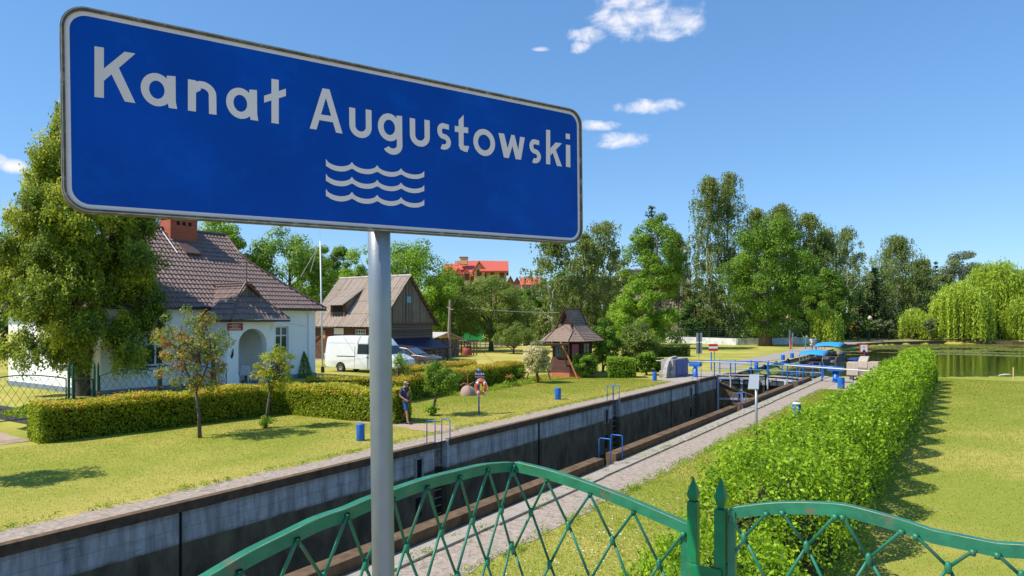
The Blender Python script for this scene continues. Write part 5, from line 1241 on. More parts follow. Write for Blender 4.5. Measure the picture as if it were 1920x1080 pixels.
# grass blades, flowers, pads
def grass_blades():
    rng = np.random.default_rng(300); V = []; T = []
    def patch(s0, s1, t0, t1, n, hs, mask=None):
        s = rng.uniform(s0, s1, n); t = rng.uniform(t0, t1, n); d = np.hypot(s, t); X = s * SA - t * CA; Y = s * CA + t * SA
        k = (Y > 9) & (np.abs(X / Y) < .8)
        if mask is not None: k &= mask(s, t)
        X, Y, t, s = X[k], Y[k], t[k], s[k]; m = len(X); a = rng.uniform(0, 2 * PI, m); sz = (.5 + Y / 26) ; h = hs * rng.uniform(.5, 1.4, m) * (.6 + sz * .4); w = .008 * sz
        z0 = np.array([hgt(p, q) for p, q in zip(s, t)]) if t0 > 27 else np.zeros(m)
        B = np.stack([X, Y, z0], 1); sd_ = np.stack([np.cos(a) * w, np.sin(a) * w, np.zeros(m)], 1); top = B + np.stack([rng.normal(size=m) * h * .5, rng.normal(size=m) * h * .5, h], 1)
        V.append(np.stack([B - sd_, B + sd_, top], 1)); ns = .5 + .3 * np.sin(X * .9 + 2 * np.sin(Y * .5)) * np.sin(Y * .7); T.append(.25 + ns * .35 + rng.uniform(-.12, .16, m) + .3 * np.exp(-((t - 16.4) / 1.2) ** 2))
    patch(2, 45, 16.25, 26.2, 260000, .017, lambda s, t: ~((s > 20.1) & (s < 21.5) & (t < 22.5)))
    patch(6, 50, 3.4, 6.85, 130000, .03, lambda s, t: s < 44.5)
    patch(6, 57, -26, 1.9, 420000, .024)
    V = np.concatenate(V); T = np.concatenate(T); tag(quads('grass', V, T, M['l_grass'], None), 'short mown grass blades on the banks', None, None, 'stuff')
    # weeds along the paved edges
    P = []; T_ = []
    for tl, n, s0_, s1_ in ((6.93, 520, 7, 44), (8.14, 150, 9, 50), (16.2, 520, 3, 44), (4.2, 220, 10, 40)):
        for _ in range(n):
            s = rng.uniform(s0_, s1_); t = tl + rng.normal() * (.09 if tl != 4.2 else .9); m = 14; c = np.array([s * SA - t * CA, s * CA + t * SA, .02]); P.append(c + rng.normal(size=(m, 3)) * np.array([.06, .06, .0]) + np.array([0, 0, 1]) * rng.uniform(0, .09, (m, 1))); T_.append(rng.uniform(0, .7) + rng.uniform(0, .2, m))
    P = np.concatenate(P); tag(quads('weeds', leafV(P, .05, rng, None, .3, 2.4), np.concatenate(T_), M['l_hosta'], None), 'weeds and tufts growing along the edges of the stone paths', None, None, 'stuff')
    # daisies near the hedge foot
    n = 260; s = rng.normal(12.2, 2.2, n); t = rng.normal(5.6, .55, n); k = (t > 4.5) & (t < 6.8) & (s > 8); s, t = s[k], t[k]; P = np.stack([s * SA - t * CA, s * CA + t * SA, np.full(len(s), .07)], 1)
    tag(quads('daisies', leafV(P, .03, rng, np.tile([0, 0, 1.], (len(P), 1)), .8, 1.), rng.uniform(0, 1, len(P)), M['whitep']), 'small white daisies scattered in the grass by the hedge', None, None, 'stuff')
    # water lily pads
    n = 26000; u = rng.uniform(1480, 2050, n); Y = rng.uniform(72, 124, n); X = (u - 960) / F * Y; P = np.stack([X, Y, np.full(n, WL + .006)], 1); sd_ = poly_sd(P[:, :2], lake_poly)
    pat = np.sin(X * .35 + 2 * np.sin(Y * .21)) * np.sin(Y * .31 + X * .1); k = (sd_ > .8) & (Y > 84) & ((pat > -.1 - (Y - 100) * .03) | (sd_ < 4) & (Y > 95)) & ((X > 42) ); P = P[k]; P[:, 2] += rng.uniform(0, .006, len(P))
    h = rng.uniform(.12, .3, (len(P), 1)); e = np.array([1., 0, 0]); f_ = np.array([0, 1., 0]); Vq = np.stack([P - h * e, P - h * f_, P + h * e, P + h * f_], 1)
    tag(quads('lily_pads', Vq, rng.uniform(.4, 1, len(P)), M['l_pad']), 'water lily pads floating along the far shore', None, None, 'stuff')
    n = 1500; u = rng.uniform(1700, 1990, n); Y = rng.uniform(51, 62, n); X = (u - 960) / F * Y; P = np.stack([X, Y, np.full(n, WL + .008)], 1); k = (poly_sd(P[:, :2], lake_poly) > .7) & (rng.uniform(0, 1, n) < .7 * np.exp(-(Y - 51) / 5)) & (X > 37); P = P[k]; P[:, 2] += rng.uniform(0, .006, len(P)); h = rng.uniform(.06, .16, (len(P), 1))
    Vq = np.stack([P - h * e, P - h * f_, P + h * e, P + h * f_], 1); tag(quads('lily_pads', Vq, rng.uniform(.3, 1, len(P)), M['l_pad']), 'water plants floating off the near lawn shore', None, None, 'stuff')
M['l_pad'] = leafmat('lily pads', [(0, (.12, .14, .02)), (1, (.26, .27, .05))], 0., .35)
grass_blades()
# ---------------------------------------------------------------- white house
def roof_patch(b, o, e_u, e_v, e_n, vmax, ulim, wave=(.22, .028), row=.37, step=.045, th=.0, du=.05):
    """tiled slope: origin o, e_u along the eave, e_v up the slope; ulim(v) -> (u0, u1)"""
    nr = max(1, int(round(vmax / row))); r = vmax / nr; vs_ = []
    for i in range(nr): vs_ += [(i * r, step), (i * r + r * .5, step * .55), ((i + 1) * r - .004, 0.)]
    lo = min(ulim(0)[0], ulim(vmax)[0], ulim(vmax / 2)[0]); hi = max(ulim(0)[1], ulim(vmax)[1], ulim(vmax / 2)[1]); nu = int((hi - lo) / du) + 1; base = len(b.v)
    for v, h in vs_:
        a, c = ulim(v)
        for k in range(nu + 1):
            u = min(max(lo + (hi - lo) * k / nu, a), c); w = wave[1] * math.cos(2 * PI * u / wave[0]); p = o + e_u * u + e_v * v + e_n * (h + w); b.v.append(tuple(p))
    for i in range(len(vs_) - 1):
        for k in range(nu): b.f.append((base + i * (nu + 1) + k, base + i * (nu + 1) + k + 1, base + (i + 1) * (nu + 1) + k + 1, base + (i + 1) * (nu + 1) + k))
def text_obj(txt, size, m, parent, loc, rot, name='lettering', ext=.002, align='CENTER', sx=1.):
    c = bpy.data.curves.new(name, 'FONT'); c.body = txt; c.size = size; c.align_x = align; c.align_y = 'CENTER'; c.extrude = ext; c.materials.append(m)
    me = bpy.data.meshes.new_from_object(bpy.data.objects.new('tmp', c)); o = bpy.data.objects.new(name, me); link(o, parent); o.location = loc; o.rotation_euler = rot; o.scale = (sx, 1, 1); return o
def house():
    # local frame: x along s from the left gable (s=16.1), y to the back (t), z up from world 0
    S0, T0 = 16.1, 32.7; L, D = 12.4, 9.4; zg, ze = .6, 4.82
    h = thing('white_house', 'white plastered house with brown tiled roof, brick chimney and arched porch', 'house', C(S0, T0), PHI)
    SHf = 24.2 - S0
    w = MB(); xs = [(onT(276, T0) - S0, onT(311, T0) - S0, 1.95, 3.45), (onT(517, T0) - S0, onT(541, T0) - S0, 2.12, 3.75)]
    def wall_with_holes(b, x0, x1, z0, z1, holes, y0, y1):
        cuts = sorted(holes); x = x0
        for (a, c, p, q) in cuts:
            b.b2(x, a, y0, y1, z0, z1); b.b2(a, c, y0, y1, z0, p); b.b2(a, c, y0, y1, q, z1); x = c
        b.b2(x, x1, y0, y1, z0, z1)
    wall_with_holes(w, 0, L, zg + .35, ze - .05, xs + [(5.6, 6.6, zg + .35 + .003, 3.0)] * 0, 0, .3)
    w.b2(L - .3, L, .3, D, zg + .35, ze - .05); w.b2(0, L, D - .3, D, zg + .35, ze - .05)
    gz = [(3.0, 4.4, 2.0, 3.3)]
    x0 = 0
    for (a, c, p, q_) in gz:
        w.b2(0, .3, .3, a, zg + .35, ze - .05); w.b2(0, .3, a, c, zg + .35, p); w.b2(0, .3, a, c, q_, ze - .05); w.b2(0, .3, c, D - .3, zg + .35, ze - .05)
    w.build('wall', M['wall'], h)
    MB().b2(-.04, L + .04, -.04, D + .04, -.3, zg + .345).build('plinth', M['plinth'], h)
    MB().b2(.3, L - .3, .3, D - .3, zg + .3, ze - .1).build('interior', M['dark'], h)
    def window(x0, x1, z0, z1, y, parent, nm='window', facing='front'):
        f = MB(); fw = .07; yy0, yy1 = y + .12, y + .2
        f.b2(x0, x1, yy0, yy1, z0, z0 + fw); f.b2(x0, x1, yy0, yy1, z1 - fw, z1); f.b2(x0, x0 + fw, yy0, yy1, z0 + fw, z1 - fw); f.b2(x1 - fw, x1, yy0, yy1, z0 + fw, z1 - fw)
        xm = (x0 + x1) / 2; zt = z0 + (z1 - z0) * .68
        f.b2(xm - .045, xm + .045, yy0 - .005, yy1 - .005, z0 + fw, z1 - fw); f.b2(x0 + fw, xm - .045, yy0, yy1, zt - .04, zt + .04); f.b2(xm + .045, x1 - fw, yy0, yy1, zt - .04, zt + .04)
        o = f.build(nm, M['white'], parent); MB().b2(x0 + .02, x1 - .02, y + .155, y + .17, z0 + .02, z1 - .02).build('pane', M['glass'], o); MB().b2(x0 - .12, x1 + .12, y - .14, y + .118, z0 - .07, z0 - .005).build('sill', M['gutter'], o)
        return o
    for a, c, p, q_ in xs: window(a, c, p, q_, 0, h)
    wl = thing('x', '', '', (0, 0, 0)); bpy.data.objects.remove(wl)
    o = window(-4.4, -3.0, 2.0, 3.3, 0, h); o.rotation_euler = (0, 0, -PI / 2)
    # roof: Dutch gable at the right, same at the left; eave line .45 out
    ov = .45; zr = 9.22; yr = D / 2; ye = -ov; run = yr + ov; rise = zr - (ze - .05); sl = math.hypot(run, rise); ev = Vector((0, run / sl, rise / sl)); en = Vector((0, -rise / sl, run / sl))
    xl, xr = -.45, L + .45; xg = 25.6 - S0; zb = 8.0; vb = sl * (zb - (ze - .05)) / rise; hipx = xr - xg
    xgl = xl + hipx
    def ul(v):
        if v > vb: return (xgl, xg)
        k = (v / vb) ; bow = (1 - k) ** 1.25
        return (xgl - hipx * bow, xg + hipx * bow)
    b = MB(); roof_patch(b, Vector((0, ye, ze - .05)), Vector((1, 0, 0)), ev, en, sl, ul); roof_patch(b, Vector((0, D + ov, ze - .05)), Vector((1, 0, 0)), Vector((0, -ev.y, ev.z)), Vector((0, -en.y, en.z)), sl, ul, du=.1)
    # hip faces
    hr = D / 2 + ov; 
    for sgn, xe in ((1, xr), (-1, xl)):
        n = 14
        for i in range(n):
            k0, k1 = i / n, (i + 1) / n
            def P(k, sd): 
                v = vb * k; x = ul(v)[1 if sgn > 0 else 0]; yy = ye + ev.y * v if sd < 0 else D + ov - ev.y * v; return (x, yy, ze - .05 + ev.z * v + .0)
            b.add([P(k0, -1), P(k0, 1), P(k1, 1), P(k1, -1)], [(0, 1, 2, 3)])
    rf = b.build('roof', M['tile'], h)
    gt = MB(); gt.add([(xg + .02, ye + ev.y * vb, zb), (xg + .02, D + ov - ev.y * vb, zb), (xg + .02, yr, zr)], [(0, 1, 2)]); gt.add([(xgl - .02, ye + ev.y * vb, zb), (xgl - .02, D + ov - ev.y * vb, zb), (xgl - .02, yr, zr)], [(0, 1, 2)])
    gt.build('gablet', M['ridge'], h)
    r = MB(); r.tube([(xgl - .12, yr, zr + .03), (xg + .12, yr, zr + .03)], .1, 8)
    for sx in (0, 1):
        X = lambda v: ul(v)[1] if sx else ul(v)[0]
        for sd in (0, 1):
            pts = []
            for i in range(15):
                v = sl * (1 - i / 14) if False else None
            pts = [((xg if sx else xgl) + (.06 if sx else -.06), yr, zr + .02), ((xg if sx else xgl) + (.06 if sx else -.06), (ye + ev.y * vb) if not sd else (D + ov - ev.y * vb), zb + .03)]
            for i in range(1, 13):
                v = vb * (1 - i / 12); pts.append((X(v), (ye + ev.y * v) if not sd else (D + ov - ev.y * v), ze - .05 + ev.z * v + .04))
            r.tube(pts, .075, 6)
    r.build('ridge_caps', M['ridge'], rf, True)
    g = MB(); g.b2(xl, xr, ye - .04, ye + .06, ze - .17, ze - .06); g.b2(xr - .08, xr + .03, ye, D + ov, ze - .17, ze - .06); g.b2(xl - .03, xl + .08, ye, D + ov, ze - .17, ze - .06)
    g.build('gutter', M['gutter'], h); MB().b2(xl + .1, xr - .1, ye + .1, D + ov - .1, ze - .15, ze - .052).build('soffit', M['soffit'], h)
    dp = MB(); dp.tube([(L - .55, -.35, ze - .15), (L - .55, -.07, ze - .45), (L - .55, -.07, 1.0)], .045, 8); dp.build('downpipe', M['wall'], h)
    # chimney: place by its columns on the slope, just before the ridge
    cy0, cy1 = yr - .75, yr + .25; ca_, cb_ = 21.75 - S0, 23.35 - S0
    c = MB(); c.b2(ca_, cb_, cy0, cy1, 8.0, 9.75); c.b2(ca_ - .05, cb_ + .05, cy0 - .05, cy1 + .05, 9.753, 9.9); c.b2(ca_ - .08, cb_ + .08, cy0 - .08, cy1 + .08, 9.903, 10.05)
    ch = c.build('chimney', M['brick'], rf); 
    for x in (ca_ + .45, ca_ + .8, ca_ + 1.15): MB().b2(x - .09, x + .09, cy0 - .012, cy0 + .02, 9.42, 9.62).build('flue_opening', M['dark'], ch)
    sk = MB(); 
    oo = Vector((22.0 - S0, ye, ze - .05)) + ev * (sl - 2.35) + en * .04; e1 = Vector((1, 0, 0))
    sk.add([oo, oo + e1 * .85, oo + e1 * .85 + ev * .85, oo + ev * .85, oo + en * .13, oo + e1 * .85 + en * .13, oo + e1 * .85 + ev * .85 + en * .13, oo + ev * .85 + en * .13], [(0, 1, 2, 3), (4, 5, 6, 7), (0, 1, 5, 4), (1, 2, 6, 5), (2, 3, 7, 6), (3, 0, 4, 7)])
    sk.build('roof_hatch', M['ridge'], rf)
    cb2 = MB(); o2 = Vector((21.55 - S0, ye, ze - .05)) + ev * (sl - 2.3) + en * .05; cb2.tube([o2, o2 + ev * 2.3], .022, 6); cb2.build('lightning_wire', M['white'], rf)
    MB().tube([(21.2 - S0, yr, zr), (21.2 - S0, yr, zr + .5)], .06, 8).build('vent_pipe', M['galv'], rf)
    # porch
    px0, px1 = 21.0 - S0, onT(515, 30.25) - S0; py = 30.25 - T0; zf = .9; pz = 4.1
    a0, a1 = onT(447, 30.25) - S0, onT(500, 30.25) - S0; am = (a0 + a1) / 2; ar = (a1 - a0) / 2; zs = 3.70 - ar
    p = MB(); th = .35; n = 18
    def ext(poly): p.prism(poly, py, py + th)
    ext([(px0, zf - .5), (a0, zf - .5), (a0, zs), (px0, zs)]); ext([(a1, zf - .5), (px1, zf - .5), (px1, zs), (a1, zs)])
    for k in range(n):
        t0_, t1_ = PI - PI * k / n, PI - PI * (k + 1) / n; x0_, z0_ = am + ar * math.cos(t0_), zs + ar * math.sin(t0_); x1_, z1_ = am + ar * math.cos(t1_), zs + ar * math.sin(t1_)
        ext([(x0_, z0_), (x1_, z1_), (x1_, pz), (x0_, pz)])
    ext([(px0, zs), (a0, zs), (a0, pz), (px0, pz)]); ext([(a1, zs), (px1, zs), (px1, pz), (a1, pz)])
    p.b2(px0, px0 + .3, py + th, -.002, 2.9, pz); p.b2(px0, px0 + .3, py + th, py + th + .3, zf - .5, 2.9); p.b2(px0, px0 + .3, -.35, -.002, zf - .5, 2.9); p.b2(px1 - .3, px1, py + th, -.002, zf - .5, pz)
    bt = MB(); bt.prism([(px0 - .55, zf - .5), (px0 + .5, zf - .5), (px0 + .5, zf + .3), (px0 + .0, 3.3), (px0 - .02, 3.3)], py - .06, py + .5); bt.build('buttress', M['wall'], h)
    pr = p.build('porch', M['wall'], h)
    MB().b2(px0 - .2, px1 + .1, py - .25, -.045, -.2, zf).build('porch_floor', M['plinth'], h)
    MB().b2(px0 + 1.35, px0 + 1.45, -.02, -.002, zf, 3.3).build('door_edge', M['dark'], pr)
    MB().b2(.6 + px0, 1.35 + px0, -.05, -.004, zf, 3.0).build('door', M['wall'], pr)
    # porch roof: Dutch gable towards the front, tiled
    zp = 6.02; xm = (px0 + px1) / 2; e0, e1_ = px0 - .2, px1 + .68; yf = py - .4; zE = pz + .06; zb_ = 5.35; yb_ = py + .62; xin = .42
    rr_ = MB()
    run_ = (e1_ - e0) / 2; sl2 = math.hypot(run_, zp - zE); evL = Vector((run_ / sl2, 0, (zp - zE) / sl2)); enL = Vector((-evL.z, 0, evL.x))
    vgb = sl2 * (zb_ - zE) / (zp - zE)
    def ulp(v):
        k = min(1, v / vgb); y0_ = yf + (yb_ - yf) * k if v <= vgb else yb_ - .12
        return (y0_, 2.6)
    roof_patch(rr_, Vector((e0, 0, zE)), Vector((0, 1, 0)), evL, enL, sl2, ulp)
    roof_patch(rr_, Vector((e1_, 0, zE)), Vector((0, 1, 0)), Vector((-evL.x, 0, evL.z)), Vector((evL.z, 0, evL.x)), sl2, ulp)
    fr_ = math.hypot(yb_ - yf, zb_ - zE); evF = Vector((0, (yb_ - yf) / fr_, (zb_ - zE) / fr_)); enF = Vector((0, -evF.z, evF.y)); hx = run_ * (zb_ - zE) / (zp - zE)
    roof_patch(rr_, Vector((e0, yf, zE)), Vector((1, 0, 0)), evF, enF, fr_, lambda v: (hx * v / fr_, (e1_ - e0) - hx * v / fr_))
    prf = rr_.build('porch_roof', M['tile'], h)
    gg = MB(); gg.add([(e0 + hx, yb_ + .1, zb_), (e1_ - hx, yb_ + .1, zb_), (xm, yb_ + .1, zp - .03)], [(0, 1, 2)]); gg.build('gablet', M['barnboard'], prf)
    rc = MB(); rc.tube([(xm, yb_ - .12, zp + .02), (xm, 2.4, zp + .02)], .06, 6); rc.tube([(e0, yf, zE + .03), (e0 + hx, yb_, zb_ + .03)], .055, 6); rc.tube([(e1_, yf, zE + .03), (e1_ - hx, yb_, zb_ + .03)], .055, 6)
    rc.tube([(e0 + hx - .1, yb_ - .06, zb_), (xm, yb_ - .06, zp + .04)], .05, 6); rc.tube([(e1_ - hx + .1, yb_ - .06, zb_), (xm, yb_ - .06, zp + .04)], .05, 6)
    rc.tube([(xm, yb_ - .1, zp - .35), (xm, yb_ - .1, zp + 1.45)], .03, 6); rc.build('ridge_caps', M['ridge'], prf)
    gg = MB(); gg.b2(e0 + .02, e1_ - .02, yf - .03, yf + .06, zE - .12, zE - .02); gg.b2(e0 - .02, e0 + .07, yf + .06, -.5, zE - .12, zE - .02); gg.b2(e1_ - .07, e1_ + .02, yf + .06, -.5, zE - .12, zE - .02); gg.build('gutter', M['gutter'], prf)
    MB().b2(e0 + .1, e1_ - .1, yf + .08, -.46, zE - .08, zE - .03).build('soffit', M['soffit'], prf)
    for x, dx in ((onT(433, 30.25) - S0, 0), (px1 - .1, 0)):
        l = MB(); l.tube([(x, py - .03, 2.35), (x, py - .12, 2.42), (x + .06, py - .1, 2.72)], [.07, .05, .02], 8); l.tube([(x, py - .0, 2.3), (x, py - .06, 2.3)], .07, 8); l.build('wall_lantern', M['black'], pr)
    # red plaque
    pa, pb_ = onT(427, 30.2) - S0, onT(456, 30.2) - S0
    t = thing('name_plaque', 'dark red enamel plaque with pale lines of writing beside the porch arch', 'plaque', C(S0, T0), PHI)
    MB().b2(pa, pb_, py - .03, py - .004, 3.62, 3.98).build('plate', M['dred'], t)
    tl = MB()
    for k, (z, w_) in enumerate(((3.93, .38), (3.865, .66), (3.80, .36), (3.73, .62), (3.68, .62))):
        r = random.Random(k); x = (pa + pb_) / 2 - w_ / 2; e = x + w_
        while x < e: q_ = r.uniform(.05, .12); tl.b2(x, min(x + q_, e), py - .0335, py - .0302, z - .014, z + .014); x += q_ + .02
    tl.build('lettering', M['signwhite'], t)
    # garden chairs in the porch
    def chair(x, y, rz, lab, m):
        t = thing('garden_chair', lab, 'chair', C(S0 + x, T0 + y, zf), PHI + rz, 'chairs in the porch')
        MB().b2(-.24, .24, -.22, .22, .40, .43).build('seat', m, t, bevel=.01)
        b = MB(); b.prism([(-.26, .43), (.26, .43), (.24, .8), (.16, .88), (-.16, .88), (-.24, .8)], .2, .225); b.build('backrest', m, t, bevel=.008)
        for s_ in (-1, 1):
            for y_ in (-1, 1): MB().tube([(s_ * .22, y_ * .19, .40), (s_ * .26, y_ * .24, 0)], [.03, .022], 6).build('leg', m, t)
            MB().tube([(s_ * .27, -.24, .2), (s_ * .28, -.22, .62), (s_ * .28, .05, .66), (s_ * .25, .21, .70)], .022, 6).build('armrest', m, t)
        return t
    chair(onT(458, 31.0) - S0, 31.0 - T0, -.9, 'white plastic chair in the mouth of the arched porch', M['plastic'])
    chair(onT(470, 31.9) - S0, 31.9 - T0, -.5, 'dark wooden chair at the back of the porch', M['wood_red'])
    tb = thing('porch_table', 'blue clothed table at the back of the arched porch', 'table', C(onT(474, 32.3), 32.25, zf), PHI)
    MB().b2(-.3, .5, -.25, .25, .70, .74).build('tabletop', M['wood_red'], tb); MB().b2(-.3, .5, -.26, -.252, .35, .74).build('table_cloth', M['blue'], tb)
    for a in (-.25, .45):
        for c_ in (-.2, .2): MB().b2(a - .02, a + .02, c_ - .02, c_ + .02, 0, .7).build('leg', M['wood_red'], tb)
house()
# ---------------------------------------------------------------- barn
def barn():
    s0, s1, t0, t1 = 43.0, 49.9, 41.3, 49.6; W_, L = s1 - s0, t1 - t0; zg, ze, zr = .2, 3.75, 7.95
    t = thing('wooden_barn', 'old log barn with steep grey corrugated roof and a hayloft dormer', 'barn', C(s0, t0), PHI)
    b = MB(); b.b2(0, W_, 0, .2, zg + .3, ze); b.b2(0, W_, L - .2, L, zg + .3, ze); b.b2(W_ - .2, W_, .2, L - .2, zg + .3, ze); b.build('log_wall', M['barnlog'], t)
    b = MB(); b.b2(0, .2, .2, L - .2, zg + .3, ze); b.build('front_wall', M['barnred'], t)
    MB().b2(-.05, W_ + .05, -.05, L + .05, -.4, zg + .3).build('stone_footing', M['conc'], t)
    # gable boards
    ym = W_ / 2
    g = MB(); g.prism([(-.02, ze), (W_ + .02, ze), (ym, zr - .12)], -.12, -.04); g.build('gable_boards', M['barnboard'], t)
    g = MB(); g.prism([(-.02, ze), (W_ + .02, ze), (ym, zr - .12)], L - .1, L); g.build('gable_boards', M['barnboard'], t)
    MB().b2(-.1, W_ + .1, -.16, -.02, ze - .1, ze + .02).build('gable_beam', M['timber'], t)
    MB().b2(ym - .28, ym + .28, -.15, -.13, 5.55, 6.1).build('gable_window', M['lblue'], t)
    # corrugated roof
    ov = .55; run = ym + ov; ez = ze - .32; rise = zr - ez; sl = math.hypot(run, rise); r = MB()
    for sg, x0 in ((1, -ov), (-1, W_ + ov)):
        ev = Vector((sg * run / sl, 0, rise / sl)); en = Vector((-sg * ev.z, 0, abs(ev.x)))
        y0_, y1_ = -.42, L + .3
        roof_patch(r, Vector((x0, 0, ez)), Vector((0, 1, 0)), ev, en, sl, lambda v: (y0_, y1_), wave=(.36, .04), row=1.4, step=.03, du=.06)
    rf = r.build('roof', M['barnroof'], t)
    rc = MB(); rc.tube([(ym, -.45, zr + .03), (ym, 2.4, zr + .04), (ym, L + .3, zr + .02)], .09, 6); rc.build('ridge_cap', M['rustcap'], rf)
    bg_ = MB(); bg_.tube([(-ov + .05, -.4, ez - .05), (ym, -.4, zr - .05)], .05, 6); bg_.tube([(W_ + ov - .05, -.4, ez - .05), (ym, -.4, zr - .05)], .05, 6); bg_.build('barge_board', M['timber'], rf)
    rh = MB()
    for i in range(13):
        f = (i + .5) / 13; 
        for sg in (0, 1):
            x = -ov + run * f if sg == 0 else W_ + ov - run * f; rh.box((x, -.2, ez + rise * f - .1), (.1, .4, .1))
    rh.build('rafter_ends', M['timber'], t)
    # dormer: door in the roof towards the camera (facing -x), shed roof rising right to left
    ya, yb = 43.0, 0
    yA, yB = onS(649, s0 + .4) - t0, onS(622, s0 + .4) - t0
    d = MB(); d.b2(.25, .35, yA, yB, ez + .35, 5.35); d.build('dormer_front', M['barnred'], t)
    d = MB(); d.b2(.22, .25, yA + .25, yB - .3, 4.35, 5.25); d.build('dormer_opening', M['dark'], t)
    d = MB(); d.add([(.25, yA, ez + .5), (.25, yA, 5.4), (2.3, yA - .02, 6.7), (2.0, yA, 6.3)], [(0, 1, 2, 3)]); d.add([(.3, yB, ez + .5), (.3, yB, 5.4), (2.3, yB, 6.7), (2.0, yB, 6.3)], [(0, 1, 2, 3)]); d.build('dormer_cheek', M['barnboard'], t)
    rr2 = MB(); e = Vector((2.75, 0, 1.62)).normalized(); roof_patch(rr2, Vector((-.15, 0, 5.32)), Vector((0, 1, 0)), e, Vector((-e.z, 0, e.x)), 3.25, lambda v: (yA - .15, yB + .45), wave=(.18, .022), row=1.6, step=.02, du=.045)
    rr2.build('dormer_roof', M['barnroof'], t)
    wd = MB(); wd.b2(-.03, .0, onS(664, s0) - t0 - 0, onS(684, s0) - t0, 2.45, 3.1) if False else None
    ws_, we_ = onS(686, s0) - t0, onS(668, s0) - t0
    f = MB(); 
    for z in (2.55, 2.85, 3.15): f.b2(-.06, -.02, ws_, we_, z, z + .05)
    for k in range(5): y = ws_ + (we_ - ws_) * k / 4; f.b2(-.055, -.025, y - .02, y + .02, 2.55, 3.2)
    wn = f.build('window', M['signwhite'], t); MB().b2(-.02, -.005, ws_, we_, 2.57, 3.18).build('pane', M['glass'], wn)
    dd = MB(); yl, yh = onS(632, s0) - t0, onS(605, s0) - t0; dd.b2(-.05, -.003, yl, yh, zg + .3, 2.6); dd.build('barn_door', M['barnred'], t)
    xx = MB(); yq = onS(606, s0) - t0
    xx.tube([(-.08, yq, .6), (-.08, yq + 1.3, 2.0)], .05, 5); xx.tube([(-.08, yq + 1.3, 2.0), (-.08, yq, 2.8)], .05, 5); xx.b2(-.1, -.06, yq - .05, yq + .03, .4, 3.2); xx.build('door_brace', M['timber'], t)
    og = MB(); yo = onS(607, s0) - t0; og.b2(-.08, -.055, yo - .3, yo + .12, 2.35, 3.1); og.build('orange_board', M['stake'], t)
    wb = MB(); yo = onS(637, s0) - t0; wb.b2(-.03, -.008, yo - .5, yo + .7, 2.75, 3.3); wb.build('pale_board', M['signwhite'], t)
    # blue sheet lean-to against the gable
    u = thing('lean_to', 'low lean-to with dark blue sheet roof against the barn gable, behind the cars', 'shed', C(s0, t0), PHI)
    r = MB(); xa, xb = .9, 6.2; r.add([(xa, -.2, 2.4), (xb, -.2, 2.4), (xb + .3, -2.5, 1.55), (xa - .1, -2.5, 1.55), (xa, -.2, 2.36), (xb, -.2, 2.36), (xb + .3, -2.5, 1.51), (xa - .1, -2.5, 1.51)], [(0, 1, 2, 3), (4, 5, 6, 7), (3, 2, 6, 7), (0, 3, 7, 4), (1, 2, 6, 5)])
    r.build('sheet_roof', M['navysheet'], u)
    for x in (xa, 2.6, 4.3, xb): MB().box((x, -2.35, .85), (.1, .1, 1.45)).build('post', M['timber'], u)
    for x in (1.2, 3.0, 4.7):
        q_ = thing('wooden_pallet', {1.2: 'grey pallet leaning under the lean-to, left', 3.0: 'grey pallet leaning under the lean-to, middle', 4.7: 'grey pallet leaning under the lean-to, right end'}[x], 'pallet', C(s0 + x, t0 - 2.2, .2), PHI, 'pallets under the lean-to')
        b = MB()
        for k in range(5): b.b2(0, 1.15, -.03, 0, .08 + k * .22, .19 + k * .22)
        b.build('slats', M['barnboard'], q_); b = MB()
        for k in (0, .53, 1.06): b.b2(k, k + .09, .0, .09, 0, 1.2)
        b.build('bearers', M['barnboard'], q_)
M['barnroof'] = plank_mat('grey corrugated asbestos', (.34, .27, .215), gap=(.12, .09, .07), width=.36, vertical='y', var=.3)
M['rustcap'] = mat('whitish rusty ridge', (.5, .46, .44), .7, var=.2, stain=(.4, .1, .05), stain_amt=.4, stain_scale=1.5)
M['navysheet'] = mat('dark blue sheet', (.012, .018, .055), .45, var=.2)
barn()
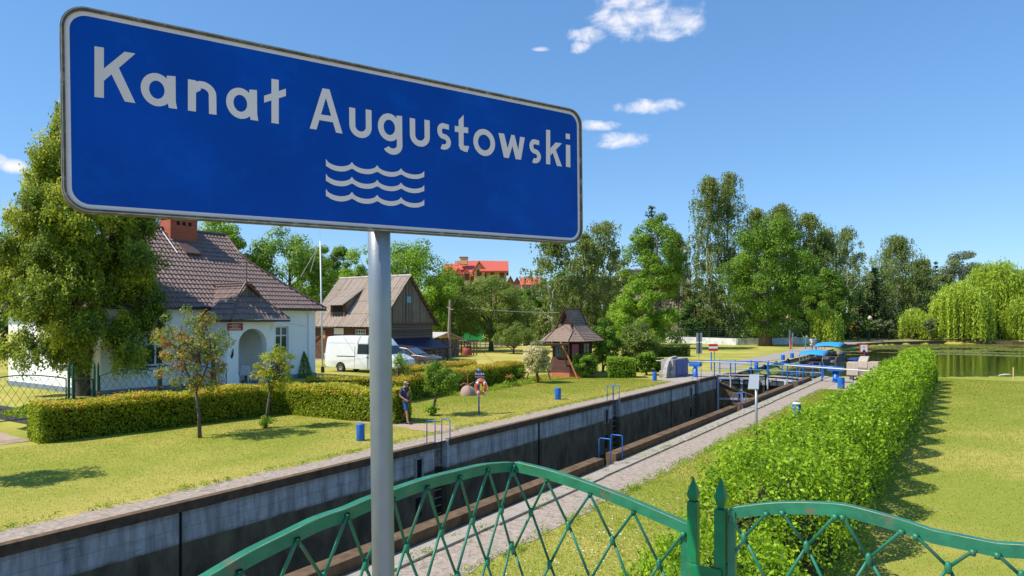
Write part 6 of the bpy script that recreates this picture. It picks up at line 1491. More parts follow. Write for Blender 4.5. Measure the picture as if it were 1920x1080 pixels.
def woodshed():
    t = thing('firewood_stack', 'tall stack of split firewood under a rusty white sheet beside the barn', 'firewood stack', C(51.4, 42.6, .05), PHI)
    rng = random.Random(3); lg = MB()
    for i in range(24):
        for j in range(17):
            x, z = -.2 + i * .18 + rng.uniform(-.03, .03), .1 + j * .125 + rng.uniform(-.02, .02)
            if z < 2.3 - abs(x - 2.0) * .22: lg.tube([(x, -.05 - rng.uniform(0, .12), z), (x, .6, z)], rng.uniform(.05, .085), 5)
    lg.build('split_logs', M['logs'], t)
    lg = MB()
    for i in range(8):
        for j in range(15): y, z = .75 + i * .17 + rng.uniform(-.03, .03), .1 + j * .13; lg.tube([(-.5 - rng.uniform(0, .1), y, z), (0, y, z)], rng.uniform(.05, .08), 5)
    lg.build('split_logs', M['logs'], t)
    r = MB(); r.add([(-.9, -.5, 2.1), (1.9, -.5, 2.75), (1.9, 2.4, 2.75), (-.9, 2.4, 2.1), (4.6, -.5, 2.0), (4.6, 2.4, 2.0)], [(0, 1, 2, 3), (1, 4, 5, 2)]); o = r.build('sheet_roof', M['rustcap'], t); md = o.modifiers.new('s', 'SOLIDIFY'); md.thickness = .06
    for k, (px, py, lab) in enumerate(((862, 671, 'upright pale pallet behind the utility pole foot'), (885, 670, 'upright dark pallet right of the rusty barrel'))):
        p = G(px, py, .05); q_ = thing('wooden_pallet', lab, 'pallet', p, .25 - .15 * k, 'pallets in the meadow'); b = MB()
        for i in range(5): b.b2(-.85 + i * .32, -.72 + i * .32, 0, .03, .08, 1.75)
        b.build('slats', M['wood_red'] if k == 0 else M['timber'], q_); b = MB()
        for z in (.1, .85, 1.72): b.b2(-.88, .72, .03, .1, z, z + .1)
        b.build('bearers', M['stripw'] if k == 0 else M['timber'], q_)
    p = G(876, 671, .05); q_ = thing('rusty_barrel', 'rusty red barrel with dark lid between the two upright pallets', 'barrel', p); MB().lathe([(.42, 0), (.5, .3), (.5, .7), (.42, 1.1)], n=16).build('drum', mat('rusty drum', (.3, .06, .03), .7, var=.3), q_, True); MB().lathe([(.44, 1.1), (.44, 1.2), (.1, 1.25)], n=16).build('lid', M['black'], q_, True)
    w = thing('utility_pole', 'plain wooden utility pole standing before the firewood stack', 'utility pole', G(843, 676, .05)); MB().tube([(0, 0, -.3), (-.05, 0, 3), (.05, 0, Hh(563, 67))], [.17, .15, .11], 10).build('pole', M['polewood'], w)
    w = thing('utility_pole', 'thin rusty pole close behind the wooden utility pole', 'utility pole', G(833, 655, 0)); MB().tube([(0, 0, -.2), (0, 0, Hh(567, 92))], .09, 8).build('pole', M['rustpole'], w)
    k = thing('kiosk_building', 'small flat roofed cream building behind the firewood stack', 'building', G(814, 637, 0), .0)
    MB().b2(-1.6, 2.2, 0, 4, 0, 3.3).build('wall', M['cream'], k); MB().b2(-2.0, 2.6, -.5, 4.3, 3.3, 4.3).build('flat_roof', M['beige'], k); MB().b2(-.2, 1.2, -.03, 0, .6, 2.5).build('window', M['timber'], k); MB().b2(-1.4, 2, -.02, 0, 2.75, 3.1).build('sign_band', M['timber'], k)
M['logs'] = mat('cut log ends', (.26, .19, .14), .9, var=.45, nscale=6); M['stripw'] = mat('pale pallet wood', (.6, .45, .33), .8); M['polewood'] = mat('weathered pole', (.3, .22, .17), .9, var=.3, stretch=(4, 4, .4)); M['rustpole'] = mat('rusty pole', (.28, .09, .05), .8)
woodshed()
# ---------------------------------------------------------------- vehicles
def wheel(t, x, y, r, w=.2):
    o = MB(); o.v = []; n = 24; prof = [(r * .62, -w / 2), (r * .95, -w / 2), (r, -w * .3), (r, w * .3), (r * .95, w / 2), (r * .62, w / 2)]
    def spin(prof, name, m, parent):
        b = MB()
        for p, q_ in prof:
            for j in range(n): b.v.append((x + p * math.cos(2 * PI * j / n), y + q_, r + p * math.sin(2 * PI * j / n)))
        for i in range(len(prof) - 1):
            for j in range(n): b.f.append((i * n + j, i * n + (j + 1) % n, (i + 1) * n + (j + 1) % n, (i + 1) * n + j))
        b.f.append(tuple(range(n))); b.f.append(tuple((len(prof) - 1) * n + j for j in range(n))); return b.build(name, m, parent, True)
    ty = spin(prof, 'wheel', M['rubber'], t); sg = -1 if y < 0 else 1
    spin([(r * .12, sg * w * .40), (r * .2, sg * w * .53), (r * .6, sg * w * .47), (r * .63, sg * w * .52), (r * .66, sg * w * .45)], 'rim', M['galv'], ty)
def body_loft(name, prof, widths, m, parent, bevel=.05):
    """side profile (x,z) lofted over half widths: widths = list of (fraction y, inset towards centre)"""
    cx = sum(p[0] for p in prof) / len(prof); cz = sum(p[1] for p in prof) / len(prof); b = MB(); n = len(prof)
    for y, k, f in widths:
        for (x, z) in prof: yy = y * (1 - f * max(0, (z - .95)) ** 1.2); b.v.append((cx + (x - cx) * k, yy, cz + (z - cz) * k))
    for i in range(len(widths) - 1):
        for j in range(n): b.f.append((i * n + j, i * n + (j + 1) % n, (i + 1) * n + (j + 1) % n, (i + 1) * n + j))
    b.f.append(tuple(range(n))); b.f.append(tuple((len(widths) - 1) * n + j for j in range(n))); return b.build(name, m, parent, True, bevel=bevel)
def van():
    p = Vector((-.247 * 50.2, 50.2, .35)); rz = -math.atan2(.407, .913)
    t = thing('panel_van', 'white high roofed panel van parked before the barn, partly behind the sign pole', 'van', p, rz)
    hw = .97
    def arch(xc, r=.42, z0=.32, n=8): return [(xc + r * math.cos(a), .34 + r * math.sin(a)) for a in [PI * k / n for k in range(n + 1)]][::-1]
    prof = [(-.62, .42)] + [(-.62, .5), (-.66, .8), (-.62, 1.6), (-.50, 2.42), (-.38, 2.55), (.2, 2.6), (3.3, 2.6), (3.75, 2.5), (4.3, 1.95), (4.75, 1.38), (5.3, 1.18), (5.62, 1.0), (5.72, .7), (5.7, .38)] + [(5.15, .3)] + [(4.72 + .42 * math.cos(a), .34 + .42 * math.sin(a)) for a in [PI * k / 8 for k in range(9)]] + [(4.2, .3), (1.3, .3)] + [(.72 + .42 * math.cos(a), .34 + .42 * math.sin(a)) for a in [PI * k / 8 for k in range(9)]] + [(.2, .36)]
    body_loft('body', prof, [(-hw, .992, .045), (-hw + .03, 1, .045), (hw - .03, 1, .045), (hw, .992, .045)], M['vanwhite'], t, .03)
    for y in (-hw + .1, hw - .1):
        for x in (.72, 4.72): wheel(t, x, y, .34)
    for sg in (-1, 1):
        yb = sg * hw
        k = lambda z: sg * (hw * (1 - .045 * max(0, z - .95) ** 1.2) + .006)
        g = MB(); g.add([(2.15, k(1.35), 1.35), (3.15, k(1.35), 1.35), (3.1, k(2.05), 2.05), (2.2, k(2.05), 2.05)], [(0, 1, 2, 3)]) ; g.build('side_window', M['glass'], t)
        g = MB(); g.add([(3.45, k(1.32), 1.32), (4.6, k(1.32), 1.32), (4.1, k(2.0), 2.0), (3.5, k(2.05), 2.05)], [(0, 1, 2, 3)]); g.build('side_window', M['glass'], t)
        s_ = MB()
        for x in (1.95, 3.3, 4.45): s_.b2(x - .009, x + .009, k(1.2) - sg * .004, k(1.2) + sg * .002, .45, 1.9 if x < 4 else 1.3)
        s_.b2(.4, 1.95, k(1.1) - .004, k(1.1) + .006 * sg, 1.16, 1.2); s_.build('door_seam', M['gutter'], t)
        s_ = MB(); s_.b2(-.4, 1.9, k(2.1) - sg * .02, k(2.1) + .0, 2.1, 2.13); s_.b2(2.1, 3.2, k(2.1) - sg * .02, k(2.1), 2.1, 2.13)
        s_.build('drip_rail', M['plastic'], t)
        s_ = MB(); s_.b2(2.95, 3.12, k(1.1), k(1.1) + sg * .03, 1.1, 1.15); s_.b2(3.42, 3.56, k(1.1), k(1.1) + sg * .03, 1.1, 1.15); s_.build('door_handle', M['black'], t)
        s_ = MB(); s_.box((4.35, yb * 1.17, 1.5), (.1, .18, .3)); s_.build('wing_mirror', M['black'], t, bevel=.02)
        s_ = MB(); s_.box((-.63, yb * .9, 1.1), (.05, .12, .42)); s_.build('tail_light', M['red'], t)
        s_ = MB(); s_.box((5.62, yb * .78, .86), (.12, .3, .2)); s_.build('headlight', M['lamp'], t, bevel=.02)
    g = MB(); g.add([(4.335, -.78, 1.93), (4.335, .78, 1.93), (4.775, .85, 1.40), (4.775, -.85, 1.40)], [(0, 1, 2, 3)]); o = g.build('windscreen', M['glass'], t); o.location.x = .025
    MB().box((5.7, 0, .5), (.14, 1.8, .26)).build('bumper', M['black'], t, bevel=.03); MB().box((-.66, 0, .5), (.12, 1.85, .22)).build('bumper', M['gutter'], t, bevel=.03)
    for y in (-.45, .45): MB().box((-.585, y, 1.75), (.02, .7, .6), ry=-.12).build('rear_window', M['glass'], t)
van()
def estate():
    p = Vector((-.168 * 55.0, 55.0, .30)); rz = -math.atan2(.407, .913)
    t = thing('parked_car', 'dark brown metallic estate car nose out beside the white van', 'car', p, rz); hw = .92
    def ar(xc, r=.38): return [(xc + r * math.cos(a), .34 + r * math.sin(a)) for a in [PI * k / 8 for k in range(9)]]
    prof = [(-.85, .4), (-.95, .75), (-.9, 1.02), (.0, 1.05), (2.45, 1.08), (3.0, 1.03), (3.62, .92), (3.82, .78), (3.88, .5), (3.8, .28), (3.42, .26)] + ar(3.0) + [(2.55, .24), (.5, .24)] + ar(.1) + [(-.35, .28)]
    body_loft('body', prof, [(-hw, .985, .2), (-hw + .05, 1, .2), (hw - .05, 1, .2), (hw, .985, .2)], M['carbrown'], t, .04)
    ca_ = MB(); P = [(-.85, 1.03), (-.6, 1.5), (-.2, 1.6), (.9, 1.62), (1.5, 1.56), (2.45, 1.07)]
    for y, kk in ((-.84, 0), (.84, 0)):
        for x, z in P: ca_.v.append((x, y * (1 - .22 * (z - 1.03) / .6), z))
    n = len(P)
    for j in range(n - 1): ca_.f.append((j, j + 1, n + j + 1, n + j))
    ca_.f.append(tuple(range(n))); ca_.f.append(tuple(range(n, 2 * n))); ca_.f.append((n - 1, 0, n, 2 * n - 1)); ca_.build('cabin', M['carbrown'], t, bevel=.03)
    def yk(z): return .84 * (1 - .22 * (z - 1.03) / .6) + .005
    for sg in (-1, 1):
        for xs in (((-.55, 1.1), (.35, 1.1), (.4, 1.52), (-.35, 1.5)), ((.45, 1.1), (1.2, 1.1), (1.15, 1.52), (.48, 1.53)), ((1.28, 1.1), (2.2, 1.1), (1.5, 1.48), (1.24, 1.51))):
            g = MB(); g.add([(x, sg * yk(z), z) for x, z in xs], [(0, 1, 2, 3)]); g.build('side_window', M['glass'], t)
        MB().box((3.68, sg * .66, .74), (.2, .34, .17)).build('headlight', M['lamp'], t, bevel=.03); MB().box((1.9, sg * 1.0, 1.12), (.12, .18, .13)).build('wing_mirror', M['carbrown'], t, bevel=.02)
        MB().tube([(-.4, sg * .62, 1.66), (1.2, sg * .62, 1.66)], .015, 6).build('roof_rail', M['black'], t)
    g = MB(); g.add([(2.40, -.74, 1.11), (2.40, .74, 1.11), (1.56, .64, 1.55), (1.56, -.64, 1.55)], [(0, 1, 2, 3)]); o = g.build('windscreen', M['skyglass'], t); o.location = (.012, 0, .018)
    MB().box((3.86, 0, .66), (.06, .7, .16)).build('grille', M['black'], t, bevel=.01); MB().box((3.88, 0, .42), (.06, 1.3, .14)).build('lower_grille', M['black'], t); MB().box((3.905, 0, .5), (.02, .5, .1)).build('number_plate', M['white'], t)
    for y in (-.8, .8):
        for x in (.1, 3.0): wheel(t, x, y, .34)
M['skyglass'] = mat('windscreen glass', (.05, .08, .11), .05, var=.1, spec=1.)
estate()
def bin_():
    t = thing('dustbin', 'grey plastic dustbin standing against the barn footing', 'bin', C(42.3, onS(614, 42.3), .25)); MB().lathe([(.24, 0), (.3, .9)], n=14).build('body', M['galv'], t, True); MB().lathe([(.33, .9), (.33, .96), (.1, 1.04)], n=14).build('lid', M['gutter'], t, True)
bin_()
def flagpole():
    p = G(605, 703, .35); Y = p.y; t = thing('flagpole', 'tall thin white flagpole with wire stays in front of the barn', 'flagpole', p)
    H = Hh(452, Y, .35); MB().tube([(0, 0, .45), (-.17, 0, H)], [.06, .045], 10).build('pole', M['white'], t, True); MB().tube([(0, 0, -.1), (0, 0, .55)], .12, 10).build('black_foot', M['black'], t); MB().tube([(-.17, 0, H), (-.2, 0, H + 1.3)], .008, 5).build('tip_rod', M['galv'], t)
    x = -.17 - (.045)
    MB().tube([(-.38, 0, H - .5), (-1.55, .2, H - 2.4)], .018, 5).build('antenna_wire', M['rail_w'], t); MB().tube([(-.38, 0, H - .5), (-.9, .2, H - 2.1)], .018, 5).build('antenna_wire', M['rail_w'], t); MB().tube([(.1, 0, H - .4), (1.4, .2, H - 1.6)], .012, 5).build('antenna_wire', M['rail_w'], t)
flagpole()
def cable(a, b, lab, sag=.4, r=.018, m='rail_w'):
    a, b = Vector(a), Vector(b); pts = [a.lerp(b, k / 14) - Vector((0, 0, sag * 4 * (k / 14) * (1 - k / 14))) for k in range(15)]; o = MB().tube([p - a for p in pts], r, 5).build('overhead_cable', M[m]); o.location = a; tag(o, lab, 'cable')
hc = C(28.2, 32.6, 3.3); pl = G(833, 655, 0); pl.z = Hh(567, 92) - .1
cable(C(24.4, 30.4, 4.0), Vector((-12.7, 60, 4.2)), 'thin cable sagging from the porch to the wooden barn', .5, .012, 'galv')
cable(Vector((-.085 * 57, 57, 4.9)), pl, 'pale cable running from the barn gable to the thin rusty pole', .2, .02)
cable(pl, Vector((3.35, 49, 4.6)), 'long pale cable between the rusty pole and the kiosk ridge', .3, .014, 'galv')
# ---------------------------------------------------------------- wooden kiosk
def kiosk():
    s0, t0 = 43.9, 23.1      # near corner; x along s (back), y along t (left)
    t = thing('wooden_kiosk', 'small dark wooden kiosk with steep shingled hip and gable roof', 'kiosk', C(s0, t0), PHI); W_, D = 2.3, 3.0    # W_ along t, D along s
    zw, ze, zr = 2.6, 2.55, 4.85; c = .55
    plan = [(0, c), (c, 0), (D - c, 0), (D, c), (D, W_ - c), (D - c, W_), (c, W_), (0, W_ - c)]
    def scale(pl, k): return [(D / 2 + (x - D / 2) * k, W_ / 2 + (y - W_ / 2) * k) for x, y in pl]
    b = MB(); b.prism(scale(plan, 1.0), 1.3, zw, 'xy'); b.build('upper_wall', M['hutv'], t)
    lo, up = scale(plan, 1.22), scale(plan, 1.02); b = MB(); n = 8; b.v = [(x, y, .35) for x, y in lo] + [(x, y, 1.34) for x, y in up]; b.f = [(i, (i + 1) % n, n + (i + 1) % n, n + i) for i in range(n)] + [tuple(range(n)), tuple(range(n, 2 * n))]; b.build('flared_skirt', M['hutboard'], t)
    b = MB(); b.prism(scale(plan, 1.2), -.1, .35, 'xy'); b.build('brick_base', M['orangebrick'], t)
    # roof: flared hips up to a gablet
    ea = scale(plan, 1.62); mid = scale([(.1, .35), (.35, .1), (D - .35, .1), (D - .1, .35), (D - .1, W_ - .35), (D - .35, W_ - .1), (.35, W_ - .1), (.1, W_ - .35)], 1.0); zm = 3.25
    top = [(.55, W_ / 2 - .42), (.56, W_ / 2 - .45), (D - .56, W_ / 2 - .45), (D - .55, W_ / 2 - .42), (D - .55, W_ / 2 + .42), (D - .56, W_ / 2 + .45), (.56, W_ / 2 + .45), (.55, W_ / 2 + .42)]; zt = 3.85
    b = MB(); rows = 14
    def ringat(f):
        if f < .45: g = f / .45; A, B, za, zb_ = ea, mid, ze, zm; g2 = g
        else: g = (f - .45) / .55; A, B, za, zb_ = mid, top, zm, zt; g2 = g
        return [(a[0] + (b_[0] - a[0]) * g, a[1] + (b_[1] - a[1]) * g) for a, b_ in zip(A, B)], za + (zb_ - za) * g2
    def addring(r, z): 
        k = len(b.v); b.v += [(x, y, z) for x, y in r]; return k
    for i in range(rows):
        r0, z0 = ringat(i / rows); r1, z1 = ringat((i + 1) / rows); k0 = addring(r0, z0 + .03); k1 = addring(r1, z1 - .0)
        for j in range(8): b.f.append((k0 + j, k0 + (j + 1) % 8, k1 + (j + 1) % 8, k1 + j))
        k2 = addring(r0, z0 - .02)
        for j in range(8): b.f.append((k2 + j, k2 + (j + 1) % 8, k0 + (j + 1) % 8, k0 + j))
    # upper two slopes up to the ridge
    for i in range(6):
        f0, f1 = i / 6, (i + 1) / 6
        for sg in (-1, 1):
            y0_ = W_ / 2 + sg * .47 * (1 - f0); y1_ = W_ / 2 + sg * .47 * (1 - f1); z0 = zt + (zr - zt) * f0 + .03; z1 = zt + (zr - zt) * f1
            b.add([(.25, y0_, z0), (D - .3, y0_, z0), (D - .3 - .0, y1_, z1), (.25, y1_, z1)], [(0, 1, 2, 3)])
    rf = b.build('roof', M['shingle2'], t)
    g = MB(); g.add([(.42, W_ / 2 - .42, zt - .05), (.42, W_ / 2 + .42, zt - .05), (.42, W_ / 2, zr - .08)], [(0, 1, 2)]); g.add([(D - .4, W_ / 2 - .42, zt - .05), (D - .4, W_ / 2 + .42, zt - .05), (D - .4, W_ / 2, zr - .08)], [(0, 1, 2)]); g.build('gablet', M['hutv'], rf)
    g = MB()
    for x in (.22, D - .27):
        for sg in (-1, 1): g.tube([(x, W_ / 2 + sg * .72, zt - .5), (x, W_ / 2, zr + .06), (x, W_ / 2 - sg * .05, zr + .18)], .05, 5)
    g.tube([(.2, W_ / 2, zr + .02), (D - .25, W_ / 2, zr + .02)], .05, 6)
    for j in range(8): g.tube([(*ea[j], ze + .04), (*mid[j], zm + .04), (*top[j], zt + .03)], .028, 5)
    g.build('barge_boards', M['hutboard'], rf)
    def win(x0, x1, facing, m, name):
        o = MB()
        if facing == 'L': o.b2(-.03, -.005, x0, x1, 1.38, 2.35)
        else: o.b2(x0, x1, -.03, -.005, 1.38, 2.35)
        w = o.build(name, m, t); f = MB()
        for k in range(3):
            y = x0 + (x1 - x0) * k / 2
            if facing == 'L': f.b2(-.05, -.03, y - .03, y + .03, 1.33, 2.4)
            else: f.b2(y - .03, y + .03, -.05, -.03, 1.33, 2.4)
        for z in (1.35, 1.7, 2.02, 2.36):
            if facing == 'L': f.b2(-.047, -.032, x0, x1, z - .02, z + .02)
            else: f.b2(x0, x1, -.047, -.032, z - .02, z + .02)
        f.build('glazing_bars', M['stake'] if name == 'door_window' else M['timber'], w)
    win(.62, 1.15, 'L', M['glass'], 'door_window'); win(1.22, 1.72, 'L', M['lblueg'], 'window'); win(1.0, 1.9, 'R', M['curtain'], 'window')
    s_ = thing('notice_board', 'small pink notice panel on the corner wall of the kiosk', 'notice', C(s0, t0), PHI); o = MB(); o.box((.24, .24, 1.95), (.5, .03, .75), rz=-PI / 4 ); o.build('panel', M['pink'], s_)
M['orangebrick'] = brick_mat('orange brick base', (.55, .15, .07), (.45, .11, .05), (.3, .2, .15), 3)
M['shingle2'] = mat('weathered shingles', (.30, .22, .17), .95, spec=.1, var=.5, nscale=5, stretch=(5, 5, 1.5), stain=(.07, .05, .045), stain_amt=.5, stain_scale=2.5)
M['lblueg'] = mat('bluish pane', (.15, .2, .25), .15); M['curtain'] = mat('yellow curtain behind glass', (.28, .24, .07), .3, var=.3, nscale=8); M['pink'] = mat('pink notice', (.45, .1, .14), .6, var=.3, nscale=12)
kiosk()
def swing():
    t = thing('swing_frame', 'rustic wooden swing frame of leaning poles before the kiosk', 'swing frame', (0, 0, 0))
    a, b_ = G(985, 712), G(1030, 712); zt = 2.35
    L1, L2 = G(983, 716), G(1032, 713); R1, R2 = G(1060, 709), G(1047, 703)
    topL, topR = Vector((2.2, 47.3, zt)), Vector((3.75, 48.6, zt))
    for nm, p, q_, r, m in (('top_beam', topL + Vector((-.9, -.2, 0)), topR + Vector((.2, .1, 0)), .08, 'timber'), ('front_pole', Vector((4.55, 48.0, 0)), topR + Vector((-.35, .1, .2)), .06, 'stake'), ('front_pole', L1 + Vector((.1, 0, 0)), topL + Vector((-.5, 0, .1)), .055, 'timber'), ('back_pole', L2, topL + Vector((-.3, 0, .1)), .055, 'timber'), ('back_pole', Vector((4.1, 50, 0)), topR + Vector((-.3, .1, .1)), .05, 'timber'), ('side_beam', Vector((.2, 46.6, .55)), Vector((2.9, 47.2, .55)), .05, 'timber')):
        MB().tube([p, (p + q_) / 2 + Vector((.03, 0, .02)), q_], r, 7).build(nm, M[m], t)
swing()
# ---------------------------------------------------------------- lifebuoy post with sign
def lifebuoy():
    p = G(898, 776); t = thing('lifebuoy_post', 'blue post carrying a small navy board with white words', 'sign post', p, math.radians(-8))
    H = Hh(692, p.y); MB().tube([(0, 0, -.1), (0, 0, H + .03)], .035, 10).build('post', M['blue'], t, True)
    w, h, zc = .40, .50, Hh(706, p.y)
    MB().b2(-w / 2 + .04, w / 2 + .04, -.065, -.04, zc - h / 2, zc + h / 2).build('board', M['navyb'], t, bevel=.004)
    text_obj('ŚLUZA', .135, M['white'], t, (.04, -.070, zc + .12), (PI / 2, 0, 0)); text_obj('AUGUSTÓW', .076, M['pinkw'], t, (.04, -.070, zc - .01), (PI / 2, 0, 0)); 
    o = MB(); x = -.06
    for k in (.05, .03, .06, .03): o.b2(x, x + k, -.070, -.0655, zc - .165, zc - .115); x += k + .015
    o.build('small_lettering', M['white'], t)
    z = Hh(726, p.y); q_ = thing('lifebuoy', 'orange lifebuoy with white bands and yellow rope hanging on the blue post', 'lifebuoy', p + Vector((.10, -.09, z)), math.radians(-8))
    def torus(a0, a1, R, r, name, m, par, n=12, el=1.38):
        b = MB()
        for i in range(n + 1):
            a = a0 + (a1 - a0) * i / n
            for j in range(10): c_ = 2 * PI * j / 10; b.v.append(((R + r * math.cos(c_)) * math.cos(a), r * .8 * math.sin(c_), (R + r * math.cos(c_)) * math.sin(a) * el))
        for i in range(n):
            for j in range(10): b.f.append((i * 10 + j, i * 10 + (j + 1) % 10, (i + 1) * 10 + (j + 1) % 10, (i + 1) * 10 + j))
        return b.build(name, m, par, True)
    R, r = .205, .058
    torus(0, 2 * PI, R, r, 'ring', M['orange'], q_, 40)
    for k in range(4): a = PI / 4 + k * PI / 2; torus(a - .17, a + .17, R, r + .004, 'white_band', M['white'], q_, 6)
    rp = MB(); rr_ = random.Random(4)
    for k in range(9): x = .02 + rr_.uniform(-.06, .1); rp.tube([(x, -.09, .15 + rr_.uniform(-.05, .05)), (x + rr_.uniform(-.05, .05), -.12, -.1), (x + rr_.uniform(-.04, .04), -.09, -.33 + rr_.uniform(-.06, .05)), (x + .03, -.1, .05)], .014, 5)
    rp.tube([(.1, -.09, -.3), (.11, -.09, -.75)], .008, 5); rp.build('rope_coil', M['yrope'], q_)
    gl = MB(); gl.tube([((R + .08) * math.cos(a), -.02, (R + .08) * 1.38 * math.sin(a)) for a in [2 * PI * k / 24 for k in range(25)]], .008, 5); gl.build('grab_line', M['signwhite'], q_)
M['navyb'] = mat('navy board', (.008, .012, .06), .4); M['pinkw'] = mat('pinkish lettering', (.7, .45, .5), .5)
lifebuoy()
def boulder():
    rng = np.random.default_rng(9); p = G(877, 741); o = MB(); n, m_ = 26, 14
    for i in range(m_ + 1):
        ph = PI / 2 * i / m_
        for j in range(n):
            a = 2 * PI * j / n; k = 1 + .07 * math.sin(3 * a + 1) + .05 * math.sin(5 * a + ph * 4); o.v.append((.47 * k * math.cos(a) * math.cos(ph), .42 * k * math.sin(a) * math.cos(ph), .56 * math.sin(ph) * (1 + .05 * math.sin(4 * a)) - .02))
    for i in range(m_):
        for j in range(n): o.f.append((i * n + j, i * n + (j + 1) % n, (i + 1) * n + (j + 1) % n, (i + 1) * n + j))
    o = o.build('boulder', M['rock'], None, True); o.location = p; tag(o, 'rounded pink granite boulder at the foot of the hedge', 'boulder')
    a = thing('rusty_anchor', 'rusty anchor standing on top of the pink boulder', 'anchor', p + Vector((0, 0, .5)))
    MB().tube([(-.02, 0, 0), (.02, 0, .75)], .03, 6).build('shank', M['rustpole'], a); MB().tube([(-.42, 0, .02), (-.2, 0, .16), (0, 0, .06), (.2, 0, .12), (.34, 0, .22)], [.03, .045, .05, .04, .02], 6).build('arms', M['rustpole'], a); MB().tube([(-.1, .0, .6), (.12, 0, .66)], .025, 5).build('stock', M['rustpole'], a)
boulder()
def flowers():
    rng = np.random.default_rng(12)
    def bed(lab, cx, cy, sx, sy, z0, h, n, lm, leaf, rz=PHI):
        t = thing('flower_bed', lab, 'flower bed', (cx, cy, z0), rz); P = np.stack([rng.uniform(-sx, sx, n), rng.uniform(-sy, sy, n), np.zeros(n)], 1); P[:, 2] = h * rng.uniform(.1, 1, n) * (1 - .5 * np.abs(P[:, 1] / sy) ** 2) * (.75 + .25 * np.sin(P[:, 0] * 4)); quads('foliage', leafV(P, leaf, rng, np.tile([0, 0, 1.], (n, 1)), .3, 1.8), rng.uniform(0, 1, n), M[lm], t); return t
    c = C(14.6, 27.7); t = bed('bed of yellow green leaves with orange lilies before the garden fence', c.x, c.y, 1.9, .62, .45, .75, 4200, 'l_hosta', .13)
    for k in range(26):
        x, y, z = rng.uniform(-1.2, 1.9), rng.uniform(-.4, .4), rng.uniform(.62, .98); b = MB()
        for j in range(6): a = 2 * PI * j / 6; b.add([(0, 0, 0), (.05 * math.cos(a - .3), .05 * math.sin(a - .3), .04), (.095 * math.cos(a), .095 * math.sin(a), .05), (.05 * math.cos(a + .3), .05 * math.sin(a + .3), .04)], [(0, 1, 2, 3)])
        o = b.build('lily_flower', M['orangep'], t, recalc=False); o.location = (x, y, z)
        MB().tube([(x, y, 0), (x, y, z)], .006, 4, cap=False).build('stem', M['l_hosta'] if 0 else M['fgreen'], t)
    c = C(12.0, 29.0); bed('leafy border plants at the left picture edge above the dark retaining wall', c.x, c.y, .5, 1.8, .55, .55, 2600, 'l_hosta', .12)
    c = C(37.0, 23.6); t = bed('low planting with red roses right of the lifebuoy post', c.x, c.y, 2.4, .4, 0, .4, 1500, 'l_hosta', .09)
    for k in range(5):
        o = MB().lathe([(.01, 0), (.05, .02), (.06, .05), (.03, .08)], n=8).build('rose', M['redp'], t); o.location = (rng.uniform(-1.4, -.3), rng.uniform(-.3, .3), rng.uniform(.4, .75))
    c = C(32.6, 23.3); bed('low flower border behind the leaning young tree', c.x, c.y, 3.0, .35, 0, .3, 1200, 'l_hosta', .09)
    shrub('rose bush with red blooms by the hedge end', Tpos(957, None, 43), .75, .45, 130, 'l_mid', .07, 20, 70, stems=3)
flowers()
def retaining():
    b = MB(); b.box(tuple(C(12.55, 33.4, .27)), (.3, 12.4, .62), rz=PHI); tag(b.build('retaining_wall', M['darkstone']), 'low dark stone retaining wall at the left picture edge', 'wall')
M['darkstone'] = mat('dark stone', (.05, .048, .045), .85, var=.4, nscale=5, bump=.4)
retaining()
# ---------------------------------------------------------------- garden fence of diamonds
def garden_fence():
    tF = 28.1
    def panel(a, b_, lab, zb=.55, ht=1.45, arch=.22, group='green diamond panels round the garden'):
        s0, s1 = a, b_; t = thing('garden_fence', lab, 'fence', C(s0, tF), PHI, group); L = s1 - s0; z0 = zb
        top = lambda x: z0 + ht + arch * math.sin(PI * x / L)
        f = MB(); f.tube([(L * k / 16, 0, top(L * k / 16)) for k in range(17)], .022, 6); f.tube([(0, 0, z0 + .1), (L, 0, z0 + .1)], .02, 6); f.tube([(0, 0, z0), (0, 0, top(0))], .022, 6); f.tube([(L, 0, z0), (L, 0, top(L))], .022, 6); f.build('frame', M['fgreen'], t)
        m_ = MB(); d = .26; k = -10
        for sg in (1, -1):
            x = -3.0
            while x < L + 3:
                pts = []
                for i in range(41):
                    u = i / 40; zz = z0 + .1 + u * (ht + arch); xx = x + sg * (zz - z0) * .62
                    if 0 <= xx <= L and zz <= top(xx): pts.append((xx, 0, zz))
                if len(pts) > 1: m_.tube([pts[0], pts[-1]], .007, 4, cap=False)
                x += d
        m_.build('diamond_mesh', M['fgreen'], t); return t
    def post(s, lab, h=1.9, w=.07):
        t = thing('garden_fence_post', lab, 'fence post', C(s, tF), PHI, 'green posts of the garden fence'); b = MB(); b.b2(-w / 2, w / 2, -w / 2, w / 2, .3, .5 + h); b.build('shaft', M['fgreen'], t); b = MB(); b.tube([(0, 0, .5 + h), (0, 0, .5 + h + .05), (0, 0, .5 + h + .16)], [.035, .04, .004], 4); b.build('point', M['fgreen'], t)
    X = lambda px: onT(px, tF)
    panel(X(-70), X(124), 'arched garden fence panel above the lilies at the left edge')
    post(X(129), 'garden fence post left of the narrow gate'); post(X(137), 'thin gate post touching the thuja trunk')
    panel(X(140), X(174), 'narrow garden gate panel in front of the thuja trunk', arch=.05, ht=1.35); post(X(177), 'gate post right of the thuja trunk'); post(X(184), 'garden fence post at the house corner')
    panel(X(187), X(296), 'arched garden fence panel before the left house window'); post(X(299), 'tall dark green post before the left house window', 1.75, .12)
    panel(X(303), X(396), 'arched garden fence panel left of the porch'); post(X(400), 'tall dark green post beside the porch buttress', 1.9, .12)
    t = panel(0, 1.1, 'open garden gate leaf leaning towards the porch', arch=.05, ht=1.35); t.location = C(X(404), tF); t.rotation_euler = (0, 0, PHI + .55)
garden_fence()
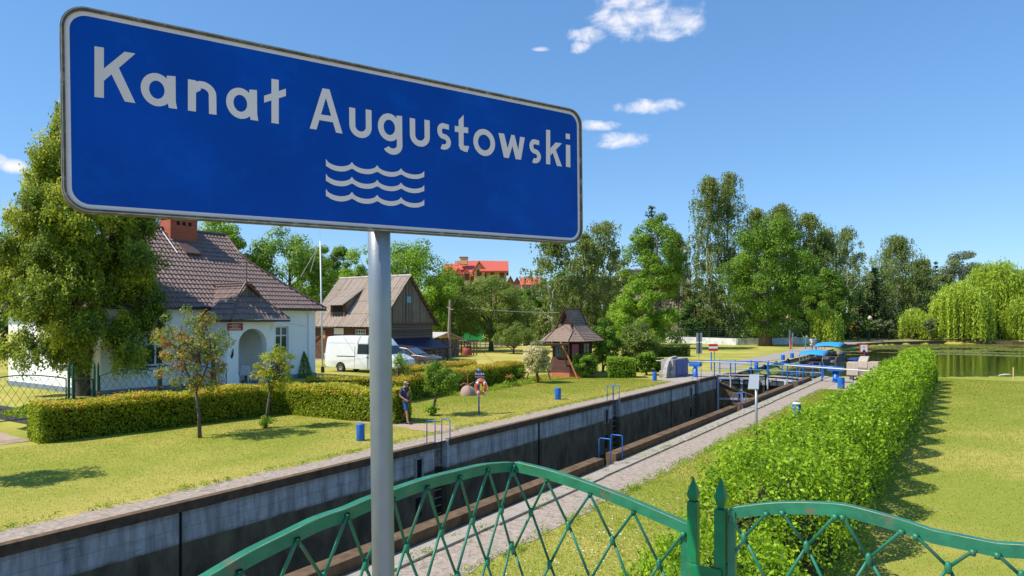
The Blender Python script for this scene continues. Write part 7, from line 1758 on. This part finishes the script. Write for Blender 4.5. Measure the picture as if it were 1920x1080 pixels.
# ---------------------------------------------------------------- signs and far objects
def signs():
    p = G(1311, 692); t = thing('traffic_signs', 'back of two stacked grey metal boards on a thin post by the gate', 'sign', p, math.radians(10))
    MB().tube([(0, .05, -.1), (0, .05, Hh(624, p.y))], .03, 8).build('post', M['galv'], t)
    MB().b2(-.26, .26, 0, .02, Hh(641, p.y), Hh(624, p.y)).build('board', M['galv'], t, bevel=.005); MB().b2(-.26, .26, 0, .02, Hh(663, p.y), Hh(642.5, p.y)).build('board', M['galv'], t, bevel=.005); MB().b2(-.06, .06, -.02, -.002, Hh(663, p.y), Hh(624, p.y)).build('bracket', M['gutter'], t)
    p = G(1334, 695); t = thing('no_passage_sign', 'red board with a white bar on a blue post by the far bank', 'sign', p, 0)
    MB().tube([(0, .05, -.1), (0, .05, Hh(660, p.y))], .05, 8).build('post', M['blue'], t); z0, z1 = Hh(658, p.y), Hh(645, p.y)
    MB().b2(-.22, .50, 0, .03, z0, z1).build('board', M['red'], t); MB().b2(-.215, .495, -.006, -.001, z0 + (z1 - z0) * .34, z0 + (z1 - z0) * .66).build('white_bar', M['white'], t)
    MB().tube([(.32, .3, -.1), (.32, .3, 2.0)], .04, 6).build('green_post', M['lgreen'], t)
    p = G(1620, 706); t = thing('narrow_passage_sign', 'white board with red border and black triangle on a blue post at the lake', 'sign', p, 0)
    z0, z1 = Hh(661.5, p.y), Hh(645, p.y); c = (z0 + z1) / 2; h = (z1 - z0) / 2; MB().tube([(.05, .05, -.6), (.05, .05, z0 + .1)], .045, 8).build('post', M['blue'], t)
    MB().b2(-h, h, 0, .03, z0, z1).build('board', M['red'], t); MB().b2(-h * .78, h * .78, -.006, -.001, c - h * .78, c + h * .78).build('white_field', M['white'], t)
    b = MB(); b.prism([(-.13, c - h * .78), (.13, c - h * .78), (0, c - h * .12)], -.012, -.007); b.build('black_triangle', M['black'], t)
    b = MB(); b.b2(-.07, -.015, -.010, -.007, c + .05, c + .14); b.b2(.02, .08, -.010, -.007, c + .05, c + .14); b.build('faint_digits', M['galv'], t)
    p = G(1418, 842); t = thing('information_desk', 'slanted steel information panel on a galvanised post by the stone path', 'information panel', p, 0); H = Hh(712, p.y)
    MB().tube([(0, 0, -.1), (0, 0, H + .1)], .042, 12).build('post', M['galv'], t, True)
    zt, zb = Hh(701.5, p.y), Hh(727, p.y); Y = p.y
    x = lambda px: (px - 1418) / F * Y
    b = MB(); A = [(x(1405), -.03, zt), (x(1423), -.03, zt), (x(1416.5), -.30, zb), (x(1396.5), -.30, zb)]; b.v = A + [(a, c_ + .02, d - .03) for a, c_, d in A]; b.f = [(0, 1, 2, 3), (7, 6, 5, 4), (0, 4, 5, 1), (1, 5, 6, 2), (2, 6, 7, 3), (3, 7, 4, 0)]; b.build('panel', M['steelp'], t)
    MB().tube([(x(1421), .0, zt - .02), (x(1426), .25, zb + .15)], .02, 6).build('strut', M['gutter'], t)
    p = G(1483, 655); t = thing('red_notice_sign', 'small orange red notice on a red post by the oak', 'sign', p, 0); MB().b2(-.09, .09, 0, .1, 0, 1.2).build('post', M['redpost'], t); MB().b2(-.3, .3, -.04, 0, .95, 1.4).build('board', M['redpost'], t)
    for px, w, lab in ((1482 + 1, .0, ''), ): pass
    for k, (px, py, z0p, z1p, lab) in enumerate(((1480.5, 659, 619, 640, 'tall double grey green sign seen from the side by the promenade'), (1485.5, 659, 624, 638, 'shorter grey sign right next to the tall double one'))):
        p = G(px, py); t = thing('post_sign', lab, 'sign', p, .9); MB().tube([(0, 0, 0), (0, 0, Hh(z0p, p.y))], .05, 6).build('post', M['galv'], t); MB().b2(-.28, .28, -.06, -.04, Hh(z1p, p.y), Hh(z0p, p.y)).build('board', M['galv'] if k else M['ggreen'], t)
    p = G(1510.5, 655); t = thing('green_post', 'plain green post standing left of the two walkers', 'post', p); MB().tube([(0, 0, 0), (0, 0, 1.65)], .06, 6).build('shaft', M['lgreen'], t)
M['lgreen'] = mat('pale green paint', (.05, .3, .2), .5); M['steelp'] = mat('brushed steel panel', (.55, .57, .56), .35, metal=.35, var=.12, nscale=25); M['redpost'] = mat('orange red paint', (.6, .09, .06), .5); M['ggreen'] = mat('grey green board', (.25, .33, .3), .5)
signs()
def stake():
    t = thing('wooden_stake', 'short pale wooden stake at the shore on the right', 'stake', G(1900, 711)); MB().tube([(0, 0, -.1), (0, 0, .82)], .035, 6).build('shaft', mat('pale stake wood', (.7, .45, .25), .8), t); 
    t = thing('driftwood', 'pale bleached branch lying on the shore left of the stake', 'driftwood', G(1885, 705)); MB().tube([(-.45, 0, .05), (-.1, .05, .09), (.25, 0, .12), (.5, .1, .1)], [.05, .06, .04, .02], 6).build('branch', M['signwhite'], t)
stake()
def boat(loc, lab, L, W_, rz, canopy_l, m, ctilt=0., H0=1.15):
    t = thing('tour_boat', lab, 'boat', loc, rz, 'open tour boats at the quay')
    n = 12; sec = []; b = MB()
    for i in range(n + 1):
        u = i / n; w = W_ / 2 * (1 - max(0, (u - .68) / .32) ** 2 * .92) * (.9 + .1 * min(1, u * 6)); zt = .42 + .28 * max(0, (u - .6) / .4) ** 2; x = -L / 2 + L * u
        b.v += [(x, -w, zt), (x, -w * .82, -.25), (x, w * .82, -.25), (x, w, zt), (x, w * .9, zt), (x, w * .74, .0), (x, -w * .74, .0), (x, -w * .9, zt)]
    for i in range(n):
        for j in range(8): b.f.append((i * 8 + j, i * 8 + (j + 1) % 8, (i + 1) * 8 + (j + 1) % 8, (i + 1) * 8 + j))
    b.f += [tuple(range(8)), tuple(n * 8 + j for j in range(8))]; b.build('hull', M['boathull'], t)
    c = MB(); k = 10; h0 = H0
    for i in range(k + 1):
        u = i / k; x = -canopy_l / 2 + canopy_l * u - .4; z = h0 + .3 * math.sin(PI * u) + ctilt * u
        for j in range(7): v = -1 + 2 * j / 6; c.v.append((x, v * W_ * .52, z - .16 * v * v))
    for i in range(k):
        for j in range(6): c.f.append((i * 7 + j, i * 7 + j + 1, (i + 1) * 7 + j + 1, (i + 1) * 7 + j))
    cc = c.build('canopy', m, t, True); md = cc.modifiers.new('s', 'SOLIDIFY'); md.thickness = .04
    for x in (-canopy_l / 2 - .3, -canopy_l / 6 - .4, canopy_l / 6 - .4, canopy_l / 2 - .5):
        for s_ in (-1, 1): MB().tube([(x, s_ * W_ * .44, .35), (x, s_ * W_ * .46, h0 + .05)], .03, 6).build('canopy_post', M['postw'], t)
    for k_ in range(4):
        MB().b2(-L * .34 + k_ * L * .18, -L * .34 + k_ * L * .18 + .4, -W_ * .36, W_ * .36, .32, .4).build('bench', M['wood_red'], t)
    return t
M['boathull'] = mat('boat hull', (.11, .11, .13), .5, var=.3, stain=(.4, .37, .33), stain_amt=.4); M['postw'] = mat('varnished post', (.42, .3, .2), .6)
bl1 = C(75.0, 12.4, WL + .1); bl2 = C(86, 12.6, WL + .1)
boat(bl1, 'nearer open tour boat under a blue arched canopy', 7.5, 2.3, PHI, 5.2, M['canopy']); boat(bl2, 'farther open tour boat under a blue arched canopy', 8.5, 2.6, PHI, 6.2, M['canopy'], 0, 1.6)
t = thing('rowing_boat', 'dark blue covered boat moored beyond the canopied boats', 'boat', C(76.5, 9.0, WL + .12), PHI + .25)
b = MB(); n = 8
for i in range(n + 1):
    u = i / n; w = .8 * math.sin(PI * (.12 + .8 * u)) ; x = -2.2 + 4.4 * u; b.v += [(x, -w, .5), (x, 0, -.2), (x, w, .5), (x, 0, .85 - .3 * u)]
for i in range(n):
    for j in range(4): b.f.append((i * 4 + j, i * 4 + (j + 1) % 4, (i + 1) * 4 + (j + 1) % 4, (i + 1) * 4 + j))
b.f += [(0, 1, 2, 3), tuple(n * 4 + j for j in range(4))]; b.build('hull', M['navy'], t)
def park_wall():
    pts = [(21, 122), (26.5, 117.5), (30.5, 111), (34.2, 105.5), (40.5, 107.5), (48, 112)]
    t = thing('park_wall', 'low white wall topped with a dark wire fence before the trees', 'wall', (0, 0, 0)); w = MB(); f = MB(); r = MB()
    for (x0, y0), (x1, y1) in zip(pts[:-1], pts[1:]):
        d = Vector((x1 - x0, y1 - y0, 0)); L = d.length; a = math.atan2(d.y, d.x); w.box(((x0 + x1) / 2, (y0 + y1) / 2, .5), (L, .3, 1.0), rz=a)
        for k in range(int(L / 1.5)): q_ = Vector((x0, y0, 0)) + d * (k * 1.5 / L); f.tube([(q_.x, q_.y, 1.0), (q_.x, q_.y, 2.7)], .04, 5)
        for z in (1.25, 1.6, 1.95, 2.3, 2.65): r.tube([(x0, y0, z), (x1, y1, z)], .018, 4)
    w.build('wall_body', M['parkw'], t); f.build('fence_posts', M['gutter'], t); r.build('fence_wires', M['fgreen'], t)
M['parkw'] = mat('dirty white wall', (.62, .62, .62), .8, var=.1, stain=(.25, .27, .25), stain_amt=.5, stain_scale=1)
park_wall()
def far_fences():
    t = thing('green_board_fence', 'bright green hoarding behind the orchard trees', 'fence', (0, 0, 0)); xa, xb, Y = (833 - 960) / F * 104, (905 - 960) / F * 104, 104
    for k in range(6): x = xa + (xb - xa) * k / 6; MB().b2(x + .04, x + (xb - xa) / 6 - .04, Y, Y + .06, .7, 2.9).build('panel', M['gpanel'], t)
    t = thing('white_rail_fence', 'low white rail fence at the back edge of the meadow', 'fence', (0, 0, 0)); b = MB(); Y = 98
    for k in range(15): x = (840 - 960) / F * Y + k * .75; b.b2(x, x + .12, Y, Y + .1, 0, .9)
    b.build('posts', M['white'], t); b = MB(); x0 = (840 - 960) / F * Y
    for z in (.3, .7): b.b2(x0, x0 + 10.6, Y - .02, Y, z, z + .12)
    b.build('rails', M['white'], t)
    t = thing('park_fence', 'green wire fence with pale footing between the orchard and the kiosk', 'fence', (0, 0, 0)); Y = 112; b = MB(); x0, x1 = (975 - 960) / F * Y, (1100 - 960) / F * Y; b.b2(x0, x1, Y, Y + .25, 0, .55); b.build('footing', M['parkw'], t); b = MB()
    for k in range(9): x = x0 + (x1 - x0) * k / 8; b.b2(x - .04, x + .04, Y + .08, Y + .16, .55, 2.3)
    b.build('posts', M['lgreen'], t); b = MB()
    for z in (.9, 1.3, 1.7, 2.2): b.b2(x0, x1, Y + .1, Y + .13, z, z + .04)
    b.build('wires', M['fgreen'], t)
    t = thing('litter_bin', 'round blue bin hung on the fence between the orchard and the kiosk', 'bin', Vector(((997 - 960) / F * 110, 110, 1.6))); MB().lathe([(.38, 0), (.42, 1.3), (.3, 1.4)], n=12).build('body', M['navy'], t, True)
M['gpanel'] = mat('bright green board', (.02, .33, .09), .5, var=.3, nscale=.5)
far_fences()
def lamp(px, Y, top, lab):
    t = thing('park_lamp', lab, 'street lamp', Tpos(px, None, Y), 0, 'globe lamps along the promenade'); H = Hh(top, Y); MB().tube([(0, 0, 0), (0, 0, H - .5)], [.11, .07], 8).build('pole', M['gutter'], t); MB().tube([(0, 0, H - .6), (0, 0, H - .1), (-.25, 0, H + .25), (.1, 0, H + .3)], .06, 6).build('bracket', M['gutter'], t)
    MB().lathe([(.05, -.5), (.34, -.25), (.38, 0), (.25, .28), (.05, .4)], (.1, 0, H), 14).build('globe', M['globe'], t, True)
M['globe'] = mat('lamp globe', (.6, .42, .33), .3)
lamp(1630, 123, 596, 'park lamp above the lollipop trees on the far shore'); lamp(1477, 112, 594, 'park lamp with its globe in the oak foliage')
for k in range(8):
    px = 1642 + k * 17; p = Vector(((px - 960) / F * 131, 131, 0)); o = MB().tube([(0, 0, 0), (0, 0, 1.15)], .09, 6).build('path_post', M['gutter']); o.location = p; tag(o, 'short dark post along the far promenade', 'post', 'short posts along the far promenade')
# ---- hotel, flats
def hotel():
    Y = 172; x = lambda px: (px - 960) / F * Y; z = lambda py: Hh(py, Y); t = thing('red_roofed_hotel', 'large cream hotel with many red gabled roofs above the orchard', 'building', (0, 0, 0))
    b = MB(); b.b2(x(800), x(945), Y + 3, Y + 22, 0, z(519)); b.b2(x(912), x(944), Y - .2, Y + 3, 0, z(508)); b.build('wall', M['cream'], t)
    r = MB()
    def gable_roof(xa, xb, ya, yb, ze, zr, axis):
        if axis == 'x': ym = (ya + yb) / 2; r.add([(xa, ya, ze), (xb, ya, ze), (xb, ym, zr), (xa, ym, zr), (xa, yb, ze), (xb, yb, ze)], [(0, 1, 2, 3), (3, 2, 5, 4)])
        else: xm = (xa + xb) / 2; r.add([(xa, ya, ze), (xm, ya, zr), (xm, yb, zr), (xa, yb, ze), (xb, ya, ze), (xb, yb, ze)], [(0, 1, 2, 3), (1, 4, 5, 2)])
    gable_roof(x(826), x(946), Y + 1.5, Y + 21, z(517), z(488), 'x'); gable_roof(x(900), x(953), Y - 2.5, Y + 12, z(509), z(486.5), 'x')
    for a, c, zt, ze in ((835, 856, 500, 517), (850, 869, 502, 518), (866, 886, 504, 517), (884, 914, 489, 512)): gable_roof(x(a), x(c), Y - 1.5, Y + 9, z(ze), z(zt), 'y')
    g0_ = MB(); g0_.b2(x(949), x(979), Y + 7, Y + 16, 0, z(531)); g0_.prism([(x(949), z(531)), (x(965), z(531)), (x(957), z(515))], Y + 7, Y + 8); g0_.prism([(x(961), z(534)), (x(979), z(534)), (x(970), z(516))], Y + 8.5, Y + 9.5); g0_.build('side_wing', M['cream'], t)
    gable_roof(x(948), x(966), Y + 6, Y + 14, z(530), z(514), 'y'); gable_roof(x(960), x(980), Y + 8, Y + 16, z(533), z(515), 'y'); gable_roof(x(845), x(925), Y + 8, Y + 24, z(498), z(479), 'x')
    o = r.build('roof', M['redroof'], t); md = o.modifiers.new('s', 'SOLIDIFY'); md.thickness = .35
    g = MB()
    for a, c, zt, ze in ((837, 854, 503, 519), (852, 867, 505, 520), (868, 884, 507, 519), (887, 911, 493, 514)): g.prism([(x(a), z(ze)), (x(c), z(ze)), ((x(a) + x(c)) / 2, z(zt))], Y - .9, Y - .6); g.b2(x(a) + .3, x(c) - .3, Y - .8, Y + 3, z(ze) - 3, z(ze))
    g.prism([(Y - 1.8, z(509)), (Y + 11.5, z(509)), (Y + 4.8, z(489))], x(950) - .3, x(950), 'yz'); g.b2(x(915), x(949), Y - .5, Y + 10, z(540), z(509)); g.build('gable_wall', M['cream'], t)
    w = MB()
    for px, py in ((845, 514), (860, 515), (876, 514), (899, 506), (941, 512)): w.b2(x(px) - .6, x(px) + .6, Y - .95, Y - .9, z(py) - 1.6, z(py))
    w.b2(x(920), x(926), Y - .95, Y - .51, z(520), z(508)); w.build('window', M['wood_red'], t)
    c = MB(); c.b2(x(858.5), x(873), Y + 6, Y + 9, z(492), z(478.5)); c.build('chimney', M['cream'], t); MB().b2(x(857.5), x(874), Y + 5.8, Y + 9.2, z(478.5), z(477.5)).build('chimney_cap', M['wood_red'], t); c = MB(); c.b2(x(850), x(857), Y + 4, Y + 6, z(495), z(487)); c.build('chimney', M['cream'], t)
hotel()
def flats():
    Y = 152; x = lambda px: (px - 960) / F * Y; z = lambda py: Hh(py, Y); t = thing('block_of_flats', 'beige block of flats half hidden behind the big green maple', 'building', (0, 0, 0))
    MB().b2(x(1172), x(1296), Y, Y + 14, 0, z(507)).build('wall', M['beige'], t); MB().b2(x(1170), x(1298), Y - .4, Y + 14.4, z(507), z(505)).build('parapet', M['rustcap'], t)
    for i in range(3):
        for j in range(3):
            xx = x(1182 + i * 23); zz = z(530 + j * 32); f = MB(); f.b2(xx, xx + 1.5, Y - .06, Y - .005, zz - 1.5, zz); o = f.build('window', M['white'], t); MB().b2(xx + .12, xx + 1.38, Y - .09, Y - .062, zz - 1.38, zz - .12).build('pane', M['glass'], o)
    MB().b2(x(1215), x(1240), Y - 1.2, Y - .1, z(560), z(549)).build('balcony', M['peach'], t)
    t = thing('brown_house', 'brown walled house deep behind the birches and the park wall', 'building', (0, 0, 0)); Y = 140; xx = lambda px: (px - 960) / F * Y
    MB().b2(xx(1300), xx(1352), Y, Y + 9, 0, 6.2).build('wall', M['brownw'], t); b = MB(); b.add([(xx(1296), Y - .6, 6.1), (xx(1356), Y - .6, 6.1), (xx(1356), Y + 4.5, 9), (xx(1296), Y + 4.5, 9), (xx(1356), Y + 9.6, 6.1), (xx(1296), Y + 9.6, 6.1)], [(0, 1, 2, 3), (3, 2, 4, 5)]); o = b.build('roof', M['ridge'], t)
    t = thing('pink_house', 'small pinkish house between the hotel and the first birch', 'building', (0, 0, 0)); Y = 150; xx = lambda px: (px - 960) / F * Y; MB().b2(xx(978), xx(1010), Y, Y + 8, 0, Hh(532, Y)).build('wall', M['peach'], t); b = MB(); b.add([(xx(975), Y - .5, Hh(534, Y)), (xx(1013), Y - .5, Hh(534, Y)), (xx(1013), Y + 4, Hh(518, Y)), (xx(975), Y + 4, Hh(518, Y)), (xx(1013), Y + 8, Hh(534, Y)), (xx(975), Y + 8, Hh(534, Y))], [(0, 1, 2, 3), (3, 2, 4, 5)]); b.build('roof', M['redroof'], t)
M['peach'] = mat('peach render', (.62, .33, .22), .85, var=.1); M['brownw'] = mat('brown wall', (.3, .14, .08), .85, var=.2)
flats()
# ---------------------------------------------------------------- people
def skin_mesh(name, verts, edges, radii, sub=2, root=0):
    me = bpy.data.meshes.new(name + '_tmp'); me.from_pydata(verts, edges, []); o = bpy.data.objects.new(name + '_tmp', me); COL.objects.link(o)
    o.modifiers.new('skin', 'SKIN').use_smooth_shade = True; sl = me.skin_vertices[0].data
    for i, r in enumerate(radii): sl[i].radius = (r, r) if not isinstance(r, tuple) else r
    sl[root].use_root = True
    if sub: sb = o.modifiers.new('sub', 'SUBSURF'); sb.levels = sub; sb.render_levels = sub
    bpy.context.view_layer.update(); dg = bpy.context.evaluated_depsgraph_get(); m2 = bpy.data.meshes.new_from_object(o.evaluated_get(dg)); bpy.data.objects.remove(o); bpy.data.meshes.remove(me); m2.name = name
    m2.polygons.foreach_set('use_smooth', [True] * len(m2.polygons)); return m2
def person(label, loc, rz, pose, mats, H=1.76, group=None, hat=True):
    """pose: dict of joints in a 1.76 m figure facing +x, y to its left"""
    t = thing('person', label, 'person', loc, rz, group); k = H / 1.76
    J = dict(pelvis=(0, 0, .93), waist=(0, 0, 1.08), chest=(.01, 0, 1.28), upchest=(0, 0, 1.41), neck=(.01, 0, 1.50), head=(.035, 0, 1.60), crown=(.03, 0, 1.70),
             shL=(0, .17, 1.41), elL=(-.03, .23, 1.13), wrL=(.07, .24, .88), shR=(0, -.17, 1.41), elR=(-.03, -.23, 1.13), wrR=(.07, -.24, .88),
             hipL=(0, .09, .88), knL=(.02, .1, .50), anL=(0, .1, .09), hipR=(0, -.09, .88), knR=(.02, -.1, .50), anR=(0, -.1, .09)); J.update({a_: b_ for a_, b_ in pose.items() if a_ != 'look'})
    Rd = dict(pelvis=(.165, .135), waist=(.17, .15), chest=(.175, .145), upchest=(.14, .10), neck=.052, head=(.078, .092), crown=(.055, .065), shL=.06, elL=.042, wrL=.028, shR=.06, elR=.042, wrR=.028, hipL=.09, knL=.058, anL=.038, hipR=.09, knR=.058, anR=.038)
    E = [('pelvis', 'waist'), ('waist', 'chest'), ('chest', 'upchest'), ('upchest', 'neck'), ('neck', 'head'), ('head', 'crown'), ('upchest', 'shL'), ('shL', 'elL'), ('elL', 'wrL'), ('upchest', 'shR'), ('shR', 'elR'), ('elR', 'wrR'), ('pelvis', 'hipL'), ('hipL', 'knL'), ('knL', 'anL'), ('pelvis', 'hipR'), ('hipR', 'knR'), ('knR', 'anR')]
    V, R, ed = [], [], []; names = list(J); idx = {n: i for i, n in enumerate(names)}
    for n in names: V.append(tuple(c * k for c in J[n])); r = Rd[n]; R.append(tuple(x * k for x in r) if isinstance(r, tuple) else r * k)
    ed = [(idx[a], idx[b_]) for a, b_ in E]
    def addv(p, r, par): V.append(tuple(p)); R.append(r); ed.append((par, len(V) - 1)); return len(V) - 1
    for s_, wn, en_ in ((1, 'wrL', 'elL'), (-1, 'wrR', 'elR')):
        w = Vector(J[wn]) * k; d = (w - Vector(J[en_]) * k).normalized(); side = d.cross(Vector((0, s_, 0))).normalized() if abs(d.y) < .9 else Vector((0, 0, 1)); palm = addv(w + d * .06 * k, (.038 * k, .02 * k), idx[wn]); tip = w + d * .095 * k; cu = Vector((0, -s_, 0)) * .02
        for f, (off, ln) in enumerate(((-.03, .062), (-.01, .078), (.011, .07), (.03, .055))):
            a = addv(tip + side * off * k, .0105 * k, palm); b_ = addv(tip + side * off * k * 1.1 + d * ln * .55 * k + cu * .4, .0095 * k, a); addv(tip + side * off * k * 1.1 + d * ln * .95 * k + cu * 1.1, .008 * k, b_)
        th = addv(w + d * .035 * k - side * .045 * k, .012 * k, palm); addv(w + d * .075 * k - side * .062 * k + cu, .009 * k, th)
    for s_, an in ((1, 'anL'), (-1, 'anR')):
        a = Vector(J[an]) * k; f = addv(a + Vector((.09 * k, 0, -.055 * k)), (.042 * k, .03 * k), idx[an]); addv(a + Vector((.17 * k, 0, -.068 * k)), (.03 * k, .02 * k), f)
    me = skin_mesh('body', V, ed, R, 2, idx['pelvis']); me.materials.append(mats['skin']); o = bpy.data.objects.new('body', me); link(o, t)
    hd = Vector(J['head']) * k; hb = pose.get('look', 0.)
    f = MB(); Rm = Matrix.Rotation(hb, 3, 'Z')
    def hp(x, y, z): return tuple(hd + Rm @ Vector((x, y, z)) * k)
    nose = MB(); nose.add([hp(.085, 0, .04), hp(.08, .016, -.015), hp(.112, 0, -.012), hp(.08, -.016, -.015)], [(0, 1, 2), (0, 2, 3), (1, 3, 2)]); nose.build('nose', mats['skin'], t)
    ey = MB(); 
    for s_ in (-1, 1): ey.lathe([(.002, -.008), (.011, 0), (.002, .008)], hp(.081, s_ * .03, .022), 8)
    ey.build('eyes', M['black'], t); mo = MB(); mo.box(hp(.079, 0, -.05), (.012, .045, .008), rz=hb); mo.build('mouth', mats['cap'] if 'cap' in mats else M['skin'], t)
    er = MB()
    for s_ in (-1, 1): er.box(hp(.0, s_ * .087, .005), (.03, .014, .055), rz=hb)
    er.build('ears', mats['skin'], t, bevel=.005)
    if hat:
        c = MB(); n = 16
        for i in range(6):
            ph = PI / 2 * i / 5
            for j in range(n): a = 2 * PI * j / n; c.v.append(hp(.105 * math.cos(ph) * math.cos(a), .095 * math.cos(ph) * math.sin(a), .045 + .085 * math.sin(ph)))
        for i in range(5):
            for j in range(n): c.f.append((i * n + j, i * n + (j + 1) % n, (i + 1) * n + (j + 1) % n, (i + 1) * n + j))
        c.f.append(tuple(range(n)))
        c.v += [hp(.09, -.07, .05), hp(.09, .07, .05), hp(.18, .045, .035), hp(.19, 0, .038), hp(.18, -.045, .035)]; m_ = len(c.v); c.f.append((m_ - 5, m_ - 4, m_ - 3, m_ - 2, m_ - 1)); c.build('cap', mats['cap'], t, True)
    else:
        c = MB(); n = 14
        for i in range(6):
            ph = -.35 + (PI / 2 + .35) * i / 5
            for j in range(n): a = 2 * PI * j / n; sh = .0 if math.cos(a) < .3 else .05; c.v.append(hp(-.012 + .098 * math.cos(ph) * math.cos(a) - sh * (i < 2), .096 * math.cos(ph) * math.sin(a), .03 + .1 * math.sin(ph)))
        for i in range(5):
            for j in range(n): c.f.append((i * n + j, i * n + (j + 1) % n, (i + 1) * n + (j + 1) % n, (i + 1) * n + j))
        c.f.append(tuple(5 * n + j for j in range(n))); c.build('hair', M['hair'], t, True)
    def cloth(name, keys, es, grow, m, cut):
        ks = list(keys); ix = {n_: i for i, n_ in enumerate(ks)}; vv = []; rr_ = []
        for n_ in ks:
            p = cut.get(n_, J.get(n_)); vv.append(tuple(c_ * k for c_ in p)); r = Rd.get(n_, grow.get(n_)); g = grow.get(n_, 1.12); r = r if n_ in Rd else g; g = g if n_ in Rd else 1; rr_.append(tuple(x * g * k for x in r) if isinstance(r, tuple) else r * g * k)
        me_ = skin_mesh(name, vv, [(ix[a], ix[b_]) for a, b_ in es], rr_, 2, 0); me_.materials.append(m); link(bpy.data.objects.new(name, me_), t)
    def lerp(a, b_, f_): return tuple(J[a][i] + (J[b_][i] - J[a][i]) * f_ for i in range(3))
    cutS = {'sl': lerp('shL', 'elL', .8), 'sr': lerp('shR', 'elR', .8), 'hem': (0, 0, .90)}
    cloth('shirt', ['chest', 'waist', 'hem', 'upchest', 'shL', 'sl', 'shR', 'sr', 'collar'], [('chest', 'waist'), ('waist', 'hem'), ('chest', 'upchest'), ('upchest', 'shL'), ('shL', 'sl'), ('upchest', 'shR'), ('shR', 'sr'), ('upchest', 'collar')], {'chest': 1.14, 'waist': 1.2, 'hem': (.185, .15), 'upchest': 1.18, 'shL': 1.3, 'sl': .075, 'shR': 1.3, 'sr': .075, 'collar': .062}, mats['top'], {**cutS, 'collar': (.01, 0, 1.475)})
    cutP = {'pl': lerp('hipL', 'knL', mats.get('leg', .95)), 'pr': lerp('hipR', 'knR', mats.get('leg', .95))}
    cloth('shorts', ['pelvis', 'top', 'hipL', 'pl', 'hipR', 'pr'], [('pelvis', 'top'), ('pelvis', 'hipL'), ('hipL', 'pl'), ('pelvis', 'hipR'), ('hipR', 'pr')], {'pelvis': 1.16, 'top': (.16, .135), 'hipL': 1.22, 'pl': .092, 'hipR': 1.22, 'pr': .092}, mats['bottom'], {**cutP, 'top': (0, 0, 1.0)})
    for an in ('anL', 'anR'):
        a = Vector(J[an]) * k; s_ = MB(); s_.tube([(a.x - .08, a.y, a.z - .045), (a.x - .03, a.y, a.z - .03), (a.x + .08, a.y, a.z - .05), (a.x + .2, a.y, a.z - .062)], [.038 * k, .052 * k, .047 * k, .026 * k], 10); s_.box((a.x + .06, a.y, .014), (.3, .095, .026)); s_.build('shoe', mats['shoe'], t, True)
    return t
M['hair'] = mat('brown hair', (.05, .03, .02), .7, var=.3)
man = dict(skin=M['skin'], cap=M['cap'], top=M['shirt'], bottom=M['denim'], shoe=M['black'])
person('man in navy shirt, denim shorts and pinkish cap walking past the hedge end', Vector((-4.32, 28.0, .0)), math.radians(-32),
       dict(pelvis=(0, 0, .90), anL=(-.26, .12, .09), knL=(-.07, .11, .50), anR=(.29, -.16, .09), knR=(.20, -.13, .50), elR=(-.06, -.25, 1.14), wrR=(.17, -.20, 1.0), elL=(-.08, .24, 1.14), wrL=(.08, .22, .93), look=-.35, head=(.05, -.01, 1.60), crown=(.05, -.01, 1.70)), man, 1.74)
q1_ = G(1522, 658.5); q2_ = G(1530, 658)
person('walker in pale shirt and light shorts on the far promenade, left of the two', Vector((q1_.x, q1_.y, .012)), math.radians(100), dict(elR=(.1, -.25, 1.2), wrR=(.2, -.05, 1.45)), dict(skin=M['skin'], cap=M['cap'], top=M['yshirt'], bottom=M['yshirt'], shoe=M['white'], leg=.6), 1.8, None, False)
person('walker in bright blue shirt and dark trousers, right of the two', Vector((q2_.x, q2_.y, .012)), math.radians(120), {}, dict(skin=M['skin'], cap=M['cap'], top=M['bshirt'], bottom=M['black'], shoe=M['black'], leg=1.), 1.8, None, False)
